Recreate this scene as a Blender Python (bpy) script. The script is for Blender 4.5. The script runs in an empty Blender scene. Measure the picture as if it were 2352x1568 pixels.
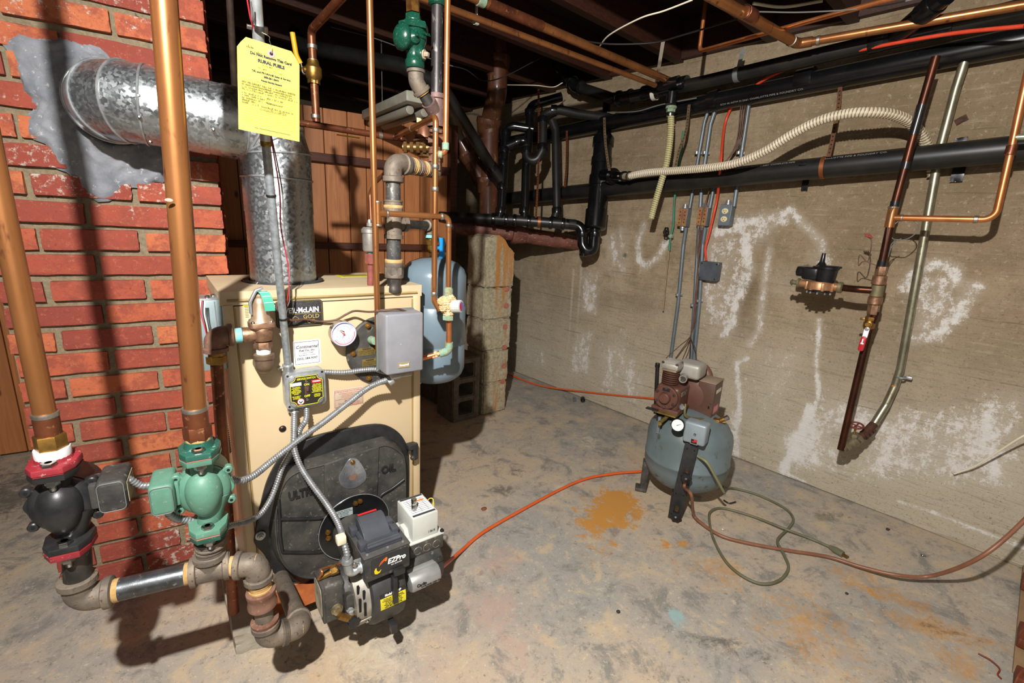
import bpy, bmesh, math, random
import numpy as np
from mathutils import Vector, Matrix, Euler
random.seed(7); np.random.seed(7)
S = bpy.context.scene
C = S.collection
PI = math.pi

# ------------------------------------------------------------------ camera
F_PX, CX, CY, H = 1075.0, 1176.0, 784.0, 1.155
_z = Vector((221, -4316, -1075)).normalized()
_x = Vector((1824, -174, 1075)); _x = (_x - _x.dot(_z) * _z).normalized()
_y = _z.cross(_x)
CAM = Vector((0, 0, H))
cd = bpy.data.cameras.new('camera'); cd.sensor_width = 36.0; cd.lens = F_PX / 2352 * 36.0
cd.clip_start = 0.02; cd.clip_end = 60
cam = bpy.data.objects.new('camera', cd); C.objects.link(cam)
_m = Matrix(((_x[0], -_x[1], -_x[2]), (_y[0], -_y[1], -_y[2]), (_z[0], -_z[1], -_z[2]))).to_4x4()
_m.translation = CAM
cam.matrix_world = _m
S.camera = cam

# ------------------------------------------------------------------ world, lights, exposure
w = bpy.data.worlds.new('world'); S.world = w; w.use_nodes = True
w.node_tree.nodes['Background'].inputs[0].default_value = (1.0, 0.86, 0.72, 1)
w.node_tree.nodes['Background'].inputs[1].default_value = 0.07
def spot(name, loc, target, power, angle, radius, col, blend=0.5):
    d = bpy.data.lights.new(name, 'SPOT'); d.energy = power; d.spot_size = math.radians(angle); d.spot_blend = blend
    d.shadow_soft_size = radius; d.color = col
    o = bpy.data.objects.new(name, d); C.objects.link(o); o.location = loc
    o.rotation_euler = (Vector(target) - Vector(loc)).to_track_quat('-Z', 'Y').to_euler(); return o
def area(name, loc, target, power, sx, sy, col):
    d = bpy.data.lights.new(name, 'AREA'); d.energy = power; d.shape = 'RECTANGLE'; d.size = sx; d.size_y = sy; d.color = col
    o = bpy.data.objects.new(name, d); C.objects.link(o); o.location = loc
    o.rotation_euler = (Vector(target) - Vector(loc)).to_track_quat('-Z', 'Y').to_euler(); return o
LX = (-0.26, 0.0, 1.92)
spot('flash_lamp', LX, (1.8, 1.5, 0.0), 310, 172, 0.022, (1.0, 0.965, 0.92), 1.0)
area('bounce_fill', (-0.3, -1.5, 1.5), (1.2, 2.0, 0.5), 10, 2.4, 1.6, (1.0, 0.93, 0.84))  # added fill lamp standing in for light bounced about the room
S.view_settings.view_transform = 'Standard'; S.view_settings.look = 'None'
S.view_settings.exposure = 0.0; S.view_settings.gamma = 1.0
try: S.view_settings.use_curve_mapping = False
except Exception: pass
try:
    S.cycles.max_bounces = 6
except Exception: pass

# ------------------------------------------------------------------ places: where things stand
def ray(px, py):
    c = Vector((px - CX, py - CY, F_PX))
    return Vector((_x.dot(c), _y.dot(c), _z.dot(c)))
def hit(px, py, p0, n):
    d = ray(px, py); return CAM + d * ((Vector(p0) - CAM).dot(n) / d.dot(n))
def PY(px, py, Y): return hit(px, py, (0, Y, 0), Vector((0, 1, 0)))
def PX(px, py, X): return hit(px, py, (X, 0, 0), Vector((1, 0, 0)))
def PZ(px, py, z=0.0): return hit(px, py, (0, 0, z), Vector((0, 0, 1)))
WD = Vector((-0.19104, 0.98158, 0)); WN = Vector((0.98158, 0.19104, 0)); WOFF = 2.48
def PW(px, py, off=0.0): return hit(px, py, WN * (WOFF - off), WN)
FWD = Vector((_x[2], _y[2], _z[2]))
def PD(px, py, zc):
    return CAM + ray(px, py) * (zc / F_PX)
BT = math.radians(5.5)
BA = Vector((-0.024, 1.332, 0)); BU = Vector((math.cos(BT), math.sin(BT), 0)); BV = Vector((-math.sin(BT), math.cos(BT), 0))
def BL(a, b, z): return BA + BU * a + BV * b + Vector((0, 0, z))
def PB(px, py, off=0.0): return hit(px, py, BA - BV * off, BV)
ZUP = Vector((0, 0, 1))

# ------------------------------------------------------------------ materials
def srgb(h):
    if isinstance(h, str):
        h = h.lstrip('#'); v = [int(h[i:i + 2], 16) / 255 for i in (0, 2, 4)]
    else: v = list(h)
    return tuple((c / 12.92 if c <= 0.04045 else ((c + 0.055) / 1.055) ** 2.4) for c in v) + (1.0,)
class NT:
    def __init__(s, m):
        s.m = m; m.use_nodes = True; s.t = m.node_tree; s.b = s.t.nodes['Principled BSDF']
        s.tc = s.t.nodes.new('ShaderNodeTexCoord')
    def n(s, typ, **k):
        o = s.t.nodes.new(typ)
        for a, b in k.items(): setattr(o, a, b)
        return o
    def l(s, a, b): s.t.links.new(a, b)
    def noise(s, scale, detail=4, rough=0.55, vec=None, dist=0.0):
        o = s.n('ShaderNodeTexNoise'); o.inputs['Scale'].default_value = scale; o.inputs['Detail'].default_value = detail
        o.inputs['Roughness'].default_value = rough; o.inputs['Distortion'].default_value = dist
        s.l(vec if vec else s.tc.outputs['Object'], o.inputs['Vector']); return o.outputs['Fac']
    def vor(s, scale, out='Color', vec=None, feature='F1'):
        o = s.n('ShaderNodeTexVoronoi'); o.feature = feature; o.inputs['Scale'].default_value = scale
        s.l(vec if vec else s.tc.outputs['Object'], o.inputs['Vector']); return o.outputs[out]
    def ramp(s, fac, stops, interp='LINEAR'):
        o = s.n('ShaderNodeValToRGB'); cr = o.color_ramp; cr.interpolation = interp
        while len(cr.elements) < len(stops): cr.elements.new(0.5)
        for e, (p, c) in zip(cr.elements, stops): e.position = p; e.color = c if len(c) == 4 else (*c, 1)
        s.l(fac, o.inputs[0]); return o.outputs[0]
    def mix(s, fac, a, b, mode='MIX'):
        o = s.n('ShaderNodeMix'); o.data_type = 'RGBA'; o.blend_type = mode
        for v, i in ((fac, 0), (a, 6), (b, 7)):
            if hasattr(v, 'type') and hasattr(v, 'is_linked'): s.l(v, o.inputs[i])
            else: o.inputs[i].default_value = v
        return o.outputs[2]
    def math(s, op, a, b=0.0, clamp=False):
        o = s.n('ShaderNodeMath'); o.operation = op; o.use_clamp = clamp
        for v, i in ((a, 0), (b, 1)):
            if hasattr(v, 'is_linked'): s.l(v, o.inputs[i])
            else: o.inputs[i].default_value = v
        return o.outputs[0]
    def bump(s, h, strength=0.3, dist=0.002):
        o = s.n('ShaderNodeBump'); o.inputs['Strength'].default_value = strength; o.inputs['Distance'].default_value = dist
        s.l(h, o.inputs['Height']); s.l(o.outputs[0], s.b.inputs['Normal'])
    def mapped(s, sc, src='Object'):
        o = s.n('ShaderNodeMapping'); o.inputs['Scale'].default_value = sc; s.l(s.tc.outputs[src], o.inputs['Vector']); return o.outputs[0]
    def attr(s, name, out='Fac'):
        o = s.n('ShaderNodeAttribute'); o.attribute_name = name; return o.outputs[out]
    def col(s, v): s.l(v, s.b.inputs['Base Color'])
MATS = {}
def M(name, c1, c2=None, c3=None, scale=20, rough=0.5, metal=0.0, bump=0.0, bscale=None, detail=5, t=(0.35, 0.65), stretch=None, spec=0.5, coat=0.0):
    """speckled or stained material: c1 with patches of c2, flecks of c3"""
    if name in MATS: return MATS[name]
    m = bpy.data.materials.new(name); n = NT(m); MATS[name] = m
    vec = n.mapped(stretch) if stretch else None
    c = srgb(c1)
    if c2:
        f = n.noise(scale, detail, 0.6, vec)
        o = n.ramp(f, [(t[0], srgb(c1)), (t[1], srgb(c2))])
        if c3:
            f2 = n.noise(scale * 4.3, 3, 0.7, vec)
            o = n.mix(n.ramp(f2, [(0.60, (0, 0, 0)), (0.70, (1, 1, 1))]), o, srgb(c3))
        n.col(o)
    else: n.b.inputs['Base Color'].default_value = c
    n.b.inputs['Roughness'].default_value = rough; n.b.inputs['Metallic'].default_value = metal
    n.b.inputs['Specular IOR Level'].default_value = spec
    if coat: n.b.inputs['Coat Weight'].default_value = coat; n.b.inputs['Coat Roughness'].default_value = 0.15
    if bump: n.bump(n.noise(bscale or scale * 3, 5, 0.6), bump, 0.002)
    return m
copper = M('copper', '#b27848', '#8f5a36', '#7a4a32', scale=9, rough=0.32, metal=.72, bump=0.05, stretch=(1, 1, 0.35), t=(.4, .75))
copper_bright = M('copper_bright', '#e0905a', '#c07444', scale=12, rough=0.34, metal=.75)
copper_old = M('copper_old', '#8a5236', '#5e3424', '#b07a54', scale=14, rough=0.42, metal=0.65, bump=0.1)
copper_brown = M('copper_brown', '#5c3524', '#3d241b', scale=10, rough=0.38, metal=0.8)
solder = M('solder', '#b7b0a6', '#8d867c', scale=60, rough=0.45, metal=0.9)
verdigris = M('verdigris', '#7fb09a', '#8f7a52', '#cfe0d2', scale=60, rough=0.8, metal=0.1, bump=0.5)
brass = M('brass', '#b58a45', '#8a6a3a', scale=40, rough=0.4, metal=0.9, bump=0.15)
bronze = M('bronze', '#a98468', '#80604a', scale=50, rough=0.45, metal=0.7, bump=0.35)
galv_pipe = M('galvanized_conduit', '#b4bcc1', '#8f979c', scale=90, rough=0.38, metal=0.6, bump=0.1)
zinc = M('zinc', '#c2c6c8', '#9a9ea0', scale=30, rough=0.35, metal=0.65)
steel = M('bright_steel', '#c8c8c6', '#9a9a98', scale=40, rough=0.25, metal=1.0)
iron_blk = M('black_iron', '#3a3735', '#5d5853', '#7e766b', scale=28, rough=0.5, metal=0.6, bump=0.25, stretch=(1, 1, 0.5))
iron_fit = M('iron_fitting', '#6a625a', '#8a7d6d', '#5b3d2c', scale=26, rough=0.65, metal=0.45, bump=0.5)
iron_rust = M('rusty_iron', '#6d4636', '#8a6a5a', '#a87a5c', scale=24, rough=0.75, metal=0.3, bump=0.5)
dope = M('pipe_dope', '#c9a878', '#b28a4a', scale=60, rough=0.8)
abs_blk = M('black_abs', '#0a0b0c', '#121315', '#1c1b19', scale=8, rough=0.22, bump=0.03, spec=0.6)
abs_dull = M('dusty_abs', '#141516', '#24231f', '#181818', scale=10, rough=0.40, bump=0.05)
castiron = M('brown_cast_iron', '#4a2a1c', '#6b4028', '#8a6848', scale=9, rough=0.5, metal=0.15, bump=0.35, stretch=(1, 1, .4), coat=0.3)
castiron2 = M('brown_wrapped_iron', '#5a332a', '#7c4a3c', '#a88a70', scale=14, rough=0.6, bump=0.4)
blk_paint = M('black_paint', '#1c1d1f', '#2b2b2c', scale=30, rough=0.38, bump=0.15, bscale=140)
blk_dust = M('dusty_black', '#2a2b2c', '#4b4843', '#6a655b', scale=16, rough=0.55, bump=0.3, bscale=120)
blk_plastic = M('black_plastic', '#141416', '#1f1f21', scale=20, rough=0.28)
red_paint = M('red_paint', '#962c36', '#7c222a', '#b0a29a', scale=26, rough=0.45, bump=0.1)
green_dark = M('dark_green_paint', '#1e5044', '#2a5e50', '#84a092', scale=24, rough=0.4, bump=0.25)
green_pump = M('pale_green_paint', '#5c8a76', '#547f6c', '#7c9284', scale=22, rough=0.5, bump=0.12, bscale=150)
green_valve = M('valve_green', '#0c4434', '#10402f', '#5c7c6c', scale=60, rough=0.3, bump=0.2)
beige = M('beige_enamel', '#cdb894', '#c8b18c', scale=3, rough=0.38)
beige_dark = M('beige_seam', '#a88f5c', '#8f7948', scale=8, rough=0.5)
beige_dust = M('beige_dusty', '#cdbb9a', '#bfac8a', scale=6, rough=0.6)
greybox = M('grey_enamel', '#8b8c92', '#828389', scale=20, rough=0.42)
lightgrey = M('light_grey_plastic', '#c9cbc4', '#c0c2ba', scale=15, rough=0.45)
tankblue = M('tank_blue_grey', '#71838f', '#6a7c88', scale=6, rough=0.3, coat=0.3)
comptank = M('compressor_grey', '#68767a', '#5c6869', '#4c4e42', scale=5, rough=0.42, bump=0.05, t=(.4, .6))
brownpaint = M('brown_paint', '#5e4034', '#623b2c', scale=18, rough=0.45, bump=0.05)
alum = M('dusty_aluminium', '#b5b0a6', '#8f887b', scale=20, rough=0.5, metal=0.5, bump=0.1)
white = M('white_plastic', '#d9d6ca', '#c8c4b6', scale=10, rough=0.5)
whitepaper = M('white_label', '#e8e8e6', rough=0.6)
creampaper = M('cream_label', '#e6d9c4', '#dccdb4', scale=12, rough=0.7)
yellowpaper = M('yellow_card', '#dccf4a', '#d8cb48', scale=3, rough=0.8)
yellowlabel = M('yellow_label', '#dfd12c', '#cfc028', scale=9, rough=0.6)
yellowgrip = M('yellow_grip', '#d8a818', '#c89a14', scale=20, rough=0.5)
redgrip = M('red_grip', '#b8202c', '#a01c26', scale=20, rough=0.35)
redpla = M('red_print', '#c8232b', rough=0.5)
blueprint = M('blue_print', '#2f62b8', rough=0.5)
orangeprint = M('orange_print', '#e8781c', rough=0.5)
ink = M('black_ink', '#1a1a1c', rough=0.6)
inkblue = M('pencil_ink', '#6a6630', rough=0.8)
inkgold = M('gold_print', '#c0a868', rough=0.5)
inkwhite = M('white_print', '#efefef', rough=0.5)
inkyellow = M('yellow_print', '#e6df30', rough=0.5)
orangehose = M('orange_hose', '#d8602c', '#d05826', scale=30, rough=0.42)
redcable = M('orange_red_cable', '#d84a30', '#cc4028', scale=30, rough=0.4)
redwire = M('red_wire', '#c02838', rough=0.4)
olivecord = M('olive_cord', '#6a6a52', '#5c5a44', scale=20, rough=0.5)
whitecord = M('white_cord', '#e8e0c8', rough=0.5)
blackcord = M('black_cord', '#1c1a18', rough=0.45)
browncord = M('brown_cord', '#4a3226', '#6a4a38', scale=40, rough=0.6)
greycord = M('grey_cord', '#6d6a66', rough=0.5)
flexwhite = M('ribbed_white_hose', '#d6ccb8', '#c8bca4', scale=8, rough=0.5)
flexdark = M('hose_rib', '#8a7450', '#7a6646', scale=8, rough=0.6)
flexyel = M('ribbed_yellow_hose', '#c8bf94', '#b8ab78', scale=8, rough=0.5)
greyconduit = M('grey_paint_conduit', '#77828a', '#6b757c', '#8f8a80', scale=14, rough=0.45, metal=0.4)
flexmetal = M('armored_cable', '#a8abae', '#8d9092', scale=60, rough=0.35, metal=0.6)
strap_cu = M('copper_strap', '#a8643c', '#8a5030', scale=20, rough=0.45, metal=0.7)
strap_tan = M('old_strap', '#7c664a', '#5c4a36', scale=20, rough=0.6, metal=0.3)
plate_copper = M('heat_tinted_plate', '#c89a58', '#b06a5c', '#5a6a48', scale=22, rough=0.4, metal=0.5)
paste = M('crusty_deposit', '#e2c49a', '#caa070', '#f0dcc0', scale=60, rough=0.9, bump=0.8, bscale=90)
outletc = M('cream_outlet', '#d8cba0', rough=0.45)
dark_hole = M('dark_opening', '#080706', rough=0.9)
tape_t = M('teal_tape', '#7cc4cc', rough=0.6)
greentag = M('green_tag', '#3a9c84', '#46a890', scale=10, rough=0.6)
putty = M('grey_putty', '#6c6c68', rough=0.9)
glass_w = M('gauge_face', '#e9ebf0', rough=0.25, coat=0.6)
bluetape = M('blue_plastic', '#1f8fd8', rough=0.4)

def mat_galv():
    m = bpy.data.materials.new('spangled_galvanized'); n = NT(m)
    v = n.vor(150, 'Color'); sep = n.n('ShaderNodeSeparateColor'); n.l(v, sep.inputs[0])
    a = n.noise(60, 5, 0.7)
    f = n.math('ADD', n.math('MULTIPLY', sep.outputs[0], 0.6), n.math('MULTIPLY', a, 0.5))
    n.col(n.ramp(f, [(0.2, srgb('#989ea2')), (0.5, srgb('#a9afb3')), (0.85, srgb('#bcc1c4'))]))
    n.l(n.ramp(f, [(0.2, (0.20,) * 3), (0.8, (0.46,) * 3)]), n.b.inputs['Roughness'])
    n.b.inputs['Metallic'].default_value = 0.88
    n.bump(f, 0.12, 0.001); return m
galv = mat_galv()
def mat_brick():
    m = bpy.data.materials.new('red_brick'); n = NT(m)
    o = n.n('ShaderNodeObjectInfo')
    at = n.attr('tone')
    base = n.ramp(at, [(0, srgb('#8c3e32')), (0.35, srgb('#a24c38')), (0.7, srgb('#b65e3e')), (1, srgb('#c47248'))])
    f = n.noise(30, 6, 0.7)
    c = n.mix(n.ramp(f, [(0.46, (0, 0, 0)), (0.58, (.7, .7, .7))]), base, srgb('#8a4235'))
    c = n.mix(n.ramp(n.noise(70, 8, .85), [(0.56, (0, 0, 0)), (0.63, (.6, .6, .6))]), c, srgb('#c07a5c')); c = n.mix(n.ramp(n.noise(60, 8, .85, None, .4), [(0.36, (.7, .7, .7)), (0.43, (0, 0, 0))]), c, srgb('#6c3228'))
    f2 = n.noise(150, 3, 0.7)
    c = n.mix(n.ramp(f2, [(0.68, (0, 0, 0)), (0.74, (.8, .8, .8))]), c, srgb('#bd8672'))
    # lime bloom and smears, where the mason left them
    ms = n.math('ADD', n.attr('bloom'), n.math('MULTIPLY', n.math('SUBTRACT', n.noise(55, 6, 0.75), 0.5), 2.4))
    c = n.mix(n.ramp(ms, [(0.55, (0, 0, 0)), (0.75, (1, 1, 1))]), c, srgb('#bdb2a4'))
    n.col(c); n.b.inputs['Roughness'].default_value = 0.85
    n.bump(n.noise(90, 6, 0.7), 0.6, 0.003); return m
brick = mat_brick()
def mat_mortar():
    m = bpy.data.materials.new('mortar'); n = NT(m)
    f = n.noise(120, 5, 0.7)
    c = n.ramp(f, [(0.3, srgb('#766a54')), (0.7, srgb('#978a70'))])
    soot = n.noise(9, 5, 0.8)
    c = n.mix(n.ramp(soot, [(0.66, (0, 0, 0)), (0.70, (.9, .9, .9))]), c, srgb('#2e2a24'))
    n.col(c); n.b.inputs['Roughness'].default_value = 0.95; n.bump(f, 0.8, 0.004); return m
mortar = mat_mortar()
cement_grey = M('grey_cement', '#8d9096', '#6c7078', '#b4b6b8', scale=16, rough=0.85, bump=1.0, bscale=60)
def mat_wood(name, a, b, c, axis=(0.6, 6, 6), rough=0.6):
    m = bpy.data.materials.new(name); n = NT(m)
    vec = n.mapped(axis)
    f = n.noise(6, 6, 0.6, vec, 1.5)
    col = n.ramp(f, [(0.3, srgb(a)), (0.5, srgb(b)), (0.72, srgb(c))])
    n.col(col); n.b.inputs['Roughness'].default_value = rough; n.bump(f, 0.25, 0.002); return m
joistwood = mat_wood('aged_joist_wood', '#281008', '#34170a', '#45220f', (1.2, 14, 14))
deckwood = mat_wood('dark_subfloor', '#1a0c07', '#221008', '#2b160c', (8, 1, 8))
panelwood_parts = None
def mat_panel():
    m = bpy.data.materials.new('knotty_pine_panel'); n = NT(m)
    f = n.noise(5, 6, 0.6, n.mapped((9, 9, 0.5)), 1.2)
    at = n.attr('tone')
    base = n.mix(n.ramp(f, [(0.3, (0, 0, 0)), (0.7, (1, 1, 1))]), srgb('#c4804c'), srgb('#9c5e34'))
    base = n.mix(n.math('MULTIPLY', at, 0.5), base, srgb('#a46a3e'))
    v = n.vor(3.2, 'Distance', n.mapped((2.2, 2.2, 1)))
    base = n.mix(n.ramp(v, [(0.045, (1, 1, 1)), (0.085, (0, 0, 0))]), base, srgb('#38190c'))
    n.col(base); n.b.inputs['Roughness'].default_value = 0.5; n.bump(f, 0.15, 0.002); return m
panelwood = mat_panel()
treadwood = mat_wood('stained_wood_strip', '#4a1e10', '#6a3018', '#86452a', (1, 12, 1))

def mat_wall():
    m = bpy.data.materials.new('old_poured_concrete'); n = NT(m)
    big = n.noise(1.6, 6, 0.6); mid = n.noise(9, 8, 0.72); fine = n.noise(110, 6, 0.8); grain = n.noise(1.0, 8, 0.75, n.mapped((5, 5, 70)))
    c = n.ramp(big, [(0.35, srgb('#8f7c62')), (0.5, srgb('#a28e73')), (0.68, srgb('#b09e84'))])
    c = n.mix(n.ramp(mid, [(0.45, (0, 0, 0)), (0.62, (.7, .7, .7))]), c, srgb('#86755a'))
    c = n.mix(n.ramp(n.attr('damp_shade'), [(0.1, (0, 0, 0)), (0.9, (.85, .85, .85))]), c, srgb('#77654a'))
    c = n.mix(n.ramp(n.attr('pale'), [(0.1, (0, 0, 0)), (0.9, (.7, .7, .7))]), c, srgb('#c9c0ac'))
    sp = n.ramp(fine, [(0.36, (1, 1, 1)), (0.44, (0, 0, 0))])
    c = n.mix(n.mix(0.75, (0, 0, 0, 1), sp), c, srgb('#62543f'))
    sp2 = n.ramp(n.noise(85, 3, 0.7), [(0.66, (0, 0, 0)), (0.72, (1, 1, 1))])
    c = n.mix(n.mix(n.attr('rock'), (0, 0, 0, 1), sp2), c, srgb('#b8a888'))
    c = n.mix(n.ramp(grain, [(0.36, (.4, .4, .4)), (0.46, (0, 0, 0))]), c, srgb('#6e5f48')); c = n.mix(n.ramp(grain, [(0.56, (0, 0, 0)), (0.68, (.45, .45, .45))]), c, srgb('#b8ab94'))
    c = n.mix(n.ramp(n.noise(46, 7, .8), [(0.56, (0, 0, 0)), (0.64, (.6, .6, .6))]), c, srgb('#b4a78f'))
    # form-board seams
    mp = n.mapped((1, 1, 1)); sepx = n.n('ShaderNodeSeparateXYZ'); n.l(mp, sepx.inputs[0])
    zz = n.math('ADD', sepx.outputs[2], n.math('MULTIPLY', n.math('SUBTRACT', n.noise(3, 3, 0.5), 0.5), 0.03))
    fr = n.math('FRACT', n.math('DIVIDE', zz, 0.225))
    seam = n.ramp(fr, [(0.0, (1, 1, 1)), (0.018, (0, 0, 0)), (0.985, (0, 0, 0)), (1.0, (1, 1, 1))])
    seam2 = n.mix(n.ramp(n.noise(5, 4, 0.7), [(0.48, (0, 0, 0)), (0.58, (1, 1, 1))]), (0, 0, 0, 1), seam)
    c = n.mix(n.mix(0.45, (0, 0, 0, 1), seam2), c, srgb('#5f523e'))
    # mineral bloom
    e = n.math('ADD', n.attr('bloom'), n.math('ADD', n.math('MULTIPLY', n.math('SUBTRACT', n.noise(30, 10, 0.9), 0.5), 3.0), n.math('MULTIPLY', n.math('SUBTRACT', n.noise(1.0, 6, 0.75, n.mapped((9, 9, 4.5))), 0.5), 1.7)))
    c = n.mix(n.ramp(n.attr('bloom'), [(0.10, (0, 0, 0)), (0.7, (.42, .42, .42))]), c, srgb('#cfc8bc'))
    c = n.mix(n.ramp(e, [(0.48, (0, 0, 0)), (0.62, (.75, .75, .75)), (0.95, (1, 1, 1))]), c, srgb('#e2dfdb'))
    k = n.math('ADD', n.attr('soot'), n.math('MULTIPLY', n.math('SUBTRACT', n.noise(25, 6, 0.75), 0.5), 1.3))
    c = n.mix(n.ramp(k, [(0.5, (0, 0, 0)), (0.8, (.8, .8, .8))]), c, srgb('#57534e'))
    n.col(c); n.b.inputs['Roughness'].default_value = 0.9
    n.bump(n.math('ADD', n.math('MULTIPLY', fine, 0.6), n.math('ADD', mid, n.math('ADD', n.math('MULTIPLY', seam2, -0.5), grain))), 0.75, 0.006); return m
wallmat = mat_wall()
def mat_floor():
    m = bpy.data.materials.new('stained_concrete_floor'); n = NT(m)
    big = n.noise(1.3, 6, 0.6); mid = n.noise(8, 9, 0.74, None, 0.5); fine = n.noise(38, 9, 0.82)
    c = n.ramp(big, [(0.40, srgb('#9b978f')), (0.5, srgb('#aca091')), (0.60, srgb('#baa68d'))])
    c = n.mix(n.ramp(mid, [(0.38, (.9, .9, .9)), (0.48, (0, 0, 0))]), c, srgb('#807d76'))
    c = n.mix(n.ramp(mid, [(0.53, (0, 0, 0)), (0.62, (.8, .8, .8))]), c, srgb('#bfaa8c'))
    c = n.mix(n.ramp(fine, [(0.57, (0, 0, 0)), (0.64, (.8, .8, .8))]), c, srgb('#c6b9a2'))
    c = n.mix(n.ramp(fine, [(0.36, (.8, .8, .8)), (0.43, (0, 0, 0))]), c, srgb('#6e685e'))
    rough_edge = n.math('MULTIPLY', n.math('SUBTRACT', n.noise(16, 9, 0.85, None, 0.6), 0.5), 2.6)
    c = n.mix(n.ramp(n.noise(110, 5, .8), [(0.60, (0, 0, 0)), (0.66, (.8, .8, .8))]), c, srgb('#cfc6b6')); c = n.mix(n.ramp(n.noise(90, 6, .8, None, .5), [(0.34, (.8, .8, .8)), (0.40, (0, 0, 0))]), c, srgb('#5f5a52'))
    def stain(a, colr, lo=0.45, hi=0.6, s=0.9):
        nonlocal c
        k = n.math('ADD', n.attr(a), rough_edge)
        c = n.mix(n.ramp(k, [(lo, (0, 0, 0)), (hi, (s, s, s))]), c, srgb(colr))
    stain('warm', '#b98a50', 0.35, 0.8, 0.85); stain('pink', '#b29688', 0.35, 0.8, 0.7); stain('dark', '#5d5a54', 0.42, 0.75, 0.85)
    stain('pale', '#c6bda8', 0.4, 0.7, 0.8)
    stain('blue', '#8fb0b0', 0.55, 0.85, 0.8); stain('green', '#5c6454', 0.5, 0.9, 0.7)
    stain('orange', '#c08532', 0.46, 0.58, 0.92)
    n.col(c); n.b.inputs['Roughness'].default_value = 0.72
    n.bump(n.math('ADD', n.math('MULTIPLY', fine, 0.5), mid), 0.25, 0.003); return m
floormat = mat_floor()
blockmat = M('rough_cast_block', '#a89c84', '#8c8068', '#c0b49c', scale=18, rough=0.95, bump=1.0, bscale=40)
cinder = M('grey_cinder_block', '#6f675a', '#5a5348', '#80776a', scale=30, rough=0.95, bump=0.8, bscale=90)
padmat = M('broken_concrete', '#a49c8c', '#8e8676', '#b8ae9c', scale=16, rough=0.95, bump=0.9, bscale=50)
brownwall = M('brown_lit_wall', '#8a6a38', '#7a5a2c', scale=3, rough=0.8, stretch=(4, 4, 1))

# ------------------------------------------------------------------ mesh helpers
def _wl(p):
    v = Vector((0, 0, 0))
    while p is not None: v = v + p.location; p = p.parent
    return v
def obj(name, bm, mat, parent=None, smooth=True, ang=40, origin=None):
    """links a bmesh (world coordinates) as ONE mesh object; a child is moved into its parent's space"""
    bmesh.ops.recalc_face_normals(bm, faces=bm.faces[:]) if smooth is not None else None
    if parent is not None: o0 = _wl(parent); loc = Vector((0, 0, 0)); sh = o0
    else:
        if origin is None:
            xs = [v.co for v in bm.verts]
            origin = Vector((sum(c.x for c in xs) / len(xs), sum(c.y for c in xs) / len(xs), min(c.z for c in xs)))
        loc = Vector(origin); sh = loc
    for v in bm.verts: v.co = v.co - sh
    me = bpy.data.meshes.new(name); bm.to_mesh(me); bm.free()
    if smooth:
        for p in me.polygons: p.use_smooth = True
        try: me.set_sharp_from_angle(angle=math.radians(ang))
        except Exception: pass
    for mm in (mat if isinstance(mat, (list, tuple)) else [mat]): me.materials.append(mm)
    o = bpy.data.objects.new(name, me); C.objects.link(o); o.location = loc
    if parent is not None: o.parent = parent
    return o
def thing(name, label, cat, loc=(0, 0, 0), group=None):
    o = bpy.data.objects.new(name, None); C.objects.link(o); o.location = loc; o.empty_display_size = 0.02
    o['label'] = label; o['category'] = cat
    if group: o['group'] = group
    return o
def tag(o, label, cat, group=None, kind=None):
    o['label'] = label; o['category'] = cat
    if group: o['group'] = group
    if kind: o['kind'] = kind
    return o
def struct(o): o['kind'] = 'structure'; return o
def frame(d, up=None):
    d = Vector(d).normalized()
    up = Vector(up) if up is not None else (ZUP if abs(d.z) < 0.95 else Vector((0, 1, 0)))
    x = up.cross(d)
    if x.length < 1e-6: x = Vector((1, 0, 0)).cross(d)
    x.normalize(); y = d.cross(x)
    return x, y, d
def new(): return bmesh.new()
def box(bm, c, size, ax=None, bev=0.0, seg=2):
    """box about centre c, size along the axes ax (default world)"""
    ax = ax or (Vector((1, 0, 0)), Vector((0, 1, 0)), ZUP)
    t = bmesh.new(); bmesh.ops.create_cube(t, size=1.0)
    for v in t.verts: v.co = Vector((v.co.x * size[0], v.co.y * size[1], v.co.z * size[2]))
    if bev > 0: bmesh.ops.bevel(t, geom=t.edges[:], offset=bev, segments=seg, affect='EDGES', profile=0.5)
    for v in t.verts: v.co = Vector(c) + ax[0] * v.co.x + ax[1] * v.co.y + ax[2] * v.co.z
    merge(bm, t); return bm
def merge(bm, t):
    me = bpy.data.meshes.new('tmp'); t.to_mesh(me); t.free(); bm.from_mesh(me); bpy.data.meshes.remove(me)
def ring(bm, c, x, y, r, seg, r2=None):
    return [bm.verts.new(c + x * (r * math.cos(2 * PI * i / seg)) + y * ((r2 or r) * math.sin(2 * PI * i / seg))) for i in range(seg)]
def skin(bm, rings, caps=True, closed=False):
    n = len(rings[0])
    L = len(rings)
    for a in range(L if closed else L - 1):
        A, B = rings[a], rings[(a + 1) % L]
        for i in range(n): bm.faces.new((A[i], A[(i + 1) % n], B[(i + 1) % n], B[i]))
    if caps and not closed:
        bm.faces.new(rings[0][::-1]); bm.faces.new(rings[-1])
def lathe(bm, c, d, prof, seg=24, up=None, caps=True):
    """prof: (distance along d, radius)"""
    x, y, d = frame(d, up); c = Vector(c)
    skin(bm, [ring(bm, c + d * h, x, y, max(r, 1e-4), seg) for h, r in prof], caps); return bm
def cyl(bm, a, b, r, seg=20, r2=None, bev=0.0):
    a = Vector(a); b = Vector(b); L = (b - a).length; r2 = r if r2 is None else r2
    if bev > 0: prof = [(0, r - bev), (bev * .3, r - bev * .3), (bev, r), (L - bev, r2), (L - bev * .3, r2 - bev * .3), (L, r2 - bev)]
    else: prof = [(0, r), (L, r2)]
    return lathe(bm, a, b - a, prof, seg)
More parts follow.
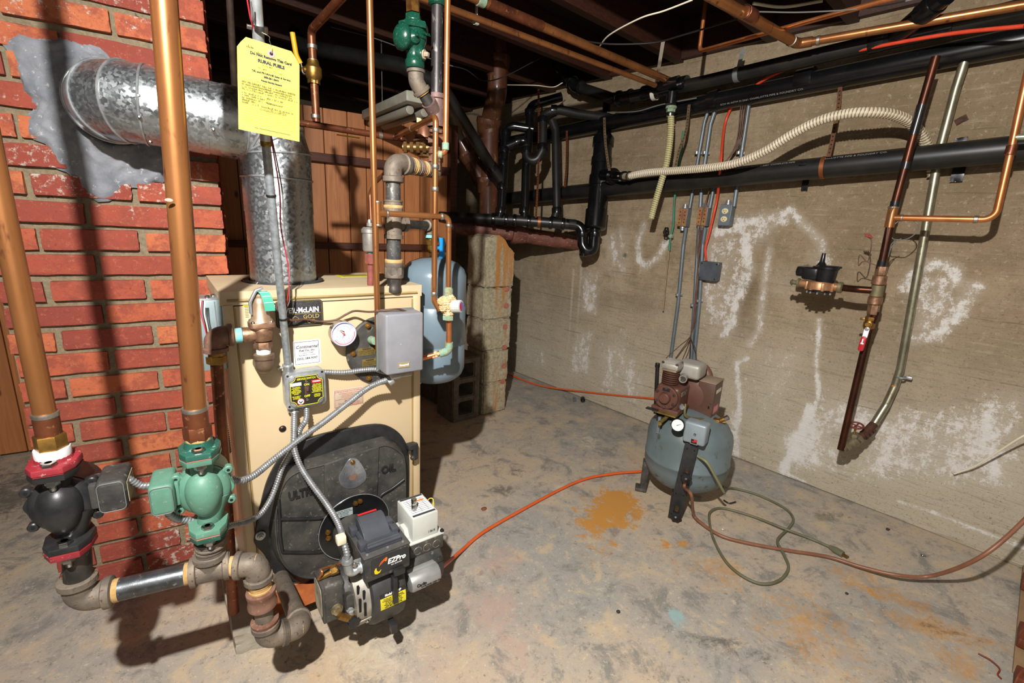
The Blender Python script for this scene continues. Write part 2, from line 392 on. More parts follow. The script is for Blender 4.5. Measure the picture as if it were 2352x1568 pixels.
def spline(pts, n=8):
    P = [Vector(p) for p in pts]; Q = [2 * P[0] - P[1]] + P + [2 * P[-1] - P[-2]]; out = []
    for i in range(1, len(Q) - 2):
        p0, p1, p2, p3 = Q[i - 1:i + 3]
        for k in range(n):
            t = k / n
            out.append(0.5 * ((2 * p1) + (-p0 + p2) * t + (2 * p0 - 5 * p1 + 4 * p2 - p3) * t * t + (-p0 + 3 * p1 - 3 * p2 + p3) * t ** 3))
    out.append(P[-1]); return out
def fillet(pts, r, n=7):
    P = [Vector(p) for p in pts]; out = [P[0]]
    for i in range(1, len(P) - 1):
        a, b, c = P[i - 1:i + 2]; u = (a - b); v = (c - b)
        ang = u.angle(v)
        rr = r[i] if isinstance(r, (list, tuple)) else r
        k = min(rr / math.tan(ang / 2) if ang < PI - 1e-3 else 0, u.length * .49, v.length * .49)
        if k < 1e-5: out.append(b); continue
        p1 = b + u.normalized() * k; p2 = b + v.normalized() * k
        R = k * math.tan(ang / 2); bis = (u.normalized() + v.normalized()).normalized()
        cen = b + bis * (R / math.sin(ang / 2))
        e1 = (p1 - cen); e2 = (p2 - cen); tot = e1.angle(e2)
        for j in range(n + 1):
            t = j / n
            out.append(cen + (e1 * math.sin((1 - t) * tot) + e2 * math.sin(t * tot)) / math.sin(tot))
    out.append(P[-1]); return out
def sweep(bm, pts, r, seg=14, caps=True, closed=False, up=None, sec=None):
    """tube along points; r a number or one per point; sec = optional list of (x,y) outline"""
    P = [Vector(p) for p in pts]; P = [P[0]] + [b for a, b in zip(P, P[1:]) if (b - a).length > 1e-6]
    T = []
    for i in range(len(P)):
        a = P[max(i - 1, 0)]; b = P[min(i + 1, len(P) - 1)]; T.append((b - a).normalized())
    x, y, _ = frame(T[0], up); rings = []
    for i, p in enumerate(P):
        if i:
            q = T[i - 1].rotation_difference(T[i]); x = q @ x; x = (x - x.dot(T[i]) * T[i]).normalized()
        y = T[i].cross(x); rr = r[i] if isinstance(r, (list, tuple)) else r
        if sec: rings.append([bm.verts.new(p + x * (sx * rr) + y * (sy * rr)) for sx, sy in sec])
        else: rings.append(ring(bm, p, x, y, rr, seg))
    skin(bm, rings, caps, closed); return bm
def resample(pts, step):
    P = [Vector(p) for p in pts]; out = [P[0]]; acc = 0
    L = [0]
    for a, b in zip(P, P[1:]): L.append(L[-1] + (b - a).length)
    n = max(int(L[-1] / step), 2); j = 0
    for k in range(1, n):
        s = L[-1] * k / n
        while L[j + 1] < s: j += 1
        t = (s - L[j]) / max(L[j + 1] - L[j], 1e-9); out.append(P[j].lerp(P[j + 1], t))
    out.append(P[-1]); return out
def ribbed(bm, pts, r, pitch, depth=0.14, seg=14, k=6):
    """corrugated flexible tube: a helix wound along the path"""
    P = resample(pts, pitch / k); T = []
    for i in range(len(P)): T.append((P[min(i + 1, len(P) - 1)] - P[max(i - 1, 0)]).normalized())
    x, y, _ = frame(T[0]); rings = []
    for i, p in enumerate(P):
        if i:
            q = T[i - 1].rotation_difference(T[i]); x = q @ x; x = (x - x.dot(T[i]) * T[i]).normalized()
        y = T[i].cross(x); row = []
        for s in range(seg):
            a = 2 * PI * s / seg; ph = 2 * PI * i / k + a
            rr = r * (1 - depth * (0.5 - 0.5 * math.cos(ph)) ** 1.5)
            row.append(bm.verts.new(p + x * (rr * math.cos(a)) + y * (rr * math.sin(a))))
        rings.append(row)
    skin(bm, rings, True); return bm
def prism(bm, outline, c, ax, ay, az, h, bev=0.0, seg=2, inset=0.0):
    """outline (x,y) on axes ax, ay at c, pushed along az by h"""
    t = bmesh.new(); vs = [t.verts.new((p[0], p[1], 0)) for p in outline]; f = t.faces.new(vs)
    r = bmesh.ops.extrude_face_region(t, geom=[f]); nv = [e for e in r['geom'] if isinstance(e, bmesh.types.BMVert)]
    for v in nv: v.co.z = h
    if inset:
        cx = sum(p[0] for p in outline) / len(outline); cy = sum(p[1] for p in outline) / len(outline)
        for v in nv: v.co.x = cx + (v.co.x - cx) * (1 - inset); v.co.y = cy + (v.co.y - cy) * (1 - inset)
    bmesh.ops.recalc_face_normals(t, faces=t.faces[:])
    if bev:
        es = [e for e in t.edges if all(abs(v.co.z - h) < 1e-7 for v in e.verts)] if bev > 0 else t.edges[:]
        bmesh.ops.bevel(t, geom=es, offset=abs(bev), segments=seg, affect='EDGES', profile=0.5)
    for v in t.verts: v.co = Vector(c) + ax * v.co.x + ay * v.co.y + az * v.co.z
    merge(bm, t); return bm
def rrect(w, h, r, n=5):
    out = []
    for cx, cy, a0 in ((w / 2 - r, h / 2 - r, 0), (-w / 2 + r, h / 2 - r, 90), (-w / 2 + r, -h / 2 + r, 180), (w / 2 - r, -h / 2 + r, 270)):
        for k in range(n + 1):
            a = math.radians(a0 + 90 * k / n); out.append((cx + r * math.cos(a), cy + r * math.sin(a)))
    return out
def circ(r, n=24, r2=None): return [(r * math.cos(2 * PI * i / n), (r2 or r) * math.sin(2 * PI * i / n)) for i in range(n)]
def hexp(r, rot=0): return [(r * math.cos(PI / 3 * i + rot), r * math.sin(PI / 3 * i + rot)) for i in range(6)]
def nut(bm, c, d, r, h, bev=0.1):
    x, y, d = frame(d); prism(bm, hexp(r), c, x, y, d, h, bev * r, 2); return bm
def text(name, s, c, ax, ay, size, mat, parent=None, bold=0.0, depth=0.0, align='CENTER', shear=0.0, xs=1.0, sp=1.0):
    cu = bpy.data.curves.new(name, 'FONT'); cu.body = s; cu.size = size; cu.align_x = align; cu.align_y = 'CENTER'
    cu.offset = bold; cu.extrude = depth; cu.shear = shear; cu.resolution_u = 2; cu.space_character = sp
    t = bpy.data.objects.new('tmp_text', cu); C.objects.link(t)
    dg = bpy.context.evaluated_depsgraph_get(); me = bpy.data.meshes.new_from_object(t.evaluated_get(dg))
    bpy.data.objects.remove(t); bpy.data.curves.remove(cu)
    bm = bmesh.new(); bm.from_mesh(me); bpy.data.meshes.remove(me)
    az = ax.cross(ay)
    for v in bm.verts: v.co = Vector(c) + ax * (v.co.x * xs) + ay * v.co.y + az * v.co.z
    return bm if parent is False else obj(name, bm, mat, parent, smooth=None)
def scribble(bm, c, ax, ay, L, hgt, n, seed, wdt=0.0006, az=None):
    """one line of handwriting: joined loops as a thin ink ribbon"""
    rr = random.Random(seed); az = az or ax.cross(ay); pts = []; x = 0
    while x < L:
        k = rr.random()
        top = hgt * (1.5 if k < .2 else .8); 
        for q in range(5):
            a = q / 5 * 2 * PI; pts.append((x + hgt * .28 * math.sin(a) + q * hgt * .10, (0.5 - 0.5 * math.cos(a)) * top * (.5 + .5 * rr.random())))
        x += hgt * (.45 + .35 * rr.random())
        if rr.random() < .16:
            yield_pts(bm, pts, c, ax, ay, az, wdt); pts = []; x += hgt * .7
    yield_pts(bm, pts, c, ax, ay, az, wdt); return bm
def yield_pts(bm, pts, c, ax, ay, az, wdt):
    if len(pts) < 3: return
    P = spline([Vector((p[0], p[1], 0)) for p in pts], 3); prev = None
    for i in range(len(P) - 1):
        t = (P[i + 1] - P[i]);
        if t.length < 1e-7: continue
        nn = Vector((-t.y, t.x, 0)).normalized() * wdt * .5
        q = [P[i] - nn, P[i] + nn, P[i + 1] + nn, P[i + 1] - nn]
        bm.faces.new([bm.verts.new(Vector(c) + ax * v.x + ay * v.y) for v in q])
def flat(bm, c, ax, ay, w_, h_):
    bm.faces.new([bm.verts.new(Vector(c) + ax * (sx * w_ / 2) + ay * (sy * h_ / 2)) for sx, sy in ((-1, -1), (1, -1), (1, 1), (-1, 1))]); return bm
def plate(bm, c, ax, ay, w_, h_, t=0.0006, r=0.002):
    prism(bm, rrect(w_, h_, min(r, w_ * .45, h_ * .45), 3), c, ax, ay, ax.cross(ay), t); return bm
def grid_mesh(p00, ux, uy, lx, ly, nx, ny, attrs, disp=None):
    """flat sheet with per-vertex stain and shade fields; attrs name -> f(X, Y arrays in the sheet's own metres)"""
    xs = np.linspace(0, lx, nx); ys = np.linspace(0, ly, ny); XX, YY = np.meshgrid(xs, ys)
    co = np.array(p00)[None, :] + XX.reshape(-1, 1) * np.array(ux)[None, :] + YY.reshape(-1, 1) * np.array(uy)[None, :]
    if disp is not None:
        nn = np.cross(np.array(ux), np.array(uy)); co = co + disp(XX, YY).reshape(-1, 1) * nn[None, :]
    idx = np.arange(nx * ny).reshape(ny, nx)
    f = np.stack([idx[:-1, :-1], idx[:-1, 1:], idx[1:, 1:], idx[1:, :-1]], -1).reshape(-1, 4)
    me = bpy.data.meshes.new('sheet'); me.from_pydata(co.tolist(), [], f.tolist())
    for k, fn in attrs.items():
        a = me.attributes.new(k, 'FLOAT', 'POINT'); a.data.foreach_set('value', np.clip(fn(XX, YY), 0, 1.3).astype(np.float32).ravel())
    for p in me.polygons: p.use_smooth = True
    return me
def blobs(XX, YY, L):
    """L: (x, y, rx, ry, angle_deg, strength)"""
    o = np.zeros_like(XX)
    for x, y, rx, ry, a, s in L:
        ca, sa = math.cos(math.radians(a)), math.sin(math.radians(a)); dx = XX - x; dy = YY - y
        u = (dx * ca + dy * sa) / rx; v = (-dx * sa + dy * ca) / ry
        o = np.maximum(o, s * np.exp(-(u * u + v * v) * 0.9))
    return o
def strokes(XX, YY, L):
    """L: (points, half width, strength): soft band along a polyline"""
    o = np.zeros_like(XX)
    for pts, wd, s in L:
        for (x0, y0), (x1, y1) in zip(pts, pts[1:]):
            dx, dy = x1 - x0, y1 - y0; t = np.clip(((XX - x0) * dx + (YY - y0) * dy) / (dx * dx + dy * dy + 1e-9), 0, 1)
            d2 = (XX - x0 - t * dx) ** 2 + (YY - y0 - t * dy) ** 2
            o = np.maximum(o, s * np.exp(-d2 / (wd * wd)))
    return o
def poly_fill(XX, YY, L):
    """L: (polygon, edge softness, strength)"""
    o = np.zeros_like(XX)
    for pts, soft, s in L:
        ins = np.zeros(XX.shape, bool); dist = np.full(XX.shape, 1e9); n = len(pts)
        for i in range(n):
            x0, y0 = pts[i]; x1, y1 = pts[(i + 1) % n]
            with np.errstate(divide='ignore', invalid='ignore'):
                cond = ((y0 > YY) != (y1 > YY)) & (XX < (x1 - x0) * (YY - y0) / (y1 - y0 + 1e-12) + x0)
            ins ^= cond
            dx, dy = x1 - x0, y1 - y0; t = np.clip(((XX - x0) * dx + (YY - y0) * dy) / (dx * dx + dy * dy + 1e-9), 0, 1)
            dist = np.minimum(dist, np.hypot(XX - x0 - t * dx, YY - y0 - t * dy))
        sd = np.where(ins, dist, -dist); o = np.maximum(o, s * np.clip(0.5 + sd / (2 * soft), 0, 1))
    return o

# ================================================================== THE SETTING
ZJ = 2.03
FX0, FY0 = -2.2, -0.5
def fz(px, py): p = PZ(px, py, 0); return (p.x - FX0, p.y - FY0)
def fb(px, py, r, s=1.0, r2=None, a=0): x, y = fz(px, py); return (x, y, r, r2 or r, a, s)
floor_at = {
 'orange': lambda X, Y: np.maximum(poly_fill(X, Y, [([fz(*p) for p in [(1368, 1132), (1400, 1118), (1440, 1122), (1466, 1146), (1470, 1172), (1442, 1202), (1398, 1214), (1386, 1236), (1352, 1228), (1322, 1208), (1345, 1170)]], .11, 1.0)]),
        blobs(X, Y, [fb(1380, 1262, .10, .42), fb(1345, 1285, .05, .4), fb(1530, 1255, .06, .5), fb(1572, 1248, .03, .62), fb(1400, 1085, .06, .42), fb(2010, 1360, .06, .45)])),
 'warm': lambda X, Y: blobs(X, Y, [fb(2060, 1370, .16, .7, .07, -60), fb(2140, 1440, .2, .75, .06, -50), fb(1960, 1320, .12, .6), fb(1650, 1310, .15, .55), fb(1860, 1440, .22, .55), fb(2200, 1520, .1, .6), fb(1200, 1010, .12, .3), fb(800, 1540, .2, .5), fb(1480, 1060, .12, .4)]),
 'pink': lambda X, Y: blobs(X, Y, [fb(1150, 1290, .10, .7), fb(1130, 1400, .12, .75), fb(1180, 1480, .12, .6), fb(1700, 1500, .08, .4), fb(1000, 1520, .2, .5), fb(300, 1350, .2, .4)]),
 'dark': lambda X, Y: blobs(X, Y, [fb(1150, 1125, .12, .7, .06, -20), fb(1190, 1080, .08, .55), fb(1100, 1035, .07, .6), fb(1250, 930, .12, .45), fb(1400, 1000, .12, .35), fb(1640, 1468, .14, .7, .03, -35), fb(1730, 1500, .09, .7, .03, -35), fb(60, 1120, .35, .75), fb(120, 1250, .15, .4), fb(1930, 1180, .12, .5, .05, -45), fb(2190, 1320, .2, .3), fb(2180, 1450, .12, .5, .05, -50), fb(1150, 1320, .10, .4), fb(1420, 1500, .05, .4), fb(1740, 1280, .03, .5, .012)]),
 'pale': lambda X, Y: blobs(X, Y, [fb(850, 1500, .2, .55), fb(1280, 1120, .10, .4), fb(1350, 1010, .12, .5), fb(2290, 1380, .12, .5), fb(1210, 1135, .06, .5, .02, -30), fb(1380, 1340, .05, .4), fb(1130, 1180, .05, .45)]),
 'blue': lambda X, Y: blobs(X, Y, [fb(1552, 1408, .035, .95), fb(1562, 1425, .05, .6), fb(1290, 1015, .06, .3), fb(1240, 1430, .2, .25)]),
 'green': lambda X, Y: blobs(X, Y, [fb(1895, 1185, .06, .85), fb(1610, 1430, .06, .5), fb(1400, 1290, .15, .4)]),
}
me = grid_mesh((FX0, FY0, 0), (1, 0, 0), (0, 1, 0), 5.2, 5.6, 430, 460, floor_at,
    lambda X, Y: 0.004 * np.sin(X * 1.7) * np.cos(Y * 1.3) - 0.004)
fo = bpy.data.objects.new('floor', me); me.materials.append(floormat); C.objects.link(fo); struct(fo)

WS0 = -0.9
def wz(px, py): p = PW(px, py); return (p.dot(WD) - WS0, p.z)
def wb(px, py, r, s=1.0, r2=None, a=0): x, y = wz(px, py); return (x, y, r, r2 or r, a, s)
def wp(*pts): return [wz(*p) for p in pts]
def wall_bloom(X, Y):
    st = [(wp((1478, 518), (1466, 555), (1468, 598), (1483, 612), (1512, 590), (1530, 555)), .030, .62), (wp((1405, 545), (1412, 590), (1432, 620)), .03, .50), (wp((1425, 525), (1428, 575)), .02, .55),
      (wp((1650, 535), (1697, 513), (1797, 500)), .045, .60), (wp((1706, 515), (1716, 600), (1724, 620), (1690, 690), (1681, 741), (1662, 768)), .034, .66),
      (wp((1768, 573), (1756, 640), (1748, 713), (1742, 762), (1722, 790)), .022, .60), (wp((1715, 822), (1692, 834), (1696, 888), (1700, 941), (1688, 1040)), .020, .72), (wp((1690, 955), (1690, 1035)), .032, .66),
      (wp((1768, 524), (1814, 482), (1858, 526), (1884, 552), (1902, 640)), .026, .62), (wp((1882, 735), (1880, 790), (1874, 830), (1878, 870), (1880, 905), (1872, 935)), .014, .74), (wp((1862, 940), (1835, 1005), (1812, 1050), (1797, 1080)), .032, .95),
      (wp((1790, 1080), (1850, 1108)), .010, .6), (wp((2062, 1151), (2150, 1180), (2352, 1258)), .010, .60), (wp((2086, 660), (2104, 622), (2150, 606), (2192, 614), (2198, 650)), .030, .60), (wp((2236, 660), (2182, 738), (2140, 772), (2090, 778)), .034, .58)]
    o = strokes(X, Y, st)
    P = [(wp((1862, 938), (1892, 905), (1960, 925), (2060, 945), (2150, 950), (2250, 930), (2352, 905), (2352, 1130), (2200, 1110), (2080, 1108), (1900, 1085), (1822, 1074), (1800, 1080)), .07, .60),
         (wp((1620, 540), (1700, 515), (1712, 600), (1702, 660), (1684, 770), (1640, 770), (1612, 720), (1600, 600)), .06, .44), (wp((1690, 515), (1800, 500), (1770, 560), (1720, 580)), .04, .46), (wp((2090, 640), (2190, 620), (2210, 690), (2150, 770), (2075, 770)), .04, .46),
         (wp((1720, 790), (1870, 760), (1850, 900), (1780, 1000), (1700, 1020)), .10, .30), (wp((1335, 615), (1378, 625), (1372, 720), (1335, 720)), .03, .48), (wp((1325, 755), (1365, 760), (1352, 860), (1300, 860)), .03, .46), (wp((1790, 1000), (1870, 950), (1930, 1085), (1800, 1078)), .05, .72),
         (wp((1370, 790), (1430, 770), (1480, 880), (1470, 940), (1380, 890)), .08, .42), (wp((1195, 780), (1270, 800), (1260, 860), (1195, 840)), .06, .36), (wp((1880, 560), (1915, 640), (1880, 680), (1850, 600)), .04, .40), (wp((1380, 530), (1440, 520), (1440, 620), (1400, 620)), .04, .40)]
    o = np.maximum(o, poly_fill(X, Y, P)) 
    hole = blobs(X, Y, [wb(1965, 1035, .07, .75), wb(1930, 1010, .05, .6), wb(2110, 1010, .08, .25)])
    return o * (1 - hole)
wall_at = {
 'bloom': wall_bloom,
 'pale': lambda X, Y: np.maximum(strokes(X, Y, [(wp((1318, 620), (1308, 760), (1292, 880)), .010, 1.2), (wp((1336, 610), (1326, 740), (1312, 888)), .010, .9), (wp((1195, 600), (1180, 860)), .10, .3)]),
        np.maximum(blobs(X, Y, [wb(1700, 850, .25, .6), wb(1440, 850, .3, .5), wb(2000, 1110, .4, .5, .06, -3), wb(1290, 780, .3, .35), wb(1800, 650, .1, .45), wb(2200, 900, .25, .35)]), np.clip(1.15 - Y * 1.15, 0, .85) + 0 * X)),  # last term paints stronger light into the wall colour towards the floor
 'damp_shade': lambda X, Y: blobs(X, Y, [wb(1470, 700, .16, .8, .07), wb(1712, 690, .055, 1.1, .16, 0), wb(2020, 800, .25, .55), wb(1970, 860, .1, .5), wb(2250, 820, .25, .5), wb(1240, 850, .2, .4), wb(1390, 690, .1, .6), wb(2000, 300, .6, .75), wb(1500, 330, .5, .6), wb(2300, 350, .4, .7), wb(1950, 560, .3, .5), wb(1640, 590, .03, .6)]),  # damp stains; the upper blobs put shade and brown aggregate into the colour
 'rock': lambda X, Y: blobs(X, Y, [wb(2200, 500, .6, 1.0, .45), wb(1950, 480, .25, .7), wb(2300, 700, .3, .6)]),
 'soot': lambda X, Y: np.maximum(blobs(X, Y, [wb(1435, 586, .022, 1.0), wb(1852, 618, .035, 1.0), wb(2160, 1148, .05, .5, .012, -10), wb(2230, 1168, .08, .55, .014, -10), wb(2100, 1020, .06, .4), wb(2320, 1080, .04, .4), wb(1930, 1010, .03, .3)]),
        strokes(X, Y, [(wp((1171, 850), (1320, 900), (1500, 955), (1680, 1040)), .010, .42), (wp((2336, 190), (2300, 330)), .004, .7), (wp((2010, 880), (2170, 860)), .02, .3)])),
}
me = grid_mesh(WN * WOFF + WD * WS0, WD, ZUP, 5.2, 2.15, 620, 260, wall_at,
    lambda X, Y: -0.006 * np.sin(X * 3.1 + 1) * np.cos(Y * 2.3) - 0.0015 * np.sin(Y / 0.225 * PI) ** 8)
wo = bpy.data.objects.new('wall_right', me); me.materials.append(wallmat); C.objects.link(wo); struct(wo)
# far end of the cellar and the lit partition seen left of the chimney
bm = new(); box(bm, WN * 1.2 + WD * 4.25 + Vector((0, 0, 1.07)), (3.4, .1, 2.15), (WN, WD, ZUP)); struct(obj('wall_far', bm, M('dim_concrete', '#6f6656', '#5a5040', scale=5, rough=.95, bump=.4), None, None))
# subfloor over the joists
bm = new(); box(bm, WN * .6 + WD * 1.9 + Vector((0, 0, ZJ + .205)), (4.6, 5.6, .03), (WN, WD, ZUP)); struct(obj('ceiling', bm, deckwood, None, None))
# sill beam on top of the concrete wall
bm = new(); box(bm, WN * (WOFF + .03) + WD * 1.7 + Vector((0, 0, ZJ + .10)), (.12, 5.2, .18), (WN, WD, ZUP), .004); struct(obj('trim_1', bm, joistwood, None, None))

# knotty pine partition behind the boiler: vertical boards in a mesh of its own, rails over them
PYW = 2.87
bm = new(); tl = bm.verts.layers.float.new('tone'); x = -1.75; k = 0
while x < 1.22:
    wd = 0.098 if k % 3 else 0.125
    n0 = len(bm.verts); box(bm, (x + wd / 2, PYW + .009, .86), (wd - .004, .018, 1.70), None, .002, 1)
    bm.verts.ensure_lookup_table(); tv = random.random()
    for v in bm.verts[n0:]: v[tl] = tv
    x += wd; k += 1
railwood = mat_wood('rail_wood', '#3c190b', '#4c220f', '#5e2e16', (1.2, 14, 14)); pw = struct(obj('wall_back', bm, panelwood, None, None))
for zz, hh in ((1.455, .045), (0.99, .035)):
    bm = new(); box(bm, (-.28, PYW - .022, zz), (3.0, .04, hh), None, .003); obj('rail', bm, railwood, pw, None)
bm = new(); box(bm, (1.24, PYW - .01, .86), (.045, .09, 1.72), None, .003); obj('end_post', bm, railwood, pw, None)

# floor joists
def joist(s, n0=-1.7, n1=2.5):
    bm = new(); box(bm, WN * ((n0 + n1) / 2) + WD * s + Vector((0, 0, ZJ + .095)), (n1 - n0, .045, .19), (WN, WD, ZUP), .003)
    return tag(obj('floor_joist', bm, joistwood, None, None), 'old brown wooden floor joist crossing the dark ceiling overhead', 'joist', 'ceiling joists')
js = []
for p in ((1400, 70), (1700, 52), (1925, 33)): js.append(PZ(p[0], p[1], ZJ).dot(WD) - .02)
s0 = js[0]; 
for k in range(1, 6): js.append(s0 + .46 * k)
js.sort()
for k, s_ in enumerate(js):
    o = joist(s_); o['label'] = (('first', 'second', 'third', 'fourth', 'fifth', 'sixth', 'seventh', 'eighth')[k] + ' brown wooden ceiling joist counted from the top right corner towards the back')

# ================================================================== BRICK CHIMNEY
CHY = 1.68
ch = thing('brick_chimney', 'red brick chimney with grey cement patch around the flue pipe', 'chimney', (-.26, CHY + .25, 0))
bm = new(); box(bm, (-.258, CHY + .256, 1.07), (.500, .488, 2.14)); obj('mortar', bm, mortar, ch, None)
bm = new(); tl = bm.verts.layers.float.new('tone'); bl = bm.verts.layers.float.new('bloom')
CRS = 0.0677; z0 = 1.0945 - 16 * CRS; rr = random.Random(3)
def one_brick(x0, x1, z, y0=CHY, depth=.05):
    n0 = len(bm.verts); jz = rr.uniform(-.002, .002); hh = CRS - .0150 + rr.uniform(-.003, .002); yy = y0 + rr.uniform(-.003, .002)
    t = bmesh.new(); bmesh.ops.create_cube(t, size=1)
    bmesh.ops.bevel(t, geom=t.edges[:], offset=.02, segments=1, affect='EDGES')
    tw = rr.uniform(-.003, .003)
    for v in t.verts:
        v.co = Vector(((x0 + x1) / 2 + v.co.x * (x1 - x0), yy + depth / 2 + v.co.y * depth, z + jz + hh / 2 + v.co.z * hh))
        v.co.z += tw * (v.co.x - x0) / .2; v.co += Vector((rr.uniform(-1, 1), rr.uniform(-1, 1), rr.uniform(-1, 1))) * .0011
    bmesh.ops.subdivide_edges(t, edges=[e for e in t.edges if e.calc_length() > .03], cuts=5, use_grid_fill=True)
    for v in t.verts:
        if v.co.y < yy + .004: v.co += Vector((rr.uniform(-1, 1), rr.uniform(-1, 1) * 1.0, rr.uniform(-1, 1))) * .0011
    merge(bm, t); bm.verts.ensure_lookup_table(); tv = rr.random()
    for v in bm.verts[n0:]:
        v[tl] = tv
        # smears of lime near the flue and salt at the foot
        d = math.hypot((v.co.x + .22) / .28, (v.co.z - 1.42) / .24)
        b = max(0, 0.52 * (1 - abs(d - .95) * 1.7)) if v.co.x < -.04 else 0.0
        if z > 1.72: b = max(b, .22)
        if v.co.z < .34: b = max(b, .36 * math.exp(-((v.co.x + .22) / .13) ** 2) + .14)
        if tv > .8: b = max(b, .22)
        v[bl] = b
for r in range(0, 32):
    z = z0 + r * CRS + .006
    if z > 2.1: break
    even = (r % 2 == 0)
    js_ = [-.002, -.098, -.310, -.513] if even else [-.002, -.204, -.416, -.513]
    for a, b in zip(js_, js_[1:]):
        sh = rr.uniform(-.004, .004)
        one_brick(b + .0075 + (sh if b > -.5 else rr.uniform(-.008, .006)), a - .0075 + (.006 if a > -.01 else sh), z)
    # right-hand return of the corner
    x0 = -.002
o = obj('bricks', bm, brick, ch, True, 30)
bm = new()
for r in range(0, 32):
    z = z0 + r * CRS + .006
    if z > 2.1: break
    ys = [CHY + .055, CHY + .16, CHY + .37, CHY + .5] if r % 2 else [CHY + .055, CHY + .265, CHY + .475]
    for a, b in zip(ys, ys[1:]): 
        box(bm, (-.012, (a + b) / 2, z + .0275), (.03, b - a - .01, CRS - .013), None, .003, 1)
obj('side_bricks', bm, brick, ch, None)
# cement collar smeared on the face round the flue mouth
FC = Vector((-.222, CHY, 1.398))
bm = new(); rr = random.Random(11); rings = []
NR = 9; NA = 72; amp = [rr.uniform(-1, 1) for _ in range(12)]
def outr(a):
    # radius of the smear by direction, wider to the lower right
    b = .172 + .02 * math.sin(3 * a + 1) + .014 * math.sin(7 * a + 2) + .008 * math.sin(13 * a)
    b += .035 * max(0, math.cos(a + 1.2)) + .02 * max(0, math.cos(a - PI)) - .055 * max(0, math.cos(a - .9)) ; return b
for i in range(NR):
    t = i / (NR - 1); row = []
    for k in range(NA):
        a = 2 * PI * k / NA; R = .080 + (outr(a) - .080) * t
        hgt = .034 * (1 - t) ** 1.6 + .0035 + .004 * math.sin(a * 9 + t * 14) * math.sin(t * 9) + rr.uniform(-.0022, .0022) * (1 if i < NR - 1 else 0) + .006 * math.sin(a * 3 + t * 7) * (1 - t)
        if i == NR - 1: hgt = -.004; R *= 1 + rr.uniform(-.04, .04)
        if i == 0: hgt = .0
        row.append(bm.verts.new(FC + Vector((R * math.cos(a), -hgt, R * math.sin(a)))))
    rings.append(row)
skin(bm, rings, False)
bmesh.ops.subdivide_edges(bm, edges=bm.edges[:], cuts=1, use_grid_fill=True)
for v in bm.verts: v.co.y += rr.uniform(-.0022, .0022)
obj('cement_collar', bm, cement_grey, ch, True, 180)
# ================================================================== FLUE PIPE
fl = thing('flue_pipe', 'spangled galvanized steel flue pipe rising from the boiler into the brick chimney', 'flue pipe', (.138, 1.54, .963))
R = .0885
A = Vector((.138, 1.54, 0)); zt = 1.372
duct_dir = (Vector((-.205, 1.542, 1.400)) - Vector((.138, 1.54, zt))).normalized()
bm = new(); sweep(bm, [A + Vector((0, 0, .955)), A + Vector((0, 0, 1.175))], R, 48, False); obj('lower_section', bm, galv, fl, True, 30)
bm = new(); sweep(bm, [A + Vector((0, 0, 1.155)), A + Vector((0, 0, 1.245))], R + .0015, 48, False); obj('coupling_section', bm, galv, fl, True, 30)
# upper elbow in gores
P0 = A + Vector((0, 0, 1.24)); P3 = A + Vector((0, 0, zt)) + duct_dir * .125
el = fillet([P0, A + Vector((0, 0, zt)), P3], .118, 3)
bm = new(); sweep(bm, el, R + .002, 48, False); obj('elbow', bm, galv, fl, True, 12)
for i in range(1, len(el) - 1):
    d = (el[i + 1] - el[i - 1]).normalized(); x, y, _ = frame(d)
    bm = new(); pts = [el[i] + (x * math.cos(2 * PI * k / 48) + y * math.sin(2 * PI * k / 48)) * (R + .003) * (1.0) for k in range(48)]
    sweep(bm, pts + pts[:1], .0028, 8, False); obj('elbow_bead', bm, zinc, fl)
bm = new()
for zz in (1.247, ):
    x, y, _ = frame(ZUP); pts = [A + Vector((0, 0, zz)) + (x * math.cos(2 * PI * k / 48) + y * math.sin(2 * PI * k / 48)) * (R + .0025) for k in range(48)]
    sweep(bm, pts + pts[:1], .003, 8, False)
obj('seam_bead', bm, zinc, fl)
D1 = P3 + duct_dir * .080
bm = new(); sweep(bm, [P3 - duct_dir * .02, D1], R, 48, False); obj('duct_section', bm, galv, fl, True, 30)
bm = new(); lathe(bm, D1 - duct_dir * .055, duct_dir, [(0, R + .0015), (.01, R + .002), (.055, R + .001)], 48, None, False); obj('crimped_joint', bm, galv, fl)
FCI = Vector((-.222, CHY + .015, 1.398))
el2 = fillet([D1, Vector((-.213, 1.54, D1.z + .010)), FCI], .13, 3)
bm = new(); sweep(bm, el2, R + .002, 48, False); obj('mouth_elbow', bm, galv, fl, True, 12)
for i in (1, 2, 3, len(el2) - 2):
    i = min(i, len(el2) - 2)
    d = (el2[i + 1] - el2[i - 1]).normalized(); x, y, _ = frame(d)
    bm = new(); pts = [el2[i] + (x * math.cos(2 * PI * k / 48) + y * math.sin(2 * PI * k / 48)) * (R + .003) for k in range(48)]
    sweep(bm, pts + pts[:1], .0028, 8, False); obj('mouth_bead', bm, zinc, fl)
for q in (PY(318, 219, 1.45), PY(320, 268, 1.45), PY(345, 325, 1.46), PY(490, 297, 1.44), PY(665, 462, 1.46), PY(590, 650, 1.46)):
    c = q; bm = new(); lathe(bm, c, Vector((0, -1, 0)), [(-.012, .004), (.0, .004), (.003, .002)], 8); obj('screw', bm, steel, fl)

